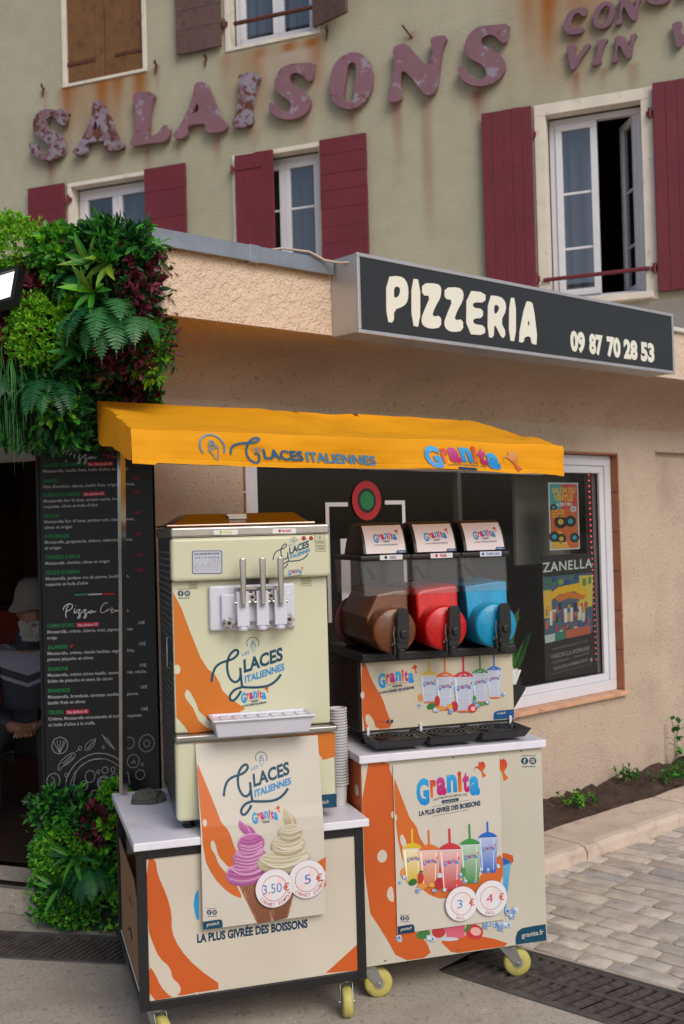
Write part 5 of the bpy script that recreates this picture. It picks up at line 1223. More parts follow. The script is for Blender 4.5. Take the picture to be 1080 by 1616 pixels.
# slush poster
def psurf2(u,v,h): return (u,-.0055-h-.006*max(0,u-.44)-.004*max(0,.30-v),v)
Q2=[(619.5,1202),(790,1195),(791.5,1451),(620.5,1474)]
A=Fine(Q2,(.114,.520,.818,.230),base=0,surf=psurf2); A.cuts=(.30,); sheetgrid(A,Q2,PAPER,6,8)
A.sheet(610,1190,5.386)
A.poly([(55,150),(95,270),(150,420),(190,530),(225,570),(255,620),(265,680),(310,760),(400,900),(470,1010),(640,1090),(760,1070),(800,1020),(900,900),(978,850),(978,1090),(860,1130),(700,1200),(460,1232),(360,1200),(290,1150),(130,960),(60,600)],O1,smooth=1)
A.poly([(95,690),(120,655),(160,740),(150,820),(110,760)],PAPER,smooth=1); A.ell(64,520,12,32,PAPER)
granita(A,(250,160),(545,-22),(10,540))
for cx,ty,w,h,c in ((855,664,170,345,BC),(702,714,186,380,GC),(205,738,180,340,YC),(350,752,192,370,OC),(530,745,206,405,RC)):
    L=tuple(min(1,v*.55+.42) for v in c)
    slush_cup(A,cx,ty,w,h,c,tuple(v*.9 for v in c),118 if cx!=855 else 85,False,L)
    granita(A,(cx-w*.3,ty+h*.36),(w*.62,-w*.04),(w*.02,w*.55),tag_=False,slogan=False)
A.ell(200,1080,40,28,P_(50,110,56),rot=-.4); A.ell(270,1040,26,56,P_(196,60,50)); A.ell(275,990,18,12,P_(60,130,56)); A.ell(280,1115,44,26,P_(226,150,70)); A.ell(370,1105,28,20,P_(230,170,70)); A.ell(425,1095,36,48,P_(186,50,60)); A.ell(435,1022,22,22,P_(210,220,230)); A.ell(600,1085,46,22,P_(214,90,80),rot=.2); A.ell(640,1000,20,40,P_(80,150,76)); A.ell(120,1000,26,44,P_(226,150,80))
cubes(A,[(95,1090),(130,1040),(240,1150),(385,1150),(620,1020),(650,1080),(745,1080),(790,970),(860,990),(935,950),(480,1150)],26)
social(A,124,1392,19,NAVY,PAPER)
A.poly([(58,1462),(180,1443),(200,1448),(208,1468),(208,1510),(60,1530)],NAVY); A.text('granita.fr',(84,1500),(186,1484),26,CREAM,.015)
tag(A.build('poster', fr=FRc),'paper poster of five coloured slush drinks stuck on the slush cart','poster')
def disc(name_label, F, surf, cx, cz, r, num, ncol, lab, ox=0, lay=0, numspan=(-.5,.35)):
    A=Art([(-1,-1),(1,-1),(1,1),(-1,1)],(cx-r,cx+r,cz+r,cz-r),base=.0090+lay,surf=surf)
    wh=C(222,218,222)
    A.ell(0,0,1.015,1.015,C(176,172,176),48); A.ell(0,0,1,1,wh,48); A.ring(.0,.0,.66,.66,.03,P_(190,90,50)); A.poly([(0,0),(.2,-.6),(.55,-.3)],C(232,206,204)); A.poly([(0,0),(-.55,.3),(-.2,.6)],C(232,206,204))
    A.text(num,(numspan[0],.26),(numspan[1],.22),.52,ncol,-.005)
    A.text('€',(.48,.20),(.82,.18),.40,P_(214,84,36),.012)
    o=.92
    n=len(lab); vs=[]
    for i,chh in enumerate(lab):
        if chh==' ': continue
        a=R(90+ (len(lab)*5.2) - i*10.4 + ox)
        c_,s_=math.cos(a),math.sin(a); tx,ty=s_,-c_     # along the rim, left to right at the bottom
        tx,ty=(math.sin(a),-math.cos(a)); w_=.022 if chh=='I' else .055; b=(o*c_-tx*w_,o*s_-ty*w_); e=(o*c_+tx*w_,o*s_+ty*w_)
        A.text(chh,b,e,.17,P_(196,80,40),.015,up=(-c_,-s_))
    return tag(A.build('price_disc', fr=F), name_label, 'price disc', 'round price discs on the posters')
disc('round price disc reading 3.50 on the cone poster',FL,psurf,.437,.482,.062,'3.50',P_(70,130,190),'CORNET SIMPLE',ox=-12,lay=.002,numspan=(-.62,.40))
disc('round price disc reading 5 on the cone poster',FL,psurf,.549,.498,.062,'5',P_(60,110,190),'CORNET DOUBLE',ox=-22,numspan=(-.15,.2))
disc('round price disc reading 3 on the slush poster',FRc,psurf2,.353,.310,.060,'3',P_(90,150,190),'20CL',ox=2,lay=.002,numspan=(-.28,.05))
disc('round price disc reading 4 on the slush poster',FRc,psurf2,.468,.315,.062,'4',P_(206,40,80),'30CL',ox=2,numspan=(-.3,.1))

# ================================================================== small things on and around the carts
cu=MB(); cu.lathe([(.0,.0),(.026,.0),(.030,.072),(.0355,.0725),(.0362,.075),(.0355,.0775),(.0305,.078),(.0295,.076),(.0245,.004),(.0,.004)],n=28)
PAP=mat('paper_cup', C(196,194,194), .6, var=(9,.05))
def cup(z,label,parent_art=False):
    o=cu.build('paper_cup', PAP, smooth=True); return o
cx_,cy_,_=wp(FL,.735,.20)
c0=cup(0,''); tag(c0,'white paper cup in the tall nested stack between the two machines','paper cup','stacked paper cups')
c0.location=(cx_,cy_,.672); n=28
for k in range(1,n):
    c=c0.copy(); COL.objects.link(c); c.location=(cx_+.0006*math.sin(k*.7),cy_,.672+.0098*k)
    if k==n-1: c['label']='topmost paper cup of the tall stack, showing its printed logo'; top=c
A=Art([(0,0),(100,0),(100,60),(0,60)],(-.02,.02,.058,.034)); A.surf=lambda u,v,h:((.0262+.004*v/.072+h)*math.sin(u/.028-.15),-(.0262+.004*v/.072+h)*math.cos(u/.028-.15),v)
granita(A,(5,5),(90,0),(0,70),tag_=False,slogan=False); FR[top.name]=Matrix(); A.build('cup_logo', top)
# straws in their black holder
hd=thing('straw_holder','black tilted straw holder clipped to the right side of the slush machine','straw holder',*wp(FS,.60,.16,.93),16.7)
m=MB(); poly=[(.600,.915),(.622,.915),(.690,1.01),(.690,1.022),(.600,1.036)]
m.prism(poly,.10,.103,'xz'); m.prism(poly,.217,.22,'xz'); m.quad((.600,.1035,.915),(.600,.2165,.915),(.600,.2165,1.036),(.600,.1035,1.036)); m.quad((.6225,.1035,.915),(.6225,.2165,.915),(.690,.2165,1.01),(.690,.1035,1.01)); m.quad((.6005,.1035,.9155),(.622,.1035,.9155),(.622,.2165,.9155),(.6005,.2165,.9155))
m.build('holder_tray', BLACK_PL, hd, FS, solid=.002)
sw=MB(); sw.tube([(0,0,0),(0,0,.165)],.0045,10)
STW=mat('paper_straw', C(224,224,222), .5, var=(12,.03))
s0=sw.build('straw', STW, smooth=True); tag(s0,'white drinking straw standing in the black straw holder','straw','straws in the black holder')
for k in range(9):
    s=s0 if k==0 else s0.copy()
    if k: COL.objects.link(s)
    s.location=wp(FS,.612+.0042*(k%5),.112+.012*k*.9,.925+.002*(k%3)); s.rotation_euler=(R(rng.uniform(-4,4)),R(10+3.2*(k%5)),R(16.7))
# grey cloth
m=MB(); bm=bmesh.new(); bmesh.ops.create_icosphere(bm,subdivisions=5,radius=1)
for v in bm.verts:
    p=v.co; k=1+.28*noise.noise(p*1.6+Vector((3,1,2)))+.16*(1-abs(noise.noise(p*3.1))*2)+.07*noise.noise(p*8)
    p=p*k; v.co=(p.x*.052,p.y*.040,max(-.3,p.z)*.036+.011)
bm.verts.index_update(); m.add([tuple(v.co) for v in bm.verts],[tuple(v.index for v in f.verts) for f in bm.faces]); bm.free()
o=tag(m.build('cleaning_cloth', mat('grey_cloth', C(82,84,78), .95, var=(20,.15), bump=[('noise',60,.6,.004),('noise',500,.4,.001)]), smooth=True),'crumpled dark grey cloth on the counter left of the ice machine','cloth')
o.location=(-.735,4.06,.6715); o.rotation_euler=(0,0,.4)
# cardboard box and white bag on the shelf
bx=thing('cardboard_box','open brown cardboard box standing on the shelf of the ice cream cart','box',*wp(FL,.04,.25,.173),17)
CB=mat('cardboard', C(150,112,78), .85, var=(6,.08), bump=[('noise',90,.15,.002)])
m=MB(); x0,x1,y0,y1,z0,z1=.006,.28,.10,.62,.173,.46
for q in [(x0,x0+.004,y0,y1,z0,z1),(x1-.004,x1,y0,y1,z0,z1),(x0+.0045,x1-.0045,y0,y0+.004,z0,z1),(x0+.0045,x1-.0045,y1-.004,y1,z0,z1),(x0+.0045,x1-.0045,y0+.0045,y1-.0045,z0,z0+.004)]: m.box(*q)
m.build('carton', CB, bx, FL)
m=MB(); m.quad((x0,y0+.01,z1),(x0,y1-.01,z1),(x0-.004,y1-.02,z1+.07),(x0-.006,y0+.02,z1+.06)); m.build('flap', CB, bx, FL, solid=.004)
m=MB(); m.quad((x1,y0+.01,z1),(x1,y1-.01,z1),(x1+.02,y1-.02,z1+.06),(x1+.02,y0+.02,z1+.06)); m.build('flap', CB, bx, FL, solid=.004)
pr_=MB(); pr_.tube([(x0-.0015,y,.27+.022*(1-((y-.31)/.055)**2)) for y in np.linspace(.255,.365,9)],.0022,4); pr_.box(x0-.001,x0-.0003,.26,.32,.40,.404); pr_.box(x0-.001,x0-.0003,.26,.35,.385,.389); pr_.box(x0-.001,x0-.0003,.24,.27,.22,.224); pr_.build('box_print', mat('box_ink',C(40,34,30),.7,var=(9,.1)), bx, FL)
m=MB(); bm=bmesh.new(); bmesh.ops.create_icosphere(bm,subdivisions=4,radius=1)
for v in bm.verts:
    p=v.co; k=1+.2*noise.noise(p*2.2)+.08*noise.noise(p*6); v.co=(p.x*k*.03,p.y*k*.026,(max(-.75,p.z)+.75)*k*.065)
bm.verts.index_update(); m.add([tuple(v.co) for v in bm.verts],[tuple(v.index for v in f.verts) for f in bm.faces]); bm.free()
o=tag(m.build('paper_bag', mat('white_bag', C(206,204,206), .6, var=(9,.05), bump=[('noise',50,.4,.004)]), smooth=True),'crumpled white bag beside the cardboard box on the low shelf','bag')
o.location=wp(FL,.07,.055,.1725); o.rotation_euler=(0,0,R(17))

# ================================================================== menu board
mbd=thing('menu_board','tall black menu board listing pizzas and prices beside the doorway','menu board',*wp(FD,-.29,-.03,.50),-21.5)
m=MB(); m.box(-.572,.004,-.035,-.001,.42,2.02); m.build('board', mat('board_black', C(22,22,24), .42, var=(3,.08)), mbd, FD, bevel=.002)
m=MB()
for q in [(-.574,-.560,.42,2.02),(-.010,.006,.42,2.02)]: m.box(q[0],q[1],-.039,-.0352,q[2],q[3])
m.build('board_edge', mat('board_trim', C(16,16,17), .4, var=(5,.08)), mbd, FD, bevel=.001)
A=Art([(63,740),(240,727),(250,1262),(78,1235)],(-.566,-.003,1.95,.55),base=.0004); A.surf=lambda u,v,h:(u,-.0352-h,v); A.STEP=.0003
A.H=Art([(63,740),(240,727),(249.5,1262),(78.5,1235)],(-.566,-.003,1.949,.568)).H
GN=C(46,140,78); WT=C(186,186,186); RD_=C(176,38,44); PGK=C(196,50,70)
A.sheet(0,690,2.886)
def script(txt,p0,p1,h,c): A.text(txt,p0,p1,h,c,-.006,shear=.22*h/h*.25)
rows=[(207,141,'CLASSIC MARGHERITA',397,'Sup. Mozzarella 3€',(402,522),['Mozzarella, basilic frais, huile d\'olive et origan'],[590],'12€',RD_,122),
(208,214,'NAPOLI',273,None,None,['Filet d\'anchois, câpres, basilic frais, origan et olives'],[618],'16€',RD_,192),
(210,280,'BURRATA D\'AMORE',372,'Sup. Jambon 3€',(384,484),['Mozzarella fior di latte, tomate cerise, burrata,','roquette, olives et huile d\'olive'],[580,452],'15€',RD_,264),
(214,376,'REGINA',280,None,None,['Mozzarella fior di latte, jambon cuit, champignons,','olives et origan'],[618,336],'15€',RD_,361),
(217,470,'4 FROMAGIE',323,None,None,['Mozzarella, gorgonzola, chèvre, reblochon, olives','et origan'],[609,289],'15€',RD_,460),
(220,566,'CHORIZO E AMOR',374,None,None,['Mozzarella, chorizo, olives et origan'],[504],'14€',RD_,558),
(222,636,'DELIZIE DI PARMA',374,None,None,['Mozzarella, jambon cru de parme, basilic frais,','roquette et huile d\'olive'],[594,409],'16€',RD_,630),
(231,876,'CAPRA D\'ORO',349,'Sup. Jambon 3€',(358,458),['Mozzarella, crème, chèvre, miel, pignons, olives','et origan'],[609,274],'16€',WT,874),
(233,972,'JALAPEÑO',322,None,None,['Mozzarella, crème, viande hachée, oignons frits,','piment jalapeño et olives'],[618,432],'15€',WT,972),
(235,1068,'SALMONE',322,None,None,['Mozzarella, crème citron basilic, saumon fumé, mâche,','éclats de pistache et zeste de citron'],[673,518],'17€',WT,1070),
(237,1164,'BRANDADE',330,None,None,['Mozzarella, brandade, tomates confites, oignons,','basilic frais et olives'],[634,398],'16€',WT,1168),
(240,1260,'TRUFFO',305,'Sup. Jambon 3€',(314,414),['Crème, Mozzarella stracciatella di bufala, roquette','et huile d\'olive à la truffe'],[648,440],'19€',WT,1268)]
for x,y,nm,x1,bd,bx_,ds,de,pr,pc,py in rows:
    sl_k=-.05+.07*(y-140)/1130       # the sheet's rows fan out slightly
    A.text(nm,(x,y),(x1,y+sl_k*(x1-x)),17,GN,.02)
    if bd:
        yb=y+sl_k*(bx_[0]-x); A.poly([(bx_[0],yb-17),(bx_[1],yb-17+sl_k*100),(bx_[1],yb+3+sl_k*100),(bx_[0],yb+3)],PGK)
        A.text(bd,(bx_[0]+6,yb-2),(bx_[1]-6,yb-2+sl_k*90),11,C(226,190,196),.03)
    for i,(d_,e_) in enumerate(zip(ds,de)):
        yy=y+26+i*26; A.text(d_,(x,yy),(e_,yy+sl_k*(e_-x)),14.5,WT,.016)
    A.text(pr,(612+(py-122)*.031,py),(640+(py-122)*.033,py+sl_k*30),15,pc,.02)
for a,b,c in ((350,409,GN),(410,470,WT),(471,530,C(190,44,50))): A.poly([(a,728),(b,727),(b,734),(a,735)],c)
def hand(strokes,ox,oy,k,w,c):
    A.sheet(ox,oy,k)
    for p in strokes: A.line(p,w,c,2)
    A.sheet(0,690,2.886)
PZ=[[(236,238),(232,205),(244,155),(258,132)],[(214,180),(222,152),(256,130),(286,142),(280,170),(250,190),(234,186)],[(300,172),(294,204),(306,208),(318,188)],[(318,184),(346,176),(322,208),(342,214),(338,246),(320,248),(336,220),(364,190)],[(364,186),(392,178),(368,208),(388,214),(384,246),(366,248),(382,220),(408,196)],[(432,190),(414,194),(408,208),(424,210),(436,190),(436,208),(462,194)],[(305,156),(307,152)]]
CRM=[[(546,140),(536,128),(508,150),(490,190),(500,214),(532,202),(548,182),(546,206),(552,186),(568,182)],[(572,198),(588,192),(582,182),(572,198),(580,212),(598,204)],[(576,172),(586,178)],[(600,186),(602,208),(612,188),(618,208),(628,188),(636,208),(648,196)],[(684,196),(698,190),(692,182),(682,196),(690,210),(708,200)]]
hand(PZ,60,930,4.897,7,C(214,214,214)); hand(CRM,60,930,4.897,6,C(206,190,182))
hand([[(p[0]*1.0,p[1]) for p in q] for q in PZ],57,680,4.75,7,C(206,206,206))
hand([[(500,130),(560,122)],[(530,128),(516,190)],[(548,180),(540,200),(556,204),(562,184),(548,180)],[(570,184),(572,206),(584,186),(590,206),(600,186),(608,206)],[(630,188),(616,196),(624,208),(634,190),(638,208)],[(650,160),(646,206)],[(662,198),(676,190),(668,184),(660,198),(672,210)]],60,680,4.9,6,C(190,60,60))
A.poly([(330,970),(336,958),(342,952),(343,960),(338,970)],PGK)
# line drawing of a pizza and toppings
LN=C(170,170,170)
def scrib(cx,cy,rx,ry,w=2.2,n=26,j=.05,a0=0,a1=360):
    A.line([(cx+rx*(1+rg.uniform(-j,j))*math.cos(R(a0+(a1-a0)*k/n)),cy+ry*(1+rg.uniform(-j,j))*math.sin(R(a0+(a1-a0)*k/n))) for k in range(n+1)],w,LN,1)
scrib(452,1590,140,146,3,40,.01,180,362); scrib(455,1590,122,122,2,40,.03,185,350); scrib(420,1542,21,26); scrib(395,1580,16,20); scrib(478,1575,27,30); scrib(478,1575,21,24); scrib(440,1622,20,18,2,20,.05,180,360); scrib(485,1520,13,14); scrib(520,1520,9,10); scrib(525,1555,14,18); scrib(455,1525,6,8)
for x,y in ((466,1565),(488,1562),(470,1588),(490,1588),(390,1575),(402,1584)): scrib(x,y,5,5,1.8,10)
A.line([(350,1560),(365,1500),(420,1470),(470,1470)],2,LN,2); A.line([(345,1590),(352,1550)],2,LN)
scrib(289,1398,34,36,2.4,30,.05); [A.line([(289,1430),(289+dx,1398),(289+dx*1.5,1375)],1.8,LN,1) for dx in (-18,-8,2,12,18)]
scrib(263,1548,28,31,2.4); A.line([(255,1530),(270,1545),(262,1555),(278,1560)],2,LN,1)
A.poly([(0,0),(1,0),(0,1)],LN) if False else None
A.line([(398,1430),(398,1405),(420,1385),(445,1378),(438,1405),(420,1425),(398,1430),(445,1378)],2,LN,1); [A.line([(410+7*k,1418-9*k),(420+7*k,1422-10*k)],1.6,LN) for k in range(4)]
A.line([(470,1362),(500,1400),(530,1435)],2,LN,1); A.line([(478,1372),(500,1385),(515,1415),(530,1435),(505,1412),(485,1390),(478,1372)],2,LN,1)
scrib(670,1415,34,38,2.4); scrib(670,1416,13,15); scrib(592,1408,22,26); scrib(610,1490,26,30); A.line([(600,1500),(612,1485),(622,1500),(606,1496)],2,LN,1); scrib(640,1552,20,22); scrib(650,1507,5,7,1.8,12); scrib(376,1416,7,9,2,12); scrib(477,1419,4,7,1.8,12); scrib(318,1528,6,8,1.8,12)
A.line([(283,1500),(290,1470),(320,1445),(345,1432),(358,1440),(350,1460),(325,1480),(300,1490),(290,1506),(283,1500)],2.4,LN,1); A.line([(300,1478),(345,1440)],2,LN); A.line([(306,1486),(350,1452)],2,LN); [A.line([(312+9*k,1468-6*k),(318+9*k,1478-7*k)],1.8,LN) for k in range(4)]; A.line([(358,1430),(372,1420)],2,LN)
A.build('menu_print', mbd, MATTE_INK, FD)

# ================================================================== things in the shop window
def wart(quad,rect): 
    A=Art(quad,rect,base=.0004); A.surf=lambda u,v,h:(u,.092-h,v); return A
A=wart([(147,100),(357,100),(374,607),(163,620)],(.244,.531,1.886,1.489)); A.mb.box(.244,.531,.092,.0935,1.489,1.886,0,C(200,206,206))
A.poly([(156,110),(350,110),(366,598),(172,610)],C(60,150,160)); A.poly([(240,110),(350,110),(358,330),(240,300)],C(190,70,70)); A.poly([(160,300),(352,300),(366,598),(172,610)],C(190,96,50)); A.poly([(165,480),(240,470),(300,598),(172,610)],C(206,160,60))
A.text('SALON DU',(174,180),(338,178),44,C(210,180,60),.04); A.text('VINYLE',(188,238),(322,236),50,C(214,170,50),.05); A.text('& DU VIN',(206,278),(312,276),26,C(200,210,214),.04)
for x,y,r,c in ((236,400,46,C(36,36,40)),(305,395,40,C(40,36,36)),(192,515,38,C(34,40,48)),(240,530,36,C(34,34,38)),(335,520,34,C(36,34,36)),(325,300,22,C(200,180,170)),(185,290,24,C(40,40,44))): A.ell(x,y,r,r*1.1,c); A.ell(x,y,r*.42,r*.45,rg.choice([C(60,160,190),C(206,170,60)])); A.ell(x,y,r*.08,r*.09,c)
for k in range(3): A.text(['SAMEDI 17 MAI','SALLE DES FÊTES','10H À 18H'][k],(176,322+22*k),(262,320+22*k),13,C(226,190,70),.03)
A.text('ENTRÉE LIBRE',(178,572),(276,570),16,C(226,190,70),.04)
tag(A.build('poster',fr=FW),'small colourful record fair poster with yellow lettering in the shop window','poster')
A=wart([(110,640),(470,625),(510,1500),(130,1520)],(.160,.672,1.462,.735)); A.mb.box(.165,.672,.092,.0935,.735,1.462,0,C(40,38,36))
A.text('ZANELLA',(120,752),(458,728),66,C(206,214,210),.008,space=1.1)
q=[(118,785),(462,765),(468,1200),(134,1245)]; A.poly(q,C(70,90,110))
rp_=random.Random(5)
def inq(s_,t): return (q[0][0]*(1-s_)*(1-t)+q[1][0]*s_*(1-t)+q[2][0]*s_*t+q[3][0]*(1-s_)*t, q[0][1]*(1-s_)*(1-t)+q[1][1]*s_*(1-t)+q[2][1]*s_*t+q[3][1]*(1-s_)*t)
def patch(s0,s1,t0,t1,c): A.poly([inq(s0+rp_.uniform(-.01,.01),t0),inq(s1,t0+rp_.uniform(-.01,.02)),inq(s1+rp_.uniform(-.01,.01),t1),inq(s0,t1)],c)
for k in range(14): s_=rp_.uniform(0,.86); t_=rp_.uniform(0,.14); patch(s_,s_+.13,t_,t_+.08,rp_.choice([C(50,90,110),C(60,110,90),C(40,70,120),C(120,150,60)]))
patch(0,.16,.2,.62,C(206,170,70)); patch(.72,1,.03,.55,C(196,180,80)); patch(.78,.86,.08,.2,C(90,130,60)); patch(.9,.97,.06,.18,C(90,130,60))
A.poly([inq(.12,.26),inq(.3,.17),inq(.75,.14),inq(.92,.33),inq(.85,.38),inq(.6,.26),inq(.3,.29),inq(.14,.36)],C(216,170,30)); A.poly([inq(.2,.33),inq(.5,.26),inq(.86,.36),inq(.8,.42),inq(.5,.36),inq(.3,.40)],C(196,110,30))
for k in range(60):
    s_=rp_.uniform(0,.92); t_=rp_.uniform(.42,.9); patch(s_,s_+rp_.uniform(.03,.08),t_,t_+rp_.uniform(.05,.15),rp_.choice([C(176,60,70),C(60,90,140),C(200,150,60),C(190,196,190),C(60,120,90),C(110,60,110),C(196,100,60),C(40,50,80)]))
for s_ in (.1,.4,.52,.7): patch(s_,s_+.06,.52,.74,C(200,206,206))
patch(.0,.2,.88,1,C(180,190,190)); patch(.2,.4,.86,1,C(50,120,100)); patch(.45,.95,.86,1,C(180,90,70))
A.text('GALERIE D\'ART DE LA PLACE DU VIEUX',(182,1300),(434,1262),15,C(120,120,116),.01); A.text('VAISON-LA-ROMAINE',(172,1362),(446,1326),34,C(150,150,146),.0); A.text('Cité Médiévale - 1, place du Poids',(182,1398),(444,1354),18,C(140,140,136),.0); A.text('EXPOSITION PERMANENTE',(192,1448),(434,1408),24,C(140,140,136),.01); A.line([(160,1476),(470,1430)],3,C(110,110,106)); A.ell(460,1400,9,16,C(150,150,146))
tag(A.build('poster',fr=FW),'dark gallery poster headed ZANELLA with a bright market painting in the window','poster')
ls=thing('light_string','string of tiny red lights down the right edge of the shop window','light string',*wp(FW,.645,.10,1.945),41.5)
m=MB(); m.tube([(.643,.10,1.95),(.650,.10,1.36),(.657,.10,.768)],.003,6); m.build('wire', mat('wire_green',C(40,50,44),.6,var=(9,.1)), ls, FW)
bl_=MB(); bl_.lathe([(0,-.005),(.0045,-.003),(.0045,.003),(0,.005)],n=8); b0=None
RLED=mat('red_led',(.9,.06,.12),.3,emit=1.6)
for k in range(34):
    if b0 is None: b0=bl_.build('bulb', RLED, ls); o=b0
    else: o=b0.copy(); COL.objects.link(o)
    o.location=(.0+.0145*k/33*1.0, -.006, -.034*k-.01)
gn=MB()
for k in range(160):
    x=rng.uniform(.36,.67); y=rng.uniform(.12,.17); z=.735+rng.uniform(0,.06)*(1-abs(x-.55)*1.2); d=[rng.uniform(-.025,.025) for _ in range(3)]
    gn.add([(x,y,z),(x+d[0],y+d[1]*.3,z+d[2]),(x+d[0]+.004,y+d[1]*.3,z+d[2]+.003),(x+.004,y,z+.003)],[(0,1,2,3)])
tag(gn.build('tinsel', mat('red_tinsel',C(150,30,40),.3,.4,var=(30,.3)), fr=FW),'clump of shiny red tinsel at the bottom right corner of the shop window','tinsel')

# ================================================================== artificial greenery round the doorway
def leafcol(c,rr,j=.22): k=rr.uniform(1-j,1+j); return (c[0]*k*rr.uniform(.9,1.1),c[1]*k,c[2]*k*rr.uniform(.85,1.15))
def leaf(m,p,d,up,L,w,col,fold=.25,curl=.15,shape=(.0,.75,1.0,.7,.0)):
    """one leaf: folded along its midrib, curled downwards"""
    d=d.normalized(); s_=d.cross(up); s_=s_.normalized() if s_.length>1e-4 else Vector((1,0,0)); n=s_.cross(d).normalized()
    vs=[]; k=len(shape)
    for i,f in enumerate(shape):
        t=i/(k-1); c=p+d*(L*t)-n*(curl*L*t*t); ww=w*.5*f
        vs+=[c-s_*ww+n*(fold*ww), c, c+s_*ww+n*(fold*ww)]
    fs=[]
    for i in range(k-1): a=3*i; fs+=[(a,a+1,a+4,a+3),(a+1,a+2,a+5,a+4)]
    m.add(vs,fs,0,col)
def smallleaf(m,p,d,up,L,w,col):
    d=d.normalized(); s_=d.cross(up); s_=s_.normalized() if s_.length>1e-4 else Vector((1,0,0)); n=s_.cross(d)
    m.add([p,p+d*L*.5-s_*w*.5+n*w*.1,p+d*L-n*L*.12,p+d*L*.5+s_*w*.5+n*w*.1],[(0,1,2),(0,2,3)],0,col)
GRN=dict(lime=C(134,188,38),bright=C(116,186,40),mid=C(66,142,42),dark=C(36,96,38),deep=C(24,70,34),fern=C(46,112,56),fernd=C(30,84,46),red=C(134,62,80),redd=C(96,36,54),yel=C(134,164,48),grass=C(54,122,52),olive=C(122,160,62))
def rdir(rr):
    while True:
        v=Vector((rr.uniform(-1,1),rr.uniform(-1,1),rr.uniform(-1,1)))
        if .05<v.length<1: return v.normalized()
def bushy(m,rr,rad,n,L,w,cols,up=.25,fine=True,sprig=5,frontonly=True):
    """sprigs of small leaves spread through an uneven blob"""
    ph=rr.uniform(0,50)
    for k in range(n):
        d=rdir(rr)
        if frontonly and d.y>.35: d.y=-d.y
        lump=1+.32*noise.noise(d*2.3+Vector((ph,0,0)))+.14*noise.noise(d*6+Vector((0,ph,0)))
        q=rr.uniform(.55,1.0)**.6*lump
        p=Vector((d.x*rad[0]*q,d.y*rad[1]*q,d.z*rad[2]*q)); base=rr.choice(cols); kk=.75+.4*rr.random()
        ax=(d+rdir(rr)*.7+Vector((0,-.2,up))).normalized()
        for j in range(sprig):
            e=(ax+rdir(rr)*.85).normalized(); l_=L*rr.uniform(.7,1.25); pp=p+ax*(L*.35*j)*.5
            col=leafcol(tuple(c*kk for c in base),rr,.12)
            if fine: smallleaf(m,pp,e,rdir(rr),l_,w*rr.uniform(.8,1.2),col)
            else: leaf(m,pp,e,rdir(rr)+Vector((0,0,.8)),l_,w*rr.uniform(.8,1.2),col)
def bfern(m,rr,n,L,cols,spread=1.0,droop=1.0,dirx=0,pw=.17):
    for k in range(n):
        a=(k+.5)/n*2-1; az=a*1.25*spread+dirx+rr.uniform(-.15,.15)
        h=Vector((math.sin(az),-math.cos(az)*.75,0)); l_=L*rr.uniform(.75,1.15); col=rr.choice(cols); N=24
        P=[]; el=rr.uniform(.1,.7)
        x=0; z=0
        for i in range(N+1):
            t=i/N; ang=el-droop*(2.0*t); x+=math.cos(ang)*l_/N; z+=math.sin(ang)*l_/N; P.append(h*x+Vector((0,0,z)))
        for i in range(1,N):
            t=i/N; tan=(P[i+1]-P[i-1]).normalized(); s_=tan.cross(Vector((0,0,1)))
            s_=s_.normalized() if s_.length>.1 else Vector((h.y,-h.x,0)).normalized()
            nn=s_.cross(tan); pl_=l_*pw*(math.sin(math.pi*min(1,t*.95+.12))**.7)
            for sg in (-1,1):
                e=(s_*sg+tan*.35-nn*.12+rdir(rr)*.08); c=leafcol(col,rr,.14)
                b=P[i]; hw=l_/N*.42; 
                m.add([b-tan*hw,b+e*pl_*.5+tan*(-hw*.9),b+e*pl_,b+e*pl_*.55+tan*hw*.9,b+tan*hw],[(0,1,3,4),(1,2,3)],0,c)
        m.tube(P[::4],.0016,4,0,leafcol(C(60,90,40),rr),False)
def brosette(m,rr,n,L,w,cols,tilt=.5):
    for k in range(n):
        a=2*math.pi*k/n*1.62+rr.uniform(-.2,.2); t=rr.uniform(.15,1.0)
        d=Vector((math.cos(a)*t,-(.5+tilt*(1-t)),math.sin(a)*t+.1)); leaf(m,Vector((0,0,0)),d,Vector((0,-1,.3))+rdir(rr)*.2,L*rr.uniform(.75,1.15),w*rr.uniform(.85,1.15),leafcol(rr.choice(cols),rr,.18),.3,rr.uniform(.1,.4),(.25,.7,1,.85,.5,.0))
def bgrass(m,rr,n,L,cols,wid=.06):
    for k in range(n):
        az=rr.uniform(-1.2,1.2); h=Vector((math.sin(az),-math.cos(az)*.7,0)); l_=L*rr.uniform(.5,1.1); el=rr.uniform(-.2,1.1); N=9; x=z=0
        o=Vector((rr.uniform(-wid,wid),rr.uniform(-.02,.02),rr.uniform(-.03,.03))); P=[o]; bend=rr.uniform(1.6,2.8)
        for i in range(N): t=i/N; an=max(-1.5,el-bend*t*1.2); x+=math.cos(an)*l_/N; z+=math.sin(an)*l_/N; P.append(o+h*x+Vector((0,0,z)))
        s_=Vector((h.y,-h.x,0)).normalized(); c=leafcol(rr.choice(cols),rr,.3); vs=[]
        for i,p in enumerate(P): ww=.0028*(1-i/(N+.3)); vs+=[p-s_*ww,p+s_*ww]
        m.add(vs,[(2*i,2*i+1,2*i+3,2*i+2) for i in range(N)],0,c)
GV='artificial plants of the green wall around the doorway'
GK=.90
def hang(x,y,z): return (2.42+(x-2.42)*GK, -4.02+(y+4.02)*GK, 1.65+(z-1.65)*GK)     # the panel hangs from the door-side fascia
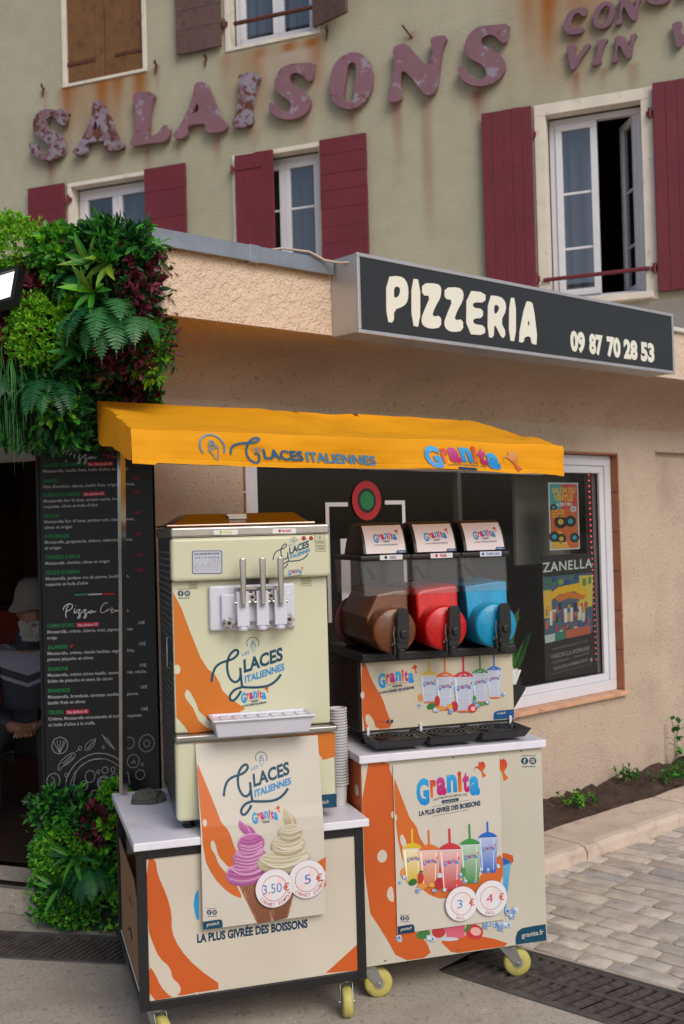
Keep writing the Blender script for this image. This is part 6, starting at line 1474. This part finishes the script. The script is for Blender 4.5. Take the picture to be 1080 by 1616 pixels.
def plant(kind,label,cat,x,y,z,fn,seed,group=GV):
    m=MB(); rr=random.Random(seed); fn(m,rr)
    if group==GV: x,y,z=hang(x,y,z); m.v=[(p[0]*GK,p[1]*GK,p[2]*GK) for p in m.v]
    o=m.build(kind, LEAF); o.location=wp(FD,x,y,z); o.rotation_euler=(0,0,R(-21.5))
    return tag(o,label,cat,group)
# the mats that carry the plants
MATG=mat('moss_mat', C(26,40,22), .95, var=(14,.35), bump=[('noise',60,.8,.01)])
gw=thing('green_wall_mat','dark backing mat of the leafy green wall above the doorway','green wall',*wp(FD,-.4,-.50,1.97),-21.5)
m=MB(); m.prism([(-1.1,2.02),(-.03,2.02),(-.03,2.24),(.285,2.26),(.285,2.72),(-1.1,2.72)],-.535,-.475,'xz'); m.box(.2855,.30,-.53,-.40,2.27,2.71); m.build('mat_panel', MATG, gw, FD)
m=MB()
rr=random.Random(99)
for k in range(1500):
    p=Vector((rr.uniform(-1.1,.31),-.54-rr.uniform(0,.03),rr.uniform(2.0,2.74)))
    if p.x>-.09 and p.z<2.25: continue
    leaf(m,p,(rdir(rr)+Vector((0,-.6,-.3))),Vector((0,-1,.2)),rr.uniform(.03,.06),rr.uniform(.012,.022),leafcol(rr.choice([GRN['deep'],GRN['dark'],GRN['mid']]),rr,.3))
for k in range(420):
    p=Vector((.302+rr.uniform(0,.02),rr.uniform(-.53,-.38),rr.uniform(2.27,2.73))); leaf(m,p,(rdir(rr)+Vector((.7,-.2,-.2))),Vector((1,0,.2)),rr.uniform(.03,.06),rr.uniform(.012,.022),leafcol(rr.choice([GRN['deep'],GRN['dark'],GRN['redd']]),rr,.3))
for k in range(260):
    p=Vector((rr.uniform(-.06,-.015),rr.uniform(-.57,-.46),rr.uniform(1.99,2.27))); leaf(m,p,(rdir(rr)+Vector((.4,-.5,-.4))),Vector((0,-1,.2)),rr.uniform(.035,.06),rr.uniform(.014,.024),leafcol(rr.choice([GRN['deep'],GRN['dark'],GRN['mid']]),rr,.3))
for k in range(260):
    p=Vector((rr.uniform(-1.0,-.02),rr.uniform(-.58,-.5),rr.uniform(1.99,2.06))); leaf(m,p,(rdir(rr)+Vector((0,-.5,-.8))),Vector((0,-1,.2)),rr.uniform(.035,.06),rr.uniform(.014,.024),leafcol(rr.choice([GRN['deep'],GRN['dark'],GRN['mid']]),rr,.3))
for k in range(900):
    p=Vector((rr.uniform(-.5,.075),-.10-rr.uniform(0,.04),rr.uniform(2.0,2.45))); leaf(m,p,(rdir(rr)+Vector((.15,-.6,-.3))),Vector((0,-1,.2)),rr.uniform(.03,.06),rr.uniform(.014,.024),leafcol(rr.choice([GRN['deep'],GRN['dark'],GRN['mid'],GRN['redd']]),rr,.3))
m.build('filler_leaves', LEAF, gw, FD)
m=MB(); m.box(-.5,.045,-.09,-.01,2.03,2.44); m.build('mat_panel', MATG, gw, FD)
lw=thing('low_plant_mat','dark backing mat of the low leafy panel beside the door step','green wall',*wp(FD,-.35,-.05,.0),-21.5)
m=MB(); m.box(-.58,-.03,-.09,-.045,.02,.51); m.build('mat_panel', MATG, lw, FD)
m=MB()
for k in range(900):
    p=Vector((rr.uniform(-.60,.0),-.095-rr.uniform(0,.03),rr.uniform(.02,.55))); leaf(m,p,(rdir(rr)+Vector((0,-.6,-.2))),Vector((0,-1,.2)),rr.uniform(.025,.05),rr.uniform(.010,.02),leafcol(rr.choice([GRN['deep'],GRN['dark'],GRN['mid'],GRN['bright']]),rr,.3))
m.build('filler_leaves', LEAF, lw, FD)
Y0=-.19
FINE=lambda rad,n,cols,L=.016,w=.009: (lambda m,rr: bushy(m,rr,rad,n,L,w,cols,.35,True,6))
LAN=lambda rad,n,cols,L=.05,w=.015: (lambda m,rr: bushy(m,rr,rad,n,L,w,cols,.5,False,6))
OVA=lambda rad,n,cols,L=.032,w=.022: (lambda m,rr: bushy(m,rr,rad,n,L,w,cols,.3,False,5))
G=GRN
plant('clipped_bush','light lime green fine-leaved bush at the top left of the green wall','bush',-.52,Y0-.05,2.84,FINE((.17,.13,.15),1300,[G['lime'],G['bright']]),1)
plant('clipped_bush','bright green fine-leaved ball in the middle of the green wall','bush',-.36,Y0-.06,2.49,FINE((.145,.13,.155),900,[G['lime'],G['bright'],G['bright']]),2)
plant('clipped_bush','small light green tuft beyond the left side of the floodlight','bush',-.74,Y0-.02,2.45,FINE((.10,.1,.13),420,[G['yel'],G['bright']]),3)
plant('leafy_shrub','mid green round-leaved shrub between the lime bush and the dark shrub','shrub',-.27,Y0-.02,2.79,OVA((.12,.12,.12),190,[G['bright'],G['mid'],G['mid']]),4)
plant('pointed_leaf_shrub','dark green pointed-leaf shrub at the top right corner of the green wall','shrub',-.03,Y0,2.80,LAN((.145,.12,.085),190,[G['dark'],G['deep'],G['mid']]),5)
plant('pointed_leaf_shrub','dark green pointed-leaf tuft behind the mid green shrub top','shrub',-.17,Y0+.05,2.82,LAN((.12,.10,.07),110,[G['dark'],G['mid']],.042,.014),6)
plant('red_leaf_plant','tall strip of dark red leaves down the right edge of the green wall','red plant',.055,Y0+.02,2.66,OVA((.06,.10,.17),130,[G['red'],G['redd'],G['redd'],G['dark']],.04,.024),7)
plant('red_leaf_plant','wine red leaves to the right of the floodlight','red plant',-.42,Y0-.02,2.66,OVA((.10,.09,.10),100,[G['red'],G['redd']],.038,.024),8)
plant('red_leaf_plant','wine red leaves below the floodlight','red plant',-.51,Y0-.04,2.52,OVA((.08,.09,.14),100,[G['red'],G['redd'],G['red']],.038,.024),9)
plant('red_leaf_plant','dim dark red leaves low on the green wall above the canopy corner','red plant',.02,Y0-.01,2.39,OVA((.10,.10,.10),110,[G['redd'],G['redd'],G['deep']],.036,.022),10)
plant('rosette_plant','olive green strap-leaf rosette at the upper right of the green wall','rosette plant',.00,Y0-.12,2.715,lambda m,rr:brosette(m,rr,13,.15,.032,[G['olive'],G['yel'],G['mid']]),11)
plant('rosette_plant','olive green strap-leaf rosette left of the red leaf strip, pointing left','rosette plant',-.085,Y0-.12,2.72,lambda m,rr:brosette(m,rr,11,.13,.03,[G['olive'],G['mid']]),12)
plant('rosette_plant','green strap-leaf rosette drooping over the large fern','rosette plant',-.075,Y0-.12,2.61,lambda m,rr:brosette(m,rr,10,.14,.03,[G['olive'],G['mid'],G['bright']]),13)
plant('rosette_plant','dark strap-leaf rosette in the shade below the bright green ball','rosette plant',-.16,Y0-.08,2.38,lambda m,rr:brosette(m,rr,11,.15,.03,[G['mid'],G['dark']]),14)
plant('fern','large drooping fern in the middle right of the green wall','fern',-.06,Y0-.04,2.53,lambda m,rr:bfern(m,rr,12,.36,[G['fern'],G['fernd'],C(58,116,62)],.75,.95),15)
plant('fern','dark fern arching behind the strap-leaf rosettes','fern',-.20,Y0-.03,2.68,lambda m,rr:bfern(m,rr,9,.22,[G['fernd'],G['fern']],1.0,.9),16)
plant('fern','fern hanging at the bottom left of the green wall over the menu top','fern',-.56,Y0-.03,2.29,lambda m,rr:bfern(m,rr,12,.32,[G['fern'],G['fernd']],.8,1.0),17)
plant('fern','fern hanging at the bottom of the green wall nearest the canopy corner','fern',-.34,Y0-.05,2.26,lambda m,rr:bfern(m,rr,10,.28,[G['fern'],G['fernd']],.8,1.0),18)
plant('fern','small fern hanging at the right edge of the green wall','fern',.06,Y0-.03,2.48,lambda m,rr:bfern(m,rr,8,.28,[G['fern'],C(70,120,70)],.6,1.0,.3),19)
plant('grass_tuft','long hanging grass at the far left of the green wall','grass',-.62,Y0-.05,2.38,lambda m,rr:bgrass(m,rr,170,.50,[G['grass'],G['mid'],G['dark']],.10),20)
plant('grass_tuft','lower hanging grass at the far left above the door lintel','grass',-.58,Y0-.04,2.18,lambda m,rr:bgrass(m,rr,130,.34,[G['grass'],G['dark']],.10),21)
plant('leafy_shrub','small bright round leaves beside the bright green ball','shrub',-.20,Y0-.06,2.55,OVA((.06,.07,.11),60,[G['bright'],G['mid'],G['lime']],.026,.02),22)
plant('leafy_shrub','small green round leaves low on the green wall just above the menu board','shrub',-.31,Y0-.03,2.19,OVA((.09,.08,.08),80,[G['mid'],G['bright'],G['dark']],.028,.02),23)
plant('sprig_plant','green sprig sticking out past the corner of the shop fascia','sprig',.10,Y0+.05,2.44,LAN((.06,.07,.06),60,[G['mid'],G['dark']],.036,.008),24)
plant('sprig_plant','small bright sprig at the right edge just above the canopy','sprig',.10,Y0+.05,2.34,LAN((.055,.06,.07),50,[G['bright'],G['mid']],.035,.012),25)
plant('sprig_plant','dark mixed leaves in the shaded lower middle of the green wall','sprig',-.32,Y0+.0,2.34,LAN((.14,.08,.12),90,[G['dark'],G['deep'],G['mid']],.04,.014),26)
def plant0(*a):
    global GK; k_=GK; GK=1.0; o=plant(*a); GK=k_; return o
plant0('red_leaf_plant','dim dark red leaves beside the wall corner just above the canopy','red plant',.03,-.14,2.26,OVA((.07,.07,.11),80,[G['redd'],G['redd'],G['deep']],.036,.022),27)
plant0('leafy_shrub','dark green leaves in the shade between the green wall and the canopy','shrub',-.10,-.15,2.28,OVA((.12,.08,.12),110,[G['dark'],G['deep'],G['mid']],.034,.02),28)
plant0('sprig_plant','small green leaves touching the back of the canopy by the wall corner','sprig',.05,-.12,2.16,LAN((.05,.06,.07),50,[G['mid'],G['dark']],.034,.012),29)
GW2='artificial plants of the low panel beside the door step'
Y1=-.10
plant('leafy_shrub','dark green leaves along the top of the low plant panel','shrub',-.42,Y1,.50,OVA((.14,.07,.07),150,[G['dark'],G['deep'],G['mid']],.034,.017),31,GW2)
plant('red_leaf_plant','dull wine red leaves at the top right of the low plant panel','red plant',-.24,Y1-.02,.46,OVA((.065,.06,.07),70,[G['redd'],G['redd'],G['deep']],.032,.02),32,GW2)
plant('clipped_bush','bright green fine-leaved bush filling the low plant panel','bush',-.39,Y1-.03,.33,FINE((.145,.09,.14),900,[G['bright'],G['mid'],G['mid']]),33,GW2)
plant('clipped_bush','green fine-leaved clump at the bottom of the low plant panel','bush',-.40,Y1-.02,.12,FINE((.145,.08,.10),650,[G['bright'],G['dark'],G['mid']]),34,GW2)
plant('rosette_plant','strap-leaf rosette in the centre of the low plant panel','rosette plant',-.30,Y1-.10,.34,lambda m,rr:brosette(m,rr,12,.12,.022,[G['mid'],G['dark']]),35,GW2)
plant('rosette_plant','lower strap-leaf rosette of the low plant panel','rosette plant',-.38,Y1-.10,.21,lambda m,rr:brosette(m,rr,11,.12,.022,[G['mid'],G['dark'],G['deep']]),36,GW2)
plant('fern','dark fern at the lower right of the low plant panel','fern',-.25,Y1-.05,.28,lambda m,rr:bfern(m,rr,11,.22,[G['fern'],G['fernd']],.7,1.0),37,GW2)
plant('leafy_shrub','green round leaves at the right edge of the low plant panel','shrub',-.17,Y1-.01,.33,OVA((.08,.07,.18),130,[G['mid'],G['bright'],G['dark']],.03,.022),38,GW2)
plant('clipped_bush','bright green tuft peeping over the counter beside the grey cloth','bush',-.17,Y1+.01,.58,FINE((.06,.05,.05),240,[G['bright'],G['mid']]),39,GW2)

# weeds in the soil strip
def weed(label,x,y,z,fn,seed):
    m=MB(); rr=random.Random(seed); fn(m,rr); o=m.build('weed', LEAF); o.location=wp(FW,x,y,z); tag(o,label,'weed','weeds in the soil strip')
def stem_weed(h,n,L,w,cols,sp=.04):
    def f(m,rr):
        for k in range(n):
            x,y=rr.uniform(-sp,sp),rr.uniform(-sp,sp); hh=h*rr.uniform(.6,1.1); top=Vector((x+rr.uniform(-.03,.03),y-rr.uniform(0,.03),hh)); m.tube([(x,y,0),(x,y,hh*.5),tuple(top)],.0016,4,0,C(70,90,40))
            for j in range(6): t=.25+.75*j/5; p=Vector((x,y,0)).lerp(top,t); leaf(m,p,rdir(rr)+Vector((0,0,.4)),Vector((0,0,1)),L*rr.uniform(.7,1.2),w,leafcol(rr.choice(cols),rr))
    return f
weed('low bright weed right behind the slush cart corner',.05,-.20,.10,stem_weed(.05,24,.026,.016,[G['mid'],G['bright'],G['dark']],.09),41)
weed('dark leafy weed against the wall in the middle of the soil strip',.66,-.10,.11,stem_weed(.07,14,.035,.014,[G['mid'],G['dark']],.05),42)
weed('flat mossy weed further along the soil strip',1.12,-.18,.105,FINE((.10,.06,.035),220,[G['mid'],G['dark'],G['olive']],.016,.006),43)
weed('spreading low weed between the mossy weed and the soil edge',.88,-.24,.10,stem_weed(.04,22,.024,.014,[G['mid'],G['dark']],.10),47)
weed('tall thin weed climbing beside the wall corner',1.28,-.05,.11,stem_weed(.26,3,.05,.035,[G['mid'],G['dark']],.02),44)
weed('leafy weed at the right edge of the soil strip',1.42,-.12,.105,stem_weed(.11,10,.04,.022,[G['mid'],G['bright']],.06),45)
# big leaves behind the pane
m=MB(); rr=random.Random(8)
for k in range(26):
    d=Vector((rr.uniform(-.6,.6),rr.uniform(-.1,.25),1)); leaf(m,Vector((rr.uniform(-.05,.05),0,0)),d,Vector((rr.uniform(-1,1),-1,.2)),rr.uniform(.25,.46),rr.uniform(.05,.08),leafcol(rr.choice([G['mid'],G['fern'],G['dark']]),rr,.3),.25,rr.uniform(.1,.5),(.15,.6,1,.9,.6,.0))
m.lathe([(.06,-.14),(.075,-.02),(.078,.0),(0,-.01)],n=20,col=C(110,70,50))
o=tag(m.build('potted_plant', LEAF),'broad green leaves of a potted plant behind the shop window','potted plant'); o.location=wp(FW,-.12,.30,.76)
m=MB(); rr=random.Random(9)
for k in range(16):
    d=Vector((rr.uniform(-.8,.8),rr.uniform(-.1,.2),1)); leaf(m,Vector((0,0,0)),d,Vector((rr.uniform(-1,1),-1,.2)),rr.uniform(.2,.34),.045,leafcol(rr.choice([G['mid'],G['dark']]),rr,.3),.25,.3,(.15,.6,1,.9,.6,.0))
m.lathe([(.05,-.12),(.06,-.02),(.062,.0),(0,-.01)],n=20,col=C(70,70,74))
o=tag(m.build('potted_plant', LEAF),'smaller potted plant behind the dark gallery poster in the shop window','potted plant'); o.location=wp(FW,.16,.34,.73)

# ================================================================== floodlight
fl_=thing('floodlight','lit square floodlight with black housing on the green wall at the left edge','floodlight',*wp(FD,-.21,-.6,2.5),-21.5)
FF=FD @ Matrix.Translation((-.212,-.75,2.53)) @ Matrix.Rotation(R(-30),4,'X') @ Matrix.Rotation(R(-12),4,'Y')
m=MB(); frame_bars(m,-.12,.12,-.085,.085,.016,-.030,.012); m.box(-.103,.103,-.005,.03,-.068,.068)
for k in range(7): m.box(-.09+.03*k,-.086+.03*k,.0305,.05,-.06,.06)
m.build('housing', BLACK_PL, fl_, FF, bevel=.002)
m=MB(); m.box(-.1035,.1035,-.018,-.012,-.0685,.0685); m.build('lens', mat('frosted_lens',(1,.97,.90),.4,emit=.85,var=(6,.05)), fl_, FF)
m=MB(); m.box(-.07,.07,-.0125,-.011,-.045,.045); 
m=MB(); m.box(-.05,.05,-.0189,-.0182,-.04,.04); m.build('lamp_plate', mat('led_plate',(1,.96,.88),.4,emit=3.0,var=(6,.03)), fl_, FF)
m=MB(); m.tube([wp(FD,-.212,-.54,2.46),wp(FD,-.212,-.66,2.48),wp(FD,-.212,-.73,2.51)],.012,8); m.build('bracket', BLACK_PL, fl_, Matrix(), smooth=True)

# ================================================================== the man sitting just inside the doorway
FP=frame(-1.70,5.98,.118,0)
bn=thing('bench','dark wooden bench inside the doorway under the seated person','bench',-1.72,6.02,.118,-10)
m=MB(); m.box(-.5,.5,-.20,.22,.40,.44); m.build('seat', mat('bench_wood',C(70,50,38),.6,var=(5,.2)), bn, bevel=.006)
for x in (-.44,.44):
    for y in (-.15,.17): q=MB(); q.box(x-.025,x+.025,y-.025,y+.025,0,.3995); q.build('leg', MATS['bench_wood'], bn)
SKIN=mat('skin', C(120,82,64), .55, var=(8,.08), bump=[('noise',90,.1,.002)])  # skin tone lowered to put the doorway's dimness into the colour
def skin_obj(name, verts, edges, radii, mat_, parent, fr, sub=2, root=0):
    me=bpy.data.meshes.new(name); me.from_pydata([tuple(v) for v in verts],edges,[]); me.materials.append(mat_)
    o=bpy.data.objects.new(name,me); COL.objects.link(o); 
    if parent: o.parent=parent
    FR[o.name]=fr
    s=o.modifiers.new('skin','SKIN'); s.use_smooth_shade=True
    for i,r in enumerate(radii):
        sv_=me.skin_vertices[0].data[i]; sv_.radius=r if isinstance(r,(tuple,list)) else (r,r); sv_.use_root=(i==root)
    b=o.modifiers.new('sub','SUBSURF'); b.levels=sub; b.render_levels=sub
    return o
# skeleton in the person's own space: x right, y towards the room, z above the seat level floor
hp=(0,0,.50); 
V=[(0,.0,.52),(0,.0,.66),(0,.02,.82),(.0,.01,.94),(.005,-.02,1.00),(.015,-.035,1.05),(.03,-.05,1.12),(.03,-.05,1.19)]
E_=[(0,1),(1,2),(2,3),(3,4),(4,5),(5,6),(6,7)]; RAD=[(.12,.09),(.11,.085),(.12,.085),(.075,.06),(.055,.055),(.058,.062),(.078,.09),(.066,.078)]
def chain(a,pts,rs):
    for p,r in zip(pts,rs):
        V.append(p); RAD.append(r); E_.append((a,len(V)-1)); a=len(V)-1
    return a
for sx in (-1,1):
    if sx<0: w_=chain(2,[(-.17,.02,.885),(-.215,-.05,.74),(-.225,-.11,.60),(-.11,-.27,.57),(-.02,-.33,.56)],[.045,.04,.036,.034,.03])
    else: w_=chain(2,[(.17,.02,.885),(.22,-.04,.74),(.225,-.10,.60),(.13,-.26,.57),(.055,-.345,.56)],[.045,.04,.036,.034,.03])
    hx,hy,hz=V[w_]; pm=chain(w_,[(hx-sx*.03,hy-.045,hz-.004)],[(.034,.018)])
    px,py,pz=V[pm]
    for k in range(4):
        ox=(-.024+.016*k)*sx; ln=(.026,.031,.029,.022)[k]
        chain(pm,[(px-sx*.012+ox*.8,py-.022+abs(ox)*.2,pz+.004),(px-sx*.02+ox,py-.022-ln,pz-.004),(px-sx*.024+ox,py-.022-ln*1.7,pz-.022)],[.0095,.0085,.0075])
    chain(w_,[(hx-sx*.045,hy-.012,hz+.014),(hx-sx*.066,hy-.04,hz+.012)],[.011,.009])
    k_=chain(0,[(sx*.10,-.05,.50),(sx*.14,-.26,.515),(sx*.16,-.46,.50),(sx*.155,-.44,.28),(sx*.155,-.42,.09),(sx*.165,-.54,.035)],[.075,.065,.05,.045,.038,.038])
per=thing('person','elderly bearded man in a white sun hat and dark tracksuit top sitting inside the doorway','person',-1.70,5.98,.118,8)
FPp=frame(-1.70,5.98,.118,8)
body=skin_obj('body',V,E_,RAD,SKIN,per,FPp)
# jacket: white yoke greyed for the dim doorway, dark band, dark body
JK=mat('jacket',C(30,32,40),.8,var=(20,.1))
n_,l_=JK.node_tree.nodes,JK.node_tree.links
tc=n_.new('ShaderNodeTexCoord'); sx_=n_.new('ShaderNodeSeparateXYZ'); l_.new(tc.outputs['Object'],sx_.inputs[0]); rp2=n_.new('ShaderNodeValToRGB'); rp2.color_ramp.interpolation='CONSTANT'
ab=n_.new('ShaderNodeMath'); ab.operation='ABSOLUTE'; l_.new(sx_.outputs[0],ab.inputs[0]); mu=n_.new('ShaderNodeMath'); mu.operation='MULTIPLY_ADD'; mu.inputs[1].default_value=-.35; l_.new(ab.outputs[0],mu.inputs[0]); l_.new(sx_.outputs[2],mu.inputs[2])
l_.new(mu.outputs[0],rp2.inputs[0]); el=rp2.color_ramp.elements; el[0].position=0; el[0].color=(.012,.013,.02,1); el[1].position=.735; el[1].color=(.17,.17,.20,1)
for p_,c_ in ((.757,(.012,.013,.02,1)),(.795,(.17,.17,.20,1)),(.915,(.012,.013,.02,1))): e=el.new(p_); e.color=c_
l_.new(rp2.outputs[0],n_['Principled BSDF'].inputs['Base Color'])
JV=[(0,.0,.50),(0,.0,.64),(0,.02,.81),(.0,.012,.925),(.006,-.012,.985)]; JE=[(0,1),(1,2),(2,3),(3,4)]; JR=[(.165,.135),(.16,.125),(.18,.132),(.115,.088),(.074,.074)]
def jchain(a,pts,rs):
    for p,r in zip(pts,rs): JV.append(p); JR.append(r); JE.append((a,len(JV)-1)); a=len(JV)-1
jchain(2,[(-.175,.02,.885),(-.215,-.05,.74),(-.225,-.11,.60),(-.11,-.27,.572),(-.05,-.31,.562)],[.08,.07,.062,.054,.042]); jchain(2,[(.175,.02,.885),(.22,-.04,.74),(.225,-.10,.60),(.13,-.26,.572),(.085,-.31,.562)],[.08,.07,.062,.054,.042])
skin_obj('jacket',JV,JE,JR,JK,per,FPp)
TV=[(0,.0,.50)]; TE=[]; TR_=[(.165,.135)]
for sx in (-1,1):
    a=0
    for p,r in zip([(sx*.10,-.05,.50),(sx*.14,-.26,.515),(sx*.16,-.465,.50),(sx*.155,-.445,.28),(sx*.155,-.42,.11)],[.108,.098,.078,.07,.06]): TV.append(p); TR_.append(r); TE.append((a,len(TV)-1)); a=len(TV)-1
skin_obj('trousers',TV,TE,TR_,mat('trousers_dark',C(28,28,34),.85,var=(14,.15)),per,FPp)
m=MB(); 
for s_ in (-1,1): m.lathe([(.0,.0),(.042,.004),(.048,.03),(.04,.06),(.02,.075),(0,.078)],(s_*.163,-.50,0),n=18); m.box(s_*.163-.042,s_*.163+.042,-.60,-.47,.0,.05)
m.build('shoes', mat('shoe_black',C(28,27,28),.5,var=(9,.1)), per, FPp, smooth=True, bevel=.012)
HF=FPp @ Matrix.Translation((.03,-.055,1.13)) @ Matrix.Rotation(R(14),4,'Z')
# face details on the head: nose, ears, eyes, mouth; beard and hat
m=MB(); bm=bmesh.new(); bmesh.ops.create_icosphere(bm,subdivisions=4,radius=1)
for v in bm.verts:
    p=v.co.copy(); x,y,z=p.x*.079,p.y*.098,p.z*.125
    if z<-.02: x*=1-.28*((-z-.02)/.1); 
    f=max(0,-p.y)
    nose=math.exp(-(x/.013)**2)*math.exp(-((z+.005)/.030)**2)*f*.026*(1.2-(z+.03)*6); brow=math.exp(-((z-.038)/.012)**2)*f*.006; eye=-(math.exp(-((abs(x)-.031)/.013)**2)*math.exp(-((z-.02)/.011)**2))*f*.010; chin=math.exp(-((z+.105)/.03)**2)*f*.012; mouth=-math.exp(-(x/.024)**2)*math.exp(-((z+.052)/.004)**2)*f*.004
    v.co=(x,y-(nose+brow+eye+chin+mouth),z)
bm.verts.index_update(); m.add([tuple(v.co) for v in bm.verts],[tuple(v.index for v in f.verts) for f in bm.faces]); bm.free()
for s_ in (-1,1):
    m.lathe([(0,-.006),(.016,-.004),(.02,.004),(.012,.008),(0,.008)],(s_*.080,.012,-.002),'x',14)
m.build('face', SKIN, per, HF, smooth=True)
m=MB()
for s_ in (-1,1): m.lathe([(0,-.010),(.007,-.008),(.010,0),(0,.008)],(s_*.031,-.084,.02),'y',12)
m.build('eyes', mat('eye_dark',C(70,60,56),.2,var=(30,.2)), per, HF, smooth=True)
m=MB(); rb=random.Random(4)
for k in range(1500):
    a=rb.uniform(-1.5,1.5); z=rb.uniform(-.135,-.035); rx=.076*(1-.3*max(0,(-z-.02)/.11)); 
    if z>-.06 and abs(a)<.25 and z<-.046: continue
    if z>-.045 and abs(a)>.5 and abs(a)<.75: continue
    p=Vector((math.sin(a)*rx,-math.cos(a)*(.098+.012*math.exp(-((z+.105)/.03)**2)),z)); d=Vector((math.sin(a)*.6,-math.cos(a)*.6,-1))+rdir(rb)*.3
    smallleaf(m,p,d,rdir(rb),.020,.006,(.42,.40,.38))
m.build('beard', mat('grey_beard',rough=.9,attr=True), per, HF)
m=MB(); m.lathe([(.128,.015),(.126,.018),(.104,.052),(.099,.075),(.094,.115),(.072,.165),(.04,.182),(0,.185)],n=40); m.lathe([(.128,.0149),(.100,.050),(.094,.0735)],n=40)
for k in range(len(m.v)): x,y,z=m.v[k]; m.v[k]=(x,y*1.12-.004,z+.008*math.sin(3*math.atan2(y,x))*(1 if z<.06 else .4))
m.build('sun_hat', mat('hat_dimmed',C(104,96,90),.9,var=(7,.06),bump=[('noise',40,.3,.004)]), per, HF, smooth=True)  # white hat, its colour darkened to imitate the doorway shade
m=MB(); m.lathe([(.082,.93),(.085,.96),(.076,1.01),(.070,1.012),(.074,.96)],(.004,.0,0),n=28); m.build('collar', mat('collar_navy',C(24,26,34),.8,var=(9,.1)), per, FPp, smooth=True)
m=MB(); m.lathe([(.066,.99),(.068,1.005),(.064,1.02)],(.008,-.014,0),n=28); m.build('neck_cord', mat('blue_cord',C(60,120,170),.6,var=(9,.1)), per, FPp, smooth=True)
bpy.data.objects.remove(_to)
